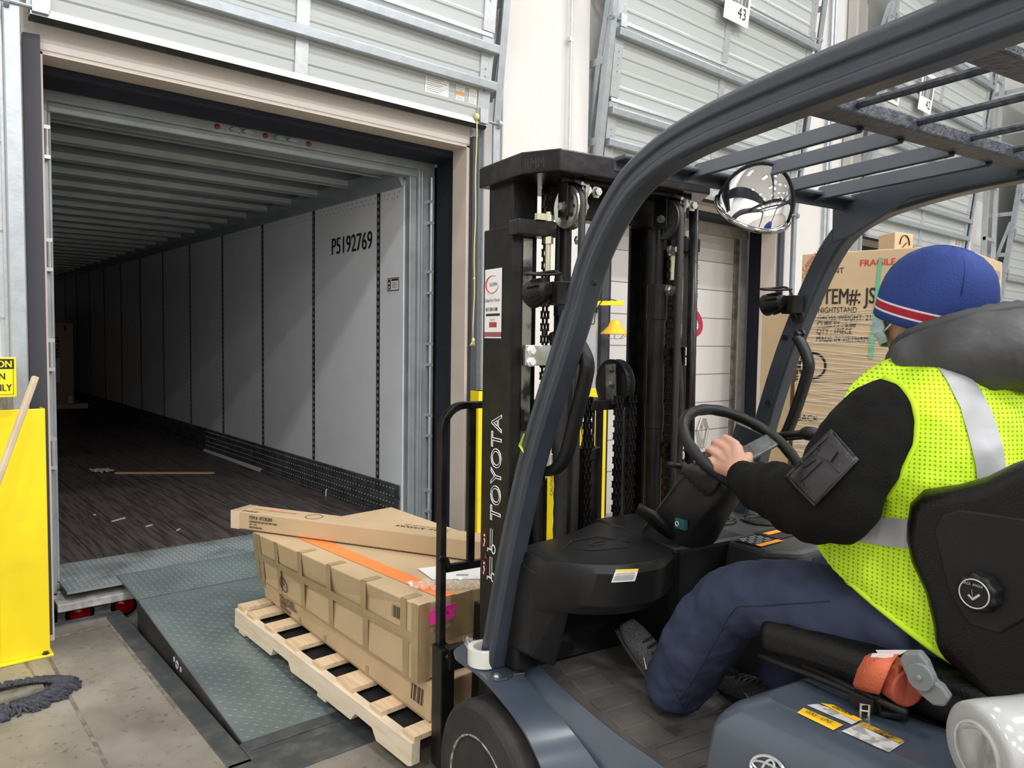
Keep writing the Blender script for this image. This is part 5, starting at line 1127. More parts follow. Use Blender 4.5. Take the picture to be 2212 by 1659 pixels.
# --- carriage, backrest, forks
m1 = FMB(); m1.box((1.17, 2.30, 0.06), (1.99, 2.345, 0.18)); m1.box((1.17, 2.30, 0.42), (1.99, 2.345, 0.50)); CG = fpart('carriage', m1, blackm, bevel=0.005)
for x0, x1 in ((1.148, 1.20), (1.96, 2.01)):
    m1 = FMB(); m1.prism([(x0, 2.32, 0.05), (x0, 2.40, 0.05), (x0, 2.40, 0.49), (x0, 2.32, 0.49)], (x1-x0, 0, 0)); pl_ = fpart('side_plate', m1, blackm, CG, bevel=0.004)
    m1 = FMB(); bolt(m1, (x0+0.028, 2.322, 0.465), (0, -1, 0), 0.009, 0.008); bolt(m1, (x0+0.028, 2.322, 0.12), (0, -1, 0), 0.009, 0.008); fpart('bolt', m1, steel, pl_)
BR = None
zt_b = fy(960, 852, 2.38).z
def up_post(x, z1): return [(x, 2.38, 0.46), (x, 2.38, z1)]
m1 = FMB(); w = 0.032
zc = 1.345; xl_, xr_2 = 1.172, 1.985
arc = [(xl_+0.085-0.085*cos(t), 2.38, zc-0.085+0.085*sin(t)) for t in [k*pi/2/6 for k in range(7)]]
arc2 = [(xr_2-0.085+0.085*sin(t), 2.38, zc-0.085+0.085*cos(t)) for t in [k*pi/2/6 for k in range(7)]]
m1.sweep([(xl_, 2.38, 0.46)] + [(xl_, 2.38, 0.78)] + arc + arc2 + [(xr_2, 2.38, 0.46)], [(-0.019, -0.012), (0.019, -0.012), (0.019, 0.012), (-0.019, 0.012)], (0, 1, 0)); LBk = fpart('load_backrest', m1, black, CG, bevel=0.003)
for x in (1.29, 1.43, 1.58, 1.73, 1.87): m1 = FMB(); m1.bar((x, 2.38, 0.755), (x, 2.38, 1.335), 0.028, 0.018, up=(0, 1, 0)); fpart('backrest_bar', m1, black, LBk, bevel=0.003)
m1 = FMB(); m1.bar((xl_, 2.38, 0.762), (xr_2, 2.38, 0.762), 0.022, 0.028); fpart('cross_rail', m1, black, LBk, bevel=0.003)
m1 = FMB(); m1.tube(smooth_path([(xl_-0.018, 2.36, 0.80), (xl_-0.012, 2.36, 0.812), (xl_+0.012, 2.36, 0.80), (xl_+0.022, 2.36, 0.765)], 4), 0.008, 6); fpart('weld_bead', m1, black, LBk, smooth=True)
for x in (1.34, 1.72):
    m1 = FMB(); m1.prism([(x, 2.40, 0.07), (x, 3.45, 0.07), (x, 3.45, 0.08), (x, 2.46, 0.105), (x, 2.44, 0.60), (x, 2.40, 0.60)], (0.12, 0, 0)); fpart('fork', m1, blackm, CG, bevel=0.004)
# side-shift hardware seen between backrest and mast
m1 = FMB(); m1.box((1.29, 2.26, 0.585), (1.50, 2.31, 0.72)); m1.box((1.31, 2.20, 0.53), (1.50, 2.28, 0.60)); m1.box((1.28, 2.20, 0.43), (1.50, 2.30, 0.46)); fpart('side_shifter', m1, black, CG, bevel=0.008)
m1 = FMB(); m1.tube(smooth_path([(1.31, 2.25, 0.60), (1.33, 2.25, 0.66), (1.36, 2.25, 0.67), (1.42, 2.25, 0.655)], 5), (0.014, 0.010), 8); m1.cyl((1.37, 2.25, 0.63), (1.46, 2.25, 0.625), 0.022, 12); fpart('latch_lever', m1, steel, CG, smooth=True)
m1 = FMB(); rectf(m1, frame((1.335, 2.205, 0.601), (1, 0, 0), (0, 1, 0)), 0.0, 0.0, 0.09, 0.06); fpart('rating_plate', m1, mat('scuffed_white_plate', (0.55, 0.55, 0.53), 0.5, col2=(0.15, 0.15, 0.15), scale=90), CG)
m1 = FMB(); m1.prism([(1.262, 2.03, 0.38), (1.262, 2.03, 0.735), (1.262, 1.985, 0.735), (1.262, 1.96, 0.70), (1.262, 1.965, 0.38)], (0.10, 0, 0)); m1.box((1.24, 1.985, 0.735), (1.40, 2.04, 0.742)); fpart('tilt_bracket', m1, plas, MS, bevel=0.006)
m1 = FMB(); m1.tube(smooth_path([(1.25, 1.97, 1.02), (1.255, 1.95, 0.9), (1.27, 1.93, 0.75), (1.28, 1.92, 0.62)], 5), 0.006, 6); fpart('cable', m1, plas, MS, smooth=True)

# --- chassis, fender, wheels
m1 = FMB()
top = [(1.045, 2.03, .612), (1.045, 1.90, .615), (1.045, 1.80, .605), (1.048, 1.70, .580), (1.05, 1.62, .545), (1.05, 1.55, .495), (1.05, 1.49, .43), (1.05, 1.45, .36), (1.05, 1.43, .25)]
inn = [(1.185, 2.06, .612), (1.18, 1.92, .615), (1.165, 1.84, .607), (1.15, 1.70, .590), (1.15, 1.58, .565), (1.15, 1.47, .530), (1.16, 1.38, .47), (1.16, 1.33, .38), (1.16, 1.30, .25)]
top = smooth_path([(1.10, 2.075, .612)] + top, 4); inn = smooth_path([(1.185, 2.085, .612)] + inn, 4)
r0 = []
for a, b in zip(top, inn):
    a = Vector(a); b = Vector(b); r0.append([a, b, b - Vector((0, 0.0, 0.014)), a - Vector((0, 0.010, 0.014))])
m1.rings(r0); fpart('front_fender', m1, slatep, smooth=True, bevel=0.004)
m1 = FMB()   # step side cowl
a_ = smooth_path([(1.155, 1.925, .556), (1.155, 1.865, .560), (1.155, 1.785, .565), (1.155, 1.652, .546), (1.155, 1.527, .514), (1.155, 1.448, .483), (1.157, 1.33, .44), (1.157, 1.05, .42)], 4)
b_ = smooth_path([(1.165, 1.890, .708), (1.205, 1.84, .650), (1.215, 1.763, .618), (1.22, 1.622, .596), (1.225, 1.464, .578), (1.235, 1.335, .570), (1.24, 1.229, .560), (1.24, 1.06, .54)], 4)
m1.rings([[Vector(p), Vector(q), Vector(q)-Vector((0, 0, 0.12)), Vector(p)-Vector((0, 0, 0.12))] for p, q in zip(a_, b_)]); fpart('step_cowl', m1, slatep, smooth=True, bevel=0.006, seg=3)
m1 = FMB(); m1.box((1.17, -0.35, 0.16), (2.0, 2.02, 0.50)); m1.box((1.25, 1.9, 0.3), (1.92, 2.05, 0.58)); fpart('chassis', m1, blackm, bevel=0.01)
m1 = FMB(); m1.prism([(1.06, 0.15, .30), (1.06, -0.30, .30), (1.06, -0.50, .45), (1.06, -0.50, .98), (1.06, -0.25, 1.02), (1.06, -0.1, .98)], (1.04, 0, 0)); fpart('counterweight', m1, slatep, bevel=0.05, seg=4)
def wheel(xo_, yo, r, w, s):
    m1 = FMB(); m1.lathe([(r*0.62, 0.0), (r*0.66, -0.008), (r*0.93, -0.004), (r*0.985, 0.006), (r, 0.022), (r, w-0.02), (r*0.97, w), (r*0.6, w)], (xo_, yo, r), (s, 0, 0), 56); wh = fpart('wheel', m1, rubber, smooth=False, bevel=0.003)
    m1 = FMB(); m1.lathe([(0.0, 0.035), (r*0.2, 0.02), (r*0.22, 0.045), (r*0.45, 0.055), (r*0.56, 0.02), (r*0.63, 0.002), (r*0.65, 0.004), (r*0.64, 0.06)], (xo_, yo, r), (s, 0, 0), 40); fpart('rim', m1, mat('wheel_rim_grey', (0.06, 0.06, 0.06), 0.5, 0.4), wh, smooth=True)
    m1 = FMB(); m1.tube([(xo_-s*0.006, yo+r*0.655*cos(t), r+r*0.655*sin(t)) for t in [k*2*pi/60 for k in range(60)]], [0.0025+0.0018*abs(sin(k*2.3)) for k in range(60)], 6, loop=True, up=(1, 0, 0)); fpart('worn_bead', m1, mat('frayed_bead', (0.42, 0.40, 0.36), 0.8, col2=(0.08, 0.08, 0.08), scale=60), wh)
    m1 = FMB()
    for k in range(5): c = (xo_+s*0.045, yo+r*0.36*cos(k*1.257+0.3), r+r*0.36*sin(k*1.257+0.3)); m1.cyl(c, (c[0]+s*0.02, c[1], c[2]), r*0.11, 14)
    fpart('rim_hole', m1, dark, wh)
wheel(1.020, 1.80, 0.272, 0.19, 1); wheel(2.14, 1.80, 0.272, 0.19, -1); wheel(1.10, 0.10, 0.22, 0.15, 1); wheel(2.06, 0.10, 0.22, 0.15, -1)
m1 = FMB(); c = (2.01, 1.9); m1.rings([[(2.00, y, z), (2.12, y, z), (2.12, y, z-0.014), (2.0, y, z-0.014)] for y, z in [(p[1], p[2]) for p in top]]); fpart('front_fender', m1, slatep)

# --- floor mat
MZ = [(1.05, .536), (1.45, .550), (1.62, .572), (1.84, .632), (2.0, .66)]
def matz(y):
    for (ya, za), (yb2, zb2) in zip(MZ[:-1], MZ[1:]):
        if y <= yb2: return za + (zb2-za)*(y-ya)/(yb2-ya)
    return MZ[-1][1]
m1 = FMB(); m1.rings([[(1.195, y, z-0.04), (1.215, y, z), (2.03, y, z), (2.03, y, z-0.04)] for y, z in MZ])
fpart('floor_mat', m1, matm, bevel=0.003); FLm = None
m1 = FMB(); y = 1.10
while y < 1.56: m1.hexa([(1.29, y, matz(y)-.01), (1.98, y, matz(y)-.01), (1.98, y+.05, matz(y+.05)-.01), (1.29, y+.05, matz(y+.05)-.01), (1.29, y, matz(y)+.003), (1.98, y, matz(y)+.003), (1.98, y+.05, matz(y+.05)+.003), (1.29, y+.05, matz(y+.05)+.003)]); y += 0.058
fpart('mat_rib', m1, matm, bevel=0.002)
m1 = FMB()
for k in range(5):
    y = 1.40+0.085*k; xa = 1.255+0.012*(4-k)**0; z = matz(y); z2 = matz(y+.06); m1.hexa([(xa, y, z-0.01), (xa+.11, y, z-0.01), (xa+.11, y+0.06, z2-.01), (xa, y+0.06, z2-.01), (xa, y, z+0.005), (xa+.11, y, z+0.005), (xa+.11, y+0.06, z2+0.005), (xa, y+0.06, z2+0.005)])
fpart('mat_pad', m1, matm, bevel=0.004)
# --- front cowl / dash
m1 = FMB()
def ring_(zt, zb, y, x0, x1): return None
cv = smooth_path([(1.125, 1.69, 1.78), (1.145, 1.62, 1.785), (1.20, 1.55, 1.80), (1.29, 1.50, 1.82), (1.39, 1.495, 1.86), (1.47, 1.535, 1.90), (1.56, 1.60, 1.93)], 5)
xs_ = [p.x for p in cv]; yr = [p.y for p in cv]; yf = [p.z for p in cv]
R_ = []
for x, a, b in zip(xs_, yr, yf):
    zt = 0.995 - 0.012*max(0, (1.16-x)/0.035)
    R_.append([(x, b, zt-0.15), (x, b, zt), (x, (a+b)/2, zt+0.006), (x, a+0.015, zt-0.004), (x, a, zt-0.025), (x, a+0.01, zt-0.115), (x, a+0.05, zt-0.15)])
m1.rings(R_); DS = fpart('front_cowl', m1, plas, smooth=True, bevel=0.006, seg=3)
m1 = FMB(); m1.hexa([(1.13, 1.80, .62), (2.03, 1.80, .62), (2.03, 2.0, .60), (1.13, 2.0, .60), (1.12, 1.78, .93), (2.03, 1.93, .93), (2.03, 1.98, .93), (1.12, 1.86, .93)]); fpart('toe_board', m1, plas, bevel=0.01)
m1 = FMB(); m1.hexa([(1.125, 1.72, .70), (1.20, 1.70, .66), (1.24, 1.86, .62), (1.125, 1.87, .68), (1.12, 1.70, .95), (1.20, 1.60, .95), (1.24, 1.80, .95), (1.12, 1.78, .96)]); fpart('cowl_leg', m1, plas, DS, bevel=0.01, seg=3)
m1 = FMB(); F = frame((1.22, 1.60, 1.0015), (0.9, 0.1, 0), (0, 1, 0)); P = [(0.0, 0.09), (0.08, 0.14), (0.17, 0.13), (0.21, 0.03), (0.17, 0.0), (0.06, 0.03)]
m1.tube([F @ Vector((a, b, 0)) for a, b in P], 0.0018, 5, loop=True); m1.tube([F @ Vector((0.12+0.03*cos(t), 0.075+0.012*sin(t), 0.0)) for t in [k*pi/8 for k in range(17)]], (0.003, 0.002), 5); fpart('cowl_lid', m1, dark, DS)
m1 = FMB(); m1.hexa([(1.56, 1.62, .60), (1.78, 1.62, .60), (1.78, 1.80, .60), (1.56, 1.80, .60), (1.50, 1.55, 1.0), (1.80, 1.55, 1.0), (1.80, 1.95, 1.0), (1.50, 1.95, 1.0)]); fpart('centre_console', m1, plas, bevel=0.02, seg=3)
def fq_(m1, pts, x=None, z=None, y=None, mi=None):
    ids = []
    for px, py in pts: ids.append(m1.pt(fx(px, py, x) if x is not None else (fz(px, py, z) if z is not None else fy(px, py, y))))
    m1.face(ids, mi)
# --- right hand console
m1 = FMB(); m1.prism([(1.80, 1.93, .86), (1.72, 1.60, .86), (1.72, 1.42, .86), (1.80, 1.36, .86), (1.93, 1.37, .86), (2.02, 1.47, .86), (2.06, 1.65, .86), (2.06, 1.93, .86)], (0, 0, 0.135)); m1.hexa([(1.80, 1.45, .55), (2.03, 1.5, .55), (2.04, 1.93, .55), (1.80, 1.93, .55), (1.76, 1.42, .87), (2.05, 1.5, .87), (2.05, 1.93, .87), (1.76, 1.93, .87)])
CN = fpart('side_console', m1, plasg, bevel=0.018, seg=3)
for cx_, cy_2 in ((1.86, 1.74), (1.99, 1.66)):
    m1 = FMB(); m1.tube([(cx_+0.055*cos(t), cy_2+0.055*sin(t), 0.998) for t in [k*2*pi/24 for k in range(24)]], (0.012, 0.008), 8, loop=True, sq=0.8); cp = fpart('cup_holder', m1, plas, CN, smooth=True)
    m1 = FMB(); m1.lathe([(0.05, 0.0), (0.048, 0.002), (0.0, 0.002)], (cx_, cy_2, 0.9955), (0, 0, 1), 20); fpart('cup_well', m1, dark, cp)
m1 = FMB(); F = frame((1.735, 1.415, 0.9965), (1, 0.10, 0), (-0.10, 1, 0)); rectf(m1, F, 0.0, 0.03, 0.11, 0.125, mi=0); rectf(m1, F, 0.12, 0.05, 0.235, 0.14, mi=0)
rectf(m1, F, 0.0, 0.03, 0.11, 0.050, 0.002, 1); rectf(m1, F, 0.135, 0.095, 0.215, 0.118, 0.002, 1)
for j in range(5):
    for i in range(9):
        if (i*3+j*2) % 4: rectf(m1, F, 0.006+i*0.011, 0.056+j*0.013, 0.013+i*0.011, 0.064+j*0.013, 0.002, 2)
fpart('control_decal', m1, [plas, orangelab, mat('grey_print2', (0.35, 0.36, 0.36), 0.4)], CN)
# --- steering column and wheel
ct = Vector((1.60, 1.41, 1.29)); tl_ = radians(35); nrm = Vector((0, -sin(tl_), cos(tl_)))
m1 = FMB(); m1.tube([(1.615, 1.73, .86), (1.61, 1.66, .98), (1.605, 1.56, 1.12), (1.60, 1.47, 1.225)], [(0.095, 0.11), (0.085, 0.10), (0.080, 0.075), (0.075, 0.055)], 20, sq=0.6, up=(1, 0, 0)); SCm = fpart('steering_column', m1, plas, bevel=0.0, smooth=True)
m1 = FMB(); m1.tube([(1.60, 1.50, 1.20), (1.60, 1.44, 1.262)], [(0.05, 0.09), (0.045, 0.085)], 16, sq=0.6, up=(1, 0, 0)); fpart('column_top', m1, plas, SCm, smooth=False, bevel=0.004)
m1 = FMB(); p0 = fx(1502, 1026, 1.495); 
bel = []
for k in range(13): bel.append(0.040 - 0.0022*k + (0.004 if k % 2 else -0.003))
m1.tube([p0 + Vector((0.05, -0.02, -0.025)).lerp(Vector((-0.03, 0.03, 0.02)), k/12) for k in range(13)], bel, 16); fpart('rubber_boot', m1, rubber, SCm, smooth=True)
m1 = FMB(); q0 = fx(1490, 1012, 1.50); q1 = fx(1445, 1002, 1.42); m1.tube([q0, q0.lerp(q1, 0.4), q0.lerp(q1, 0.55), q1], [0.007, 0.007, (0.012, 0.008), (0.013, 0.008)], 10); fpart('direction_lever', m1, plas, SCm, smooth=True)
m1 = FMB(); q = fx(1410, 1118, 1.50); m1.tube([q + Vector((-0.03, 0.035, 0.025)), q + Vector((0.0, 0.0, 0.0)), q + Vector((0.035, -0.05, -0.055))], [(0.035, 0.012), (0.042, 0.016), (0.030, 0.012)], 14, up=(0.3, 0.5, 1)); fpart('tilt_knob', m1, plas, SCm, smooth=True)
m1 = FMB(); q = fx(1470, 1132, 1.515); m1.box((q.x-0.004, q.y-0.018, q.z-0.016), (q.x+0.012, q.y+0.022, q.z+0.014)); fpart('key_tag', m1, mat('teal_tag', (0.01, 0.07, 0.09), 0.4), SCm, bevel=0.003)
m1 = FMB(); m1.tube([(q.x-0.006, q.y+0.006*cos(t)+0.008, q.z+0.006*sin(t)) for t in [k*2*pi/12 for k in range(12)]], 0.0012, 5, loop=True, up=(1, 0, 0)); fpart('tag_print', m1, whitel, SCm)
uu = Vector((1, 0, 0)); vv = Vector((0, cos(tl_), sin(tl_))); RW = 0.172
m1 = FMB(); N_ = 72; m1.tube([ct + uu*(RW*cos(t)) + vv*(RW*sin(t)) for t in [k*2*pi/N_ for k in range(N_)]], [0.0150+0.0012*(1 if (k//2) % 2 else 0) for k in range(N_)], 14, loop=True, up=nrm); SW = fpart('steering_wheel', m1, plas, smooth=True)
m1 = FMB(); m1.lathe([(0.055, -0.04), (0.06, -0.005), (0.05, 0.006), (0.0, 0.010)], ct - nrm*0.03, nrm, 24); fpart('wheel_hub', m1, plasg, SW, smooth=True)
for a in (radians(12), radians(192), radians(-90)):
    m1 = FMB(); d_ = uu*cos(a) + vv*sin(a); m1.bar(ct - nrm*0.028 + d_*0.04, ct - nrm*0.004 + d_*(RW-0.004), 0.048, 0.014, up=nrm); fpart('wheel_spoke', m1, mat('worn_spoke', (0.035, 0.037, 0.040), 0.35, col2=(0.09, 0.095, 0.10), scale=40), SW, bevel=0.005)
# --- display and ball-arm
m1 = FMB(); c4 = [fx(x, y, 1.93) for x, y in ((1590, 914), (1646, 938), (1632, 975), (1575, 962))]; dv = Vector((0.03, 0.02, 0)); m1.hexa([c4[3], c4[2], c4[2]+dv, c4[3]+dv, c4[0], c4[1], c4[1]+dv, c4[0]+dv]); fpart('display_terminal', m1, mat('dark_screen', (0.03, 0.035, 0.042), 0.15), bevel=0.004)
m1 = FMB(); a = fx(1665, 942, 1.93); b = fx(1735, 935, 1.93); c = fx(1760, 938, 1.93); m1.tube([fx(1640, 965, 1.93), a], 0.008, 8); m1.cyl(a, b, 0.010, 10); m1.cyl(a + Vector((0, 0, -0.014)), b + Vector((0, 0, -0.014)), 0.006, 8); m1.ell(b.lerp(c, 0.6), (0.03, 0.035, 0.022), 14, 8); m1.cyl(c, (2.02, 1.40, 1.33), 0.014, 8); fpart('ball_arm', m1, plas, smooth=True)
# --- pedals, console caution label
for px, py, x in ((1225, 1340, 1.40), (1325, 1400, 1.50)):
    m1 = FMB(); p = fx(px, py, x); m1.hexa([(p.x-0.03, p.y-0.015, p.z-0.05), (p.x+0.03, p.y-0.015, p.z-0.05), (p.x+0.03, p.y, p.z-0.05), (p.x-0.03, p.y, p.z-0.05), (p.x-0.03, p.y+0.015, p.z+0.045), (p.x+0.03, p.y+0.015, p.z+0.045), (p.x+0.03, p.y+0.03, p.z+0.045), (p.x-0.03, p.y+0.03, p.z+0.045)])
    for k in range(6): m1.bar((p.x-0.028, p.y-0.014+0.004*k, p.z-0.04+0.015*k), (p.x+0.028, p.y-0.014+0.004*k, p.z-0.04+0.015*k), 0.005, 0.006)
    m1.tube([(p.x, p.y+0.02, p.z+0.02), (p.x, p.y+0.08, p.z+0.08), (p.x, p.y+0.10, p.z+0.16)], 0.009, 8); fpart('pedal', m1, plas, bevel=0.002)
m1 = FMB(); m1.box((1.30, 2.15, 0.45), (1.50, 2.18, 1.10)); m1.cyl((1.345, 2.0, .3), (1.345, 2.02, 1.12), 0.022, 12); fpart('mast_cross_member', m1, blackm, MS, bevel=0.004)
# --- engine hood
m1 = FMB(); HP = [(1.115, 1.03, .42), (2.045, 1.03, .42), (2.045, -0.25, .42), (1.115, -0.25, .42)]
m1.rings([[(1.11, 1.060, .42), (2.05, 1.060, .42), (2.05, -.25, .42), (1.11, -.25, .42)], [(1.11, 1.060, .74), (2.05, 1.060, .74), (2.05, -.25, .80), (1.11, -.25, .80)], [(1.135, 1.06, .835), (2.02, 1.06, .835), (2.02, -.25, .92), (1.135, -.25, .92)], [(1.20, 0.99, .878), (1.96, 0.99, .878), (1.96, -.25, .95), (1.20, -.25, .95)]])
HD = fpart('engine_hood', m1, slatep, bevel=0.045, seg=6, smooth=True)
m1 = FMB(); m1.box((1.35, 0.20, .86), (1.85, 0.98, .895)); fpart('seat_base', m1, blackm, bevel=0.01)
# --- seat
m1 = FMB(); m1.hexa([(1.34, 1.13, .880), (1.88, 1.13, .880), (1.88, 0.60, .905), (1.34, 0.60, .905), (1.36, 1.15, .962), (1.86, 1.15, .962), (1.87, 0.60, 1.005), (1.34, 0.60, 1.005)]); ST_ = fpart('seat', m1, vinyl, bevel=0.036, seg=5, smooth=True)
BK = [(1955, 1130), (1962, 1085), (1990, 1058), (2060, 1048), (2125, 1030), (2180, 1002)]
pp = [fx(x, y, 1.36) for x, y in BK]; lp = [fx(x, y, 1.36) for x, y in ((2014, 1405), (2012, 1350), (1995, 1280), (1965, 1215), (1954, 1165))]
rear = [(1.36, 0.57, 1.42), (1.36, 0.50, 1.40), (1.36, 0.47, 1.20), (1.36, 0.46, .95), (1.36, 0.55, .92)]
prof_ = [Vector((1.34, p.y, p.z)) for p in lp] + [Vector((1.34, p.y, p.z)) for p in pp] + [Vector(r) - Vector((0.02, 0, 0)) for r in rear]
m1 = FMB(); m1.prism(prof_, (0.54, 0, 0)); BKo = fpart('seat_back', m1, vinyl, bevel=0.040, seg=6, smooth=True)
ctr = sum(prof_, Vector((0, 0, 0)))/len(prof_); m1 = FMB()
ip = [Vector((1.336, p.y, p.z)) for p in [fx(x, y, 1.34) for x, y in ((2018, 1145), (2035, 1112), (2075, 1100), (2150, 1110), (2230, 1122), (2230, 1330), (2160, 1370), (2095, 1350), (2050, 1280))]]
m1.prism(ip, (0.012, 0, 0)); fpart('seat_shell', m1, plas, BKo, bevel=0.004)
m1 = FMB(); kc = fx(2113, 1280, 1.325); n_ = 9
m1.rings([[Vector((kc.x+dx, kc.y+r*cos(t)*(1+0.05*cos(n_*t)), kc.z+r*sin(t)*(1+0.05*cos(n_*t)))) for t in [k*2*pi/72 for k in range(72)]] for dx, r in ((0.012, 0.028), (0.012, 0.034), (-0.008, 0.032), (-0.012, 0.027))]); KN = fpart('adjuster_knob', m1, plas, BKo, smooth=False, bevel=0.002)
m1 = FMB(); m1.tube([(kc.x-0.0135, kc.y+0.024*cos(t), kc.z+0.024*sin(t)) for t in [k*2*pi/40 for k in range(40)]], 0.0012, 5, loop=True, up=(1, 0, 0))
Fk = frame((kc.x-0.0125, kc.y, kc.z), (0, -1, 0), (0, 0, 1)); seg(m1, Fk, [(-0.009, -0.004), (-0.002, -0.010), (0.009, 0.001)], 0.0022); seg(m1, Fk, [(-0.002, -0.010), (-0.004, 0.006)], 0.0001)
text_mb(m1, 'BACK  ANGLE', 0.0065, Fk @ Matrix.Translation((-0.019, 0.013, 0)), 'LEFT', 0.8); fpart('dial_print', m1, mat('pale_print', (0.5, 0.5, 0.48), 0.5), KN)
# --- belt reel
m1 = FMB(); q0 = fx(1865, 1435, 1.315); S = lambda x, y, X: fx(x, y, X)
w_ = [[S(1882, 1410, 1.33), S(1940, 1413, 1.31)], [S(1868, 1418, 1.30), S(1925, 1432, 1.28)], [S(1852, 1445, 1.29), S(1912, 1462, 1.27)], [S(1842, 1478, 1.295), S(1900, 1492, 1.275)], [S(1850, 1492, 1.31), S(1898, 1500, 1.29)]]
m1.rings([[a, b, b + Vector((0.004, 0.0, -0.002)), a + Vector((0.004, 0.0, -0.002))] for a, b in w_]); BL = fpart('seat_belt', m1, mat('orange_webbing', (0.60, 0.13, 0.06), 0.7, bump=0.3, bscale=200), smooth=True)
m1 = FMB(); c = S(1950, 1475, 1.315); m1.cyl(c + Vector((0.01, 0.025, -0.005)), c + Vector((-0.005, -0.015, -0.005)), 0.034, 20); m1.cbox(c + Vector((0.0, 0.02, 0.02)), (0.05, 0.05, 0.03)); fpart('belt_spool', m1, mat('red_orange_spool', (0.40, 0.08, 0.045), 0.5), BL, bevel=0.004)
m1 = FMB(); fq_(m1, [(1892, 1404), (1962, 1404), (1945, 1414), (1898, 1414)], x=1.312); fq_(m1, [(1885, 1411), (1932, 1412), (1927, 1423), (1880, 1419)], x=1.302); fpart('belt_label', m1, white, BL, solid=0.001)
m1 = FMB(); P = [(1942, 1425), (1952, 1410), (1985, 1410), (2003, 1432), (2020, 1475), (2035, 1485), (2052, 1510), (2040, 1528), (2015, 1525), (1985, 1500), (1962, 1470), (1950, 1445)]
pts = [S(x, y, 1.285) for x, y in P]; m1.prism(pts, (0.022, 0.006, 0)); RL = fpart('reel_cover', m1, mat('grey_plastic_cover', (0.20, 0.215, 0.22), 0.45), BL, bevel=0.004)
m1 = FMB(); c = S(1990, 1462, 1.284); m1.cyl(c + Vector((0.01, 0, 0)), c + Vector((-0.006, 0, 0)), 0.024, 24); m1.cyl(c, c + Vector((-0.012, 0, 0)), 0.005, 12); fpart('cover_boss', m1, MT['grey_plastic_cover'], RL, bevel=0.002)
m1 = FMB(); c = S(1872, 1512, 1.305); m1.cbox(c, (0.035, 0.05, 0.025)); m1.tube([S(1895, 1500, 1.30), S(1905, 1540, 1.31), S(1960, 1545, 1.32)], 0.010, 8); fpart('buckle_guide', m1, plas, BL, bevel=0.006)
m1 = FMB(); m1.tube([S(x, y, 1.275) for x, y in ((1860, 1521), (1878, 1523), (1876, 1555), (1858, 1553))], (0.0028, 0.0016), 6, loop=True, up=(1, 0, 0)); m1.tube([S(1860, 1535, 1.275), S(1877, 1537, 1.275)], 0.002, 6); fpart('belt_tongue', m1, zinc, BL)
m1 = FMB(); m1.tube(smooth_path([S(1640, 1415, 1.36), S(1690, 1436, 1.33), S(1760, 1462, 1.31), S(1850, 1500, 1.30)], 5), 0.006, 8); m1.tube([S(1735, 1440, 1.33), S(1960, 1540, 1.29)], 0.007, 6); fpart('slide_rail', m1, blackm, ST_, smooth=True)
# labels draped on body panels
bpy.context.view_layer.update()
HB = bvh_of([HD])
m1 = MB(); drape(m1, HB, [(1722, 1540), (1736, 1530), (1822, 1567), (1800, 1578)], 6, 4, 0.002, 0); drape(m1, HB, [(1742, 1524), (1768, 1521), (1858, 1557), (1840, 1566)], 6, 4, 0.002, 1); drape(m1, HB, [(1772, 1520), (1800, 1524), (1862, 1556), (1850, 1560)], 6, 3, 0.003, 0); drape(m1, HB, [(1818, 1580), (1862, 1562), (1954, 1604), (1920, 1626)], 8, 5, 0.002, 1); drape(m1, HB, [(1852, 1566), (1866, 1561), (1954, 1602), (1944, 1608)], 6, 3, 0.003, 2)
part('hood_label', m1, [mat('amber_label', (0.88, 0.52, 0.02), 0.4), mat('scuffed_label', (0.58, 0.58, 0.57), 0.45, col2=(0.30, 0.30, 0.29), scale=40, lo=0.5, hi=0.6), mat('torn_label', (0.55, 0.33, 0.03), 0.5, col2=(0.03, 0.02, 0.01), scale=60)], FK)
m1 = MB()
def drape_text(m1, bv, s, a, b, h, off=0.004, sx=0.8, bold=0.0):
    ra = bv.ray_cast(CAM0, ray(*a).normalized()); rb = bv.ray_cast(CAM0, ray(*b).normalized())
    if ra[0] is None or rb[0] is None: return
    n = ra[1] if ra[1].dot(ra[0]-CAM0) < 0 else -ra[1]; r = (rb[0]-ra[0]).normalized(); text_mb(m1, s, h, frame(ra[0], r, n.cross(r)), 'LEFT', sx, off=off, bold=bold)
drape_text(m1, HB, 'CAUTION', (1796, 1531), (1850, 1555), 0.012, bold=0.0005); drape_text(m1, HB, 'GAS / LPG', (1738, 1541), (1800, 1570), 0.016); fpart_ = part('label_print', m1, ink, FK)
m1 = MB()
def oval(m1, bv, cx, cy, rx, ry, rot, w, off=0.004):
    P = []
    for k in range(36):
        t = 2*pi*k/36; x = cx + rx*cos(t)*cos(rot) - ry*sin(t)*sin(rot); y = cy + rx*cos(t)*sin(rot) + ry*sin(t)*cos(rot)
        h = bv.ray_cast(CAM0, ray(x, y).normalized())
        if h[0] is None: continue
        P.append(h[0] - ray(x, y).normalized()*off)
    if len(P) > 8: m1.tube(P, w, 6, loop=True)
oval(m1, HB, 1658, 1662, 38, 27, 0.5, 0.0032); oval(m1, HB, 1658, 1662, 36, 11, 0.45, 0.0026); oval(m1, HB, 1658, 1664, 12, 24, 0.4, 0.0026)
part('oval_emblem', m1, mat('satin_silver', (0.6, 0.62, 0.64), 0.3, 0.7), FK)
DB = bvh_of([DS])
m1 = MB(); drape(m1, DB, [(1330, 1231), (1379, 1229), (1371, 1255), (1320, 1258)], 6, 4, 0.003, 0); drape(m1, DB, [(1330, 1231), (1379, 1229), (1377, 1234), (1328, 1236)], 6, 2, 0.0045, 1)
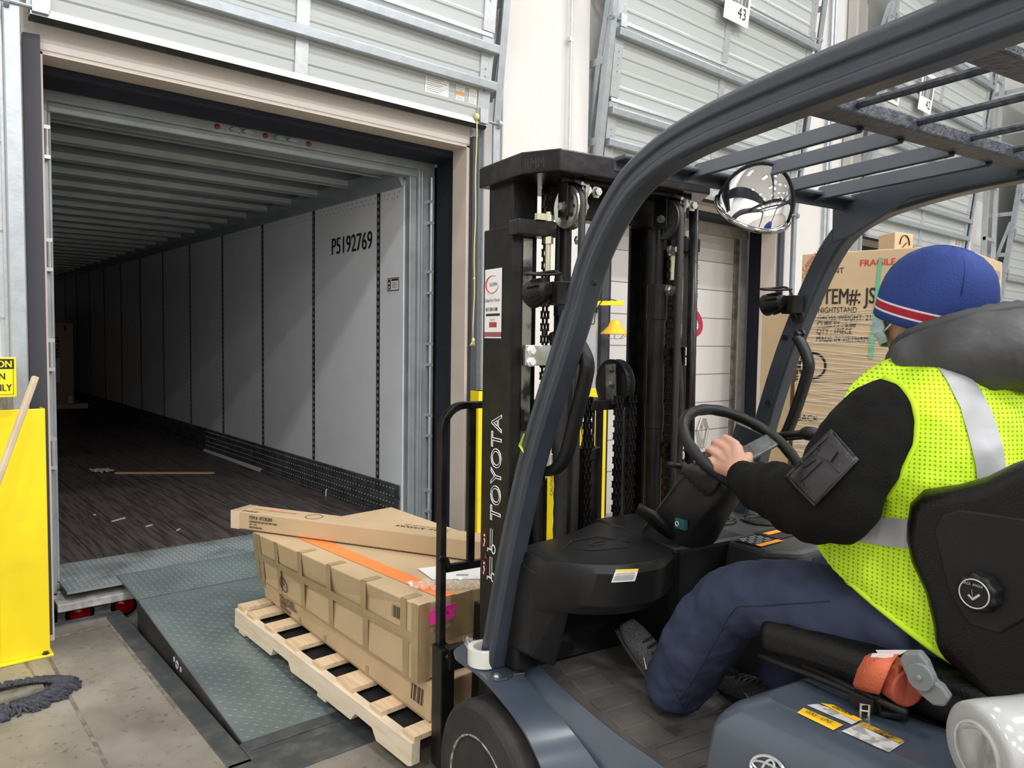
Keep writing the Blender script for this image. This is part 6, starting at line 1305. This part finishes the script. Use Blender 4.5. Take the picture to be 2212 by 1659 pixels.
for k in range(4): drape(m1, DB, [(1330-k*1.5, 1239+4*k), (1372-k*1.5, 1237+4*k), (1371-k*1.5, 1239+4*k), (1329-k*1.5, 1241+4*k)], 6, 1, 0.005, 2)
part('cowl_label', m1, [white, mat('amber_label', (0.8, 0.5, 0.02)), mat('grey_print', (0.3, 0.3, 0.3))], FK)
m1 = FMB(); m1.tube([fx(1132, 938, 1.07), fx(1124, 962, 1.072), fx(1131, 978, 1.068)], [(0.002, 0.002), (0.006, 0.001), (0.001, 0.001)], 6); fpart('torn_tape', m1, mat('lime_tape_scrap', (0.5, 0.72, 0.05), 0.5), OG)

# --- clear tape roll on the fender, roll of stretch film on the hood
p = fz(1050, 1417, 0.625); R = root('tape_roll', 'roll of clear packing tape standing on the left front fender', 'tape roll', FP((1.088, 1.905, 0.617)))
m1 = FMB(); tc_ = (1.088, 1.912, 0.617); m1.lathe([(0.036, 0), (0.050, 0), (0.050, 0.052), (0.036, 0.052), (0.036, 0.0)], tc_, (0, 0, 1), 36); part('tape_body', m1, mat('clear_tape_winding', (0.68, 0.68, 0.64), 0.3, col2=(0.62, 0.62, 0.58), scale=20), R, bevel=0.0015)
m1 = FMB(); m1.lathe([(0.0345, 0.001), (0.0362, 0.001), (0.0362, 0.051), (0.0345, 0.051), (0.0345, 0.001)], tc_, (0, 0, 1), 36); part('core', m1, white, R)
m1 = FMB(); text_mb(m1, 'ULINE', 0.016, frame((1.098, 1.9455, 0.63), (1, -0.25, 0), (0, 0, 1)), 'CENTER'); part('core_lettering', m1, ink, R)
m1 = FMB(); random.seed(8); q = [fz(x, y, 0.622) for x, y in ((995, 1385), (1018, 1380), (1028, 1398), (1010, 1405))]; G = []
for j in range(5): G.append([q[0].lerp(q[1], i/5).lerp(q[3].lerp(q[2], i/5), j/4) + Vector((0, 0, random.uniform(0, 0.02))) for i in range(6)])
m1.rings(G, closed=False, cap=False); thing('film_scrap', m1, MT['glossy_clear_wrap'], 'small crumpled clear film scrap on the fender beside the tape roll', 'scrap')
ra = Vector((1.07, 0.518, 1.028)); rb = ra + Vector((0.40, -0.17, 0.022)); ax = (rb-ra).normalized()
R = root('film_roll', 'thick shiny roll of clear stretch film at the bottom right corner', 'film roll', FP(ra - Vector((0, 0, 0.066))), -YAW)
m1 = FMB(); L_ = (rb-ra).length; m1.lathe([(0.038, 0.004), (0.058, 0.0), (0.064, 0.006), (0.0655, 0.03), (0.064, 0.08), (0.0655, 0.14), (0.0645, 0.22), (0.0655, L_-0.02), (0.05, L_), (0.038, L_)], ra, ax, 44); part('film_winding', m1, film, R, smooth=True, bevel=0.0)
m1 = FMB(); m1.lathe([(0.037, -0.002), (0.040, -0.002), (0.040, L_+0.002), (0.037, L_+0.002), (0.037, -0.002)], ra, ax, 36); part('paper_core', m1, mat('core_grey_card', (0.50, 0.49, 0.50), 0.7), R)

# ============================================================ FORKLIFT DRIVER
PR = root('person', 'seated driver in a lime mesh safety vest, black fleece, dark hood and blue knit beanie', 'person', FP((1.60, 0.80, 0.95)), -YAW)
def ppart(name, m1, mt, parent=None, **kw): return part(name, m1, mt, parent or PR, **kw)
HC = Vector((1.592, 0.920, 1.672)); hyaw = radians(-8); RH = Matrix.Rotation(hyaw, 3, 'Z')
def Hd(x, y, z): return HC + RH @ Vector((x, y, z))
m1 = FMB()
m1.ell(HC + Vector((0, -0.006, 0.02)), (0.074, 0.094, 0.092), 24, 16, RH)                 # skull
m1.ell(Hd(0, 0.024, -0.045), (0.056, 0.064, 0.070), 20, 14, RH)                       # jaw and face
m1.ell(Hd(0, 0.060, -0.088), (0.026, 0.022, 0.020), 12, 10, RH)                      # chin
for s in (-1, 1):
    m1.ell(Hd(s*0.040, 0.058, -0.028), (0.024, 0.024, 0.024), 12, 10, RH)          # cheeks
    m1.ell(Hd(s*0.028, 0.080, 0.008), (0.022, 0.012, 0.010), 12, 8, RH)           # brow
    m1.tube([Hd(s*0.072, -0.010, 0.018), Hd(s*0.080, -0.018, 0.020), Hd(s*0.083, -0.018, 0.0), Hd(s*0.078, -0.010, -0.022), Hd(s*0.071, -0.004, -0.030)], [0.007, 0.009, 0.010, 0.008, 0.006], 8)   # ears
m1.tube([Hd(0, 0.082, 0.008), Hd(0, 0.096, -0.012), Hd(0, 0.098, -0.028), Hd(0, 0.086, -0.040)], [0.008, 0.010, 0.012, 0.010], 10)   # nose
m1.tube([Hd(-0.022, 0.083, -0.062), Hd(0, 0.092, -0.062), Hd(0.022, 0.083, -0.062)], [0.007, 0.010, 0.007], 8)                 # lips
m1.tube([(1.597, 0.915, 1.64), (1.60, 0.890, 1.56), (1.60, 0.86, 1.48), (1.60, 0.84, 1.38)], [0.055, 0.055, 0.068, 0.10], 20)           # neck
m1.tube([(1.60, 0.84, 1.45), (1.60, 0.82, 1.30), (1.60, 0.80, 1.12), (1.60, 0.80, 1.01)], [(0.15, 0.10), (0.165, 0.11), (0.145, 0.10), (0.16, 0.11)], 20, up=(0, 1, 0))   # trunk
for s in (-1, 1):
    m1.tube([(1.60+s*0.09, 0.86, 1.44), (1.60+s*0.165, 0.87, 1.44)], [0.06, 0.058], 12)
LA = [(1.43, 0.870, 1.44), (1.35, 0.875, 1.36), (1.305, 0.905, 1.265), (1.345, 1.06, 1.25), (1.398, 1.205, 1.256), (1.425, 1.262, 1.268)]
m1.tube(LA, [0.050, 0.047, 0.042, 0.040, 0.029, 0.026], 12)
RA = [(1.77, 0.870, 1.44), (1.83, 0.86, 1.36), (1.87, 0.86, 1.22), (1.86, 0.96, 1.17), (1.82, 1.08, 1.135), (1.80, 1.12, 1.125)]
m1.tube(RA, [0.050, 0.047, 0.042, 0.040, 0.029, 0.026], 12)
for s, kn, an in ((-1, (1.437, 1.255, 0.960), (1.455, 1.485, 0.66)), (1, (1.745, 1.20, 0.99), (1.70, 1.33, 0.66))):
    hp = Vector((1.60+s*0.095, 0.83, 1.01)); kn = Vector(kn); an = Vector(an)
    m1.tube([hp, hp.lerp(kn, 0.5), kn, kn.lerp(an, 0.35), an], [0.085, 0.070, 0.056, 0.055, 0.038], 14)
# left hand gripping the rim, back of the hand towards us
def finger(m1, pts, r): m1.tube(smooth_path(pts, 3), [r[0] + (r[1]-r[0])*k/((len(pts)-1)*3) for k in range((len(pts)-1)*3+1)], 10)
wr = Vector((1.425, 1.262, 1.268))
mc = [fx(1592, 962, 1.478), fx(1574, 973, 1.466), fx(1560, 988, 1.453), fx(1550, 1006, 1.440)]   # index..little knuckles
pip = [fx(1566, 946, 1.490), fx(1546, 956, 1.478), fx(1533, 972, 1.463), fx(1530, 994, 1.448)]
for k in range(4):
    m1.tube([wr + Vector((0.012-0.007*k, 0, 0.003*(1-k))), wr.lerp(mc[k], 0.5) + Vector((0, 0, -0.002)), mc[k] + Vector((0, 0, -0.004))], [0.022, 0.0195, 0.0145], 10)
    f0, f1 = mc[k], pip[k]; p2 = f1 + Vector((0.013, 0.014, -0.019)); p3 = p2 + Vector((0.008, -0.008, -0.017))
    finger(m1, [f0, f1, p2, p3], ([0.0116, 0.0113, 0.0110, 0.0098][k], [0.0095, 0.0095, 0.009, 0.008][k]))
finger(m1, [wr + Vector((0.016, 0.012, -0.004)), fx(1618, 985, 1.47), fx(1600, 1010, 1.455) + Vector((0, 0.03, -0.01)), fx(1575, 1000, 1.455) + Vector((0, 0.03, -0.015))], (0.015, 0.009))   # thumb round the rim
# right hand on the far side of the rim
wr2 = Vector((1.80, 1.12, 1.125))
for k in range(4):
    b_ = wr2 + Vector((-0.03+0.018*k, 0.075, 0.0-0.002*k)); m1.tube([wr2, wr2.lerp(b_, 0.5), b_], [0.02, 0.018, 0.013], 10)
    finger(m1, [b_, b_ + Vector((-0.002, 0.035, -0.006)), b_ + Vector((-0.004, 0.058, -0.022)), b_ + Vector((-0.006, 0.072, -0.040))], (0.010, 0.008))
finger(m1, [wr2 + Vector((-0.02, 0.01, 0)), wr2 + Vector((-0.045, 0.04, -0.005)), wr2 + Vector((-0.05, 0.07, -0.01))], (0.014, 0.010))
BD = ppart('body', m1, skin, remesh=0.0040, smo=2)
for s in (-1, 1):
    m1 = FMB(); m1.ell(Hd(s*0.028, 0.082, -0.004), (0.013, 0.010, 0.008), 12, 8, RH); e_ = ppart('eye', m1, mat('eye_white', (0.8, 0.78, 0.75), 0.2), smooth=True)
    m1 = FMB(); m1.ell(Hd(s*0.028, 0.091, -0.004), (0.005, 0.003, 0.005), 10, 8, RH); ppart('iris', m1, mat('dark_iris', (0.04, 0.02, 0.01), 0.2), e_, smooth=True)
m1 = FMB()
for s in (-1, 1):
    for k in range(9): m1.tube([Hd(s*(0.070+0.003*(k % 3)), 0.020-0.010*k, 0.03), Hd(s*0.0745, 0.018-0.010*k, 0.0), Hd(s*0.073, 0.012-0.011*k, -0.025+0.002*k)], [0.004, 0.004, 0.0015], 5)
ppart('hair', m1, mat('dark_brown_hair', (0.03, 0.017, 0.010), 0.7), smooth=True)
# face mask with ear loops
m1 = FMB(); G = []
for j in range(8):
    v = j/7; row = []
    for i in range(17):
        a = radians(-78+156*i/16); r_ = 0.069 + 0.006*sin(pi*v) - 0.006*(j == 7) ; zz = 0.000 - 0.095*v*(0.72+0.28*cos(a)) - 0.012*(1-cos(a)); yy = 0.022 + r_*cos(a)*(1.12 if 0 < j < 6 else 1.02) + 0.004*(j % 2)
        row.append(Hd(0.95*r_*sin(a), yy, zz))
    G.append(row)
m1.rings(G, closed=False, cap=False); MK = ppart('face_mask', m1, maskm, solid=0.003, smooth=False)
m1 = FMB()
for s in (-1, 1):
    m1.tube([Hd(s*0.069, 0.040, -0.012), Hd(s*0.078, 0.015, 0.008), Hd(s*0.084, -0.008, 0.025)], 0.0022, 6); m1.tube([Hd(s*0.064, 0.045, -0.062), Hd(s*0.075, 0.018, -0.045), Hd(s*0.080, -0.010, -0.02)], 0.0022, 6)
ppart('ear_loop', m1, whitel, MK, smooth=True)
# beanie
ax_ = Vector((0, -0.27, 0.963)).normalized(); hb = Vector((1.592, 0.912, 1.622)); ux_ = Vector((1, 0, 0)); vy_ = ax_.cross(ux_)
hs = [(0.0, .965, 0), (0.004, 1.0, 0), (0.018, 1.005, 1), (0.022, 1.006, 2), (0.037, 1.01, 1), (0.041, 1.01, 0), (0.05, 1.015, 0), (0.065, 1.01, 0), (0.085, .985, 0), (0.105, .93, 0), (0.125, .84, 0), (0.142, .71, 0), (0.156, .53, 0), (0.165, .33, 0), (0.169, .14, 0), (0.170, .01, 0)]
m1 = FMB(); rg = []; cl_ = []
for h, r_, c in hs:
    rg.append([hb + ax_*(h + 0.002*sin(5*t)*(r_ < 0.9)) + RH @ (ux_*(0.094*r_*cos(t)) + vy_*((0.120*r_)*sin(t))) + Vector((0, 0, 0.0)) for t in [2*pi*k/56 for k in range(56)]]); cl_.append(c)
m1.rings(rg, mats=cl_); ppart('beanie', m1, [hatblue, hatwhite, hatred], smooth=True, label='blue knit beanie with red and white stripe')
m1 = FMB(); 
for ph in (0.9, 3.0): m1.tube([hb + ax_*(h+0.001) + RH @ (ux_*(0.0945*r_*cos(pi+ph)) + vy_*(0.1205*r_*sin(pi+ph))) for h, r_, c in hs[8:]], 0.0009, 5)
ppart('crown_seam', m1, mat('seam_blue', (0.008, 0.02, 0.11), 0.9), smooth=True)
# fleece jacket
m1 = FMB()
tr = [((1.60, .795, 1.02), .165, .130), ((1.60, .79, 1.08), .172, .135), ((1.60, .80, 1.22), .178, .138), ((1.60, .815, 1.34), .182, .135), ((1.60, .835, 1.42), .175, .118), ((1.60, .86, 1.475), .130, .10), ((1.60, .875, 1.505), .09, .08)]
m1.rings([[Vector(c) + Vector((a*cos(t), b*sin(t), 0)) for t in [2*pi*k/32 for k in range(32)]] for c, a, b in tr])
SLV = [(1.475, .880, 1.442), (1.420, .893, 1.436), (1.362, .905, 1.378), (1.325, .915, 1.315), (1.312, .915, 1.268), (1.322, .970, 1.250), (1.345, 1.045, 1.252), (1.370, 1.115, 1.253), (1.392, 1.18, 1.250), (1.410, 1.232, 1.258)]
SR_ = [(.070, .078), (.074, .090), (.076, .098), (.074, .094), (.070, .080), (.068, .072), (.066, .068), (.060, .063), (.053, .054), (.041, .041)]
sp = smooth_path(SLV, 6); rr = []
for k in range(len(sp)):
    f = k/6; i = min(int(f), 8); r_ = [SR_[i][q] + (SR_[i+1][q]-SR_[i][q])*(f-i) for q in (0, 1)]
    if f > 4.2: r_ = [q + 0.0055*sin(f*6.6)*min(1, (9-f)*1.2) for q in r_]
    rr.append(r_)
m1.tube(sp, [tuple(q) for q in rr], 22, up=(0, 1, 0))
sp2 = smooth_path([(1.74, .87, 1.435), (1.79, .87, 1.42), (1.835, .865, 1.35), (1.86, .86, 1.27), (1.868, .87, 1.22), (1.865, .92, 1.19), (1.858, .97, 1.17), (1.85, 1.02, 1.155), (1.835, 1.065, 1.142), (1.822, 1.10, 1.133)], 6)
m1.tube(sp2, [tuple(x*0.95 for x in q) for q in rr], 20, up=(0, 1, 0))
JK = ppart('fleece_jacket', m1, fleece, remesh=0.008, smo=2, disp=(0.014, 0.06))
m1 = FMB(); m1.tube([Vector(SLV[-1]) - Vector((0.010, 0.028, 0.004)), Vector(SLV[-1]) + Vector((0.006, 0.016, 0.003)), Vector(SLV[-1]) + Vector((0.0062, 0.018, 0.0035))], [0.043, 0.039, 0.034], 20); ppart('sleeve_cuff', m1, fleece, JK, smooth=True)
# trousers
m1 = FMB()
m1.ell((1.60, .80, 1.00), (.185, .16, .09), 22, 14)
LT = [((1.495, .82, 1.005), .100), ((1.470, .98, 1.000), .096), ((1.452, 1.12, .995), .090), ((1.440, 1.215, .975), .088), ((1.436, 1.285, .935), .092), ((1.440, 1.345, .865), .098), ((1.446, 1.405, .775), .098), ((1.452, 1.455, .690), .092), ((1.456, 1.498, .622), .087)]
m1.tube([p for p, r in LT], [(r, r*0.97) for p, r in LT], 24)
RT = [((1.705, .82, 1.000), .100), ((1.735, 1.00, 1.00), .094), ((1.75, 1.14, 1.000), .084), ((1.745, 1.21, .96), .080), ((1.73, 1.27, .86), .078), ((1.71, 1.31, .72), .076), ((1.70, 1.33, .65), .078)]
m1.tube([p for p, r in RT], [r for p, r in RT], 20)
TS = ppart('trousers', m1, denim, remesh=0.009, smo=3, disp=(0.020, 0.075))
# shoes
def shoe(P, w, up):
    m1 = FMB(); pts = [Vector(p) for p in P]; R_ = [(.032, .030), (.036, .040), (.040, .040), (.045, .032), (.043, .024), (.028, .015)]
    m1.tube(smooth_path(pts, 4), [tuple(R_[min(k//4, 5)][q] + (R_[min(k//4+1, 5)][q]-R_[min(k//4, 5)][q])*(k % 4)/4 for q in (0, 1)) for k in range(21)], 20, up=up); S_ = ppart('shoe', m1, shoeg, smooth=True)
    d = (pts[-1]-pts[0]).normalized(); upv = Vector(up); upv = (upv - d*upv.dot(d)).normalized()
    m1 = FMB(); m1.tube([p - upv*(0.030 if k < 3 else 0.022) for k, p in enumerate(smooth_path(pts, 3))], [(0.036+0.010*sin(pi*k/15), 0.010) for k in range(16)], 16, up=up); ppart('sole', m1, rubber, S_, smooth=True)
    sd = d.cross(upv).normalized(); sd = sd if sd.x < 0 else -sd
    m1 = FMB(); c = pts[2] + sd*0.038; m1.tube([c - d*0.055 + upv*0.004, c - d*0.03 - upv*0.014, c + d*0.0 - upv*0.010 + sd*0.004, c + d*0.045 + upv*0.014], [(0.002, 0.004), (0.002, 0.009), (0.002, 0.007), (0.001, 0.001)], 8, up=sd); ppart('side_mark', m1, whitel, S_, smooth=True)
    m1 = FMB()
    for k in range(5): c = pts[2].lerp(pts[4], k/6) + upv*0.036; m1.tube([c - sd*0.02, c + upv*0.005, c + sd*0.022], 0.003, 6)
    ppart('laces', m1, plas, S_, smooth=True)
shoe([(1.468, 1.462, .592), (1.460, 1.500, .622), (1.450, 1.545, .660), (1.438, 1.598, .702), (1.428, 1.635, .735), (1.422, 1.662, .760)], .05, (0, -0.6, 0.8))
shoe([(1.70, 1.28, .592), (1.70, 1.33, .592), (1.695, 1.39, .592), (1.69, 1.45, .586), (1.685, 1.50, .578), (1.68, 1.53, .574)], .05, (0, 0, 1))
# safety vest
m1 = FMB(); vr = [(1.035, .212, .315, .170, .40), (1.09, .213, .290, .172, .30), (1.16, .214, .255, .176, .18), (1.25, .216, .205, .180, .06), (1.33, .220, .172, .180, 0), (1.40, .222, .178, .175, 0), (1.45, .218, .170, .165, 0), (1.49, .200, .150, .148, 0), (1.525, .165, .112, .125, 0), (1.55, .115, .09, .10, 0)]
rg = []
for z, rx, ryf, ryb, tl in vr:
    cy = .80 + (z-1.05)*0.17; ring = []
    for k in range(56):
        t = 2*pi*k/56; ry = ryf if sin(t) > 0 else ryb; w_ = 1 + 0.022*sin(3*t+z*22)*(z < 1.36)
        ex = 0.75 if z < 1.2 else 0.88; x = rx*w_*math.copysign(abs(cos(t))**ex, cos(t)); y = ry*w_*math.copysign(abs(sin(t))**ex, sin(t)); ring.append(Vector((1.60+x, cy+y, z + tl*y)))
    rg.append(ring)
m1.rings(rg); hem = rg[0]; VS = ppart('safety_vest', m1, lime, smooth=True, remesh=0.008, smo=1, disp=(0.016, 0.07, 0.12))
# hood bunched behind the neck
m1 = FMB(); rg = []
def loop(rx, ryf, ryb, z0, dz, n=48, cx_=1.602, cyy=.865, wob=0.0, yo=0.0):
    out = []
    for k in range(n):
        t = 2*pi*k/n; ry = ryf if sin(t) > 0 else ryb; bk = (1-sin(t))/2
        w_ = 1 + wob*sin(7*t)+wob*0.6*sin(11*t+1)
        out.append(Vector((cx_ + rx*w_*cos(t), cyy + yo + ry*w_*sin(t), z0 + dz*bk**0.9)))
    return out
L = [loop(.088, .085, .085, 1.555, .075), loop(.100, .096, .110, 1.560, .085, wob=.01), loop(.112, .104, .140, 1.563, .096, wob=.015), loop(.124, .108, .170, 1.557, .096, wob=.02), loop(.136, .110, .200, 1.548, .085, wob=.02), loop(.148, .108, .225, 1.540, .064, wob=.025), loop(.152, .104, .235, 1.533, .045, wob=.02), loop(.145, .098, .215, 1.522, 0.0), loop(.12, .085, .16, 1.515, -0.02)]
m1.rings(L, cap=False); HDD = ppart('hood', m1, hoodm, smooth=True, sub=2, disp=(0.030, 0.055))
m1 = FMB(); m1.tube(loop(.106, .102, .128, 1.565, .092, wob=.008), [0.0135+0.0016*sin(k*2.9) for k in range(48)], 10, loop=True); ppart('hood_edge', m1, hoodm, HDD, smooth=True)
# draped vest tape, sleeve pocket, seams
bpy.context.view_layer.update()
VB = bvh_of([VS]); VJ = bvh_of([VS, JK]); JB = bvh_of([JK]); TB_ = bvh_of([TS])
def band(m1, bv, A, B, off, nu=3, nv=3, mi=None):
    for k in range(len(A)-1): drape(m1, bv, [A[k], B[k], B[k+1], A[k+1]], nu, nv, off, mi, maxd=0.06)
m1 = MB(); A_ = [(2008, 770), (2045, 820), (2075, 880), (2095, 950), (2107, 1000), (2112, 1040)]; B_ = [(2085, 798), (2118, 840), (2143, 890), (2165, 955), (2173, 1005), (2178, 1045)]
def strip_rows(A, B, n=6): return [[(a[0]+(b[0]-a[0])*i/n, a[1]+(b[1]-a[1])*i/n) for i in range(n+1)] for a, b in zip(A, B)]
drape_rows(m1, VB, strip_rows(A_, B_), 0.004, 4)
ppart('reflective_tape', m1, reflm, VS, smooth=True); m1 = MB()
drape_rows(m1, VB, strip_rows([(1790, 1138), (1830, 1124), (1870, 1116), (1915, 1118), (1965, 1122)], [(1818, 1160), (1845, 1168), (1870, 1173), (1915, 1180), (1965, 1185)]), 0.004, 5)
ppart('reflective_tape', m1, reflm, VS, smooth=True)
def cord(m1, bv, P, r, off=0.002, n=8):
    pts = []
    for k in range(len(P)-1):
        for j in range(n):
            t = j/n; h = bv.ray_cast(CAM0, ray(P[k][0]*(1-t)+P[k+1][0]*t, P[k][1]*(1-t)+P[k+1][1]*t).normalized())
            if h[0] is not None and (not pts or (h[0]-pts[-1]).length < 0.10): pts.append(h[0] + (CAM0-h[0]).normalized()*off)
    if len(pts) > 3: m1.tube(pts, r, 8)
m1 = MB(); drape(m1, JB, [(1797, 928), (1856, 993), (1760, 1095), (1697, 1030)], 10, 12, 0.0045); PK = ppart('sleeve_pocket', m1, patchm, JK, smooth=True, solid=0.003)
m1 = MB()
for a, b in (((1799, 931), (1853, 993)), ((1853, 993), (1760, 1092)), ((1760, 1092), (1700, 1030)), ((1700, 1030), (1799, 931)), ((1765, 965), (1820, 1028)), ((1735, 1010), (1765, 990)), ((1730, 1040), (1780, 990))): cord(m1, bvh_of([PK]), [a, b], 0.0014, 0.003)
ppart('pocket_seam', m1, patchm, PK, smooth=True)
m1 = MB(); drape(m1, bvh_of([PK]), [(1782, 958), (1810, 975), (1795, 998), (1768, 985)], 5, 5, 0.0035); ppart('pocket_flap', m1, patchm, PK, solid=0.002)
m1 = MB(); cord(m1, TB_, [(1470, 1510), (1520, 1430), (1575, 1330), (1592, 1310), (1650, 1308), (1740, 1302), (1800, 1298)], 0.0016, 0.0005); cord(m1, TB_, [(1432, 1420), (1445, 1470), (1480, 1535)], 0.0012, 0.0005); ppart('trouser_seam', m1, mat('seam_navy', (0.018, 0.022, 0.05), 0.8), TS, smooth=True)

m1 = MB(); 
edge = []
for y in range(770, 1080, 6):
    best = None
    for x in range(1850, 2040, 2):
        rd = ray(x, y).normalized(); a = JB.ray_cast(CAM0, rd); b = VB.ray_cast(CAM0, rd)
        if b[0] is None: continue
        if a[0] is not None and a[3] < b[3]: best = (x+2, y)
    if best:
        h = VB.ray_cast(CAM0, ray(*best).normalized())
        if h[0] is not None and (not edge or (h[0]-edge[-1]).length < 0.06): edge.append(h[0])
if len(edge) > 8:
    for _ in range(4): edge = [edge[0]] + [(edge[i-1]+edge[i]*2+edge[i+1])/4 for i in range(1, len(edge)-1)] + [edge[-1]]
    m1.tube([p + (CAM0-p).normalized()*0.001 for p in edge], (0.009, 0.004), 8, up=(1, 0, 0))
hc = sum(hem, Vector((0, 0, 0)))/len(hem); m1.tube([FM @ (hc + (p-hc)*1.012 + Vector((0, 0, 0.004))) for p in hem], (0.007, 0.007), 8, loop=True)
ppart('edge_binding', m1, limeb, VS, smooth=True)
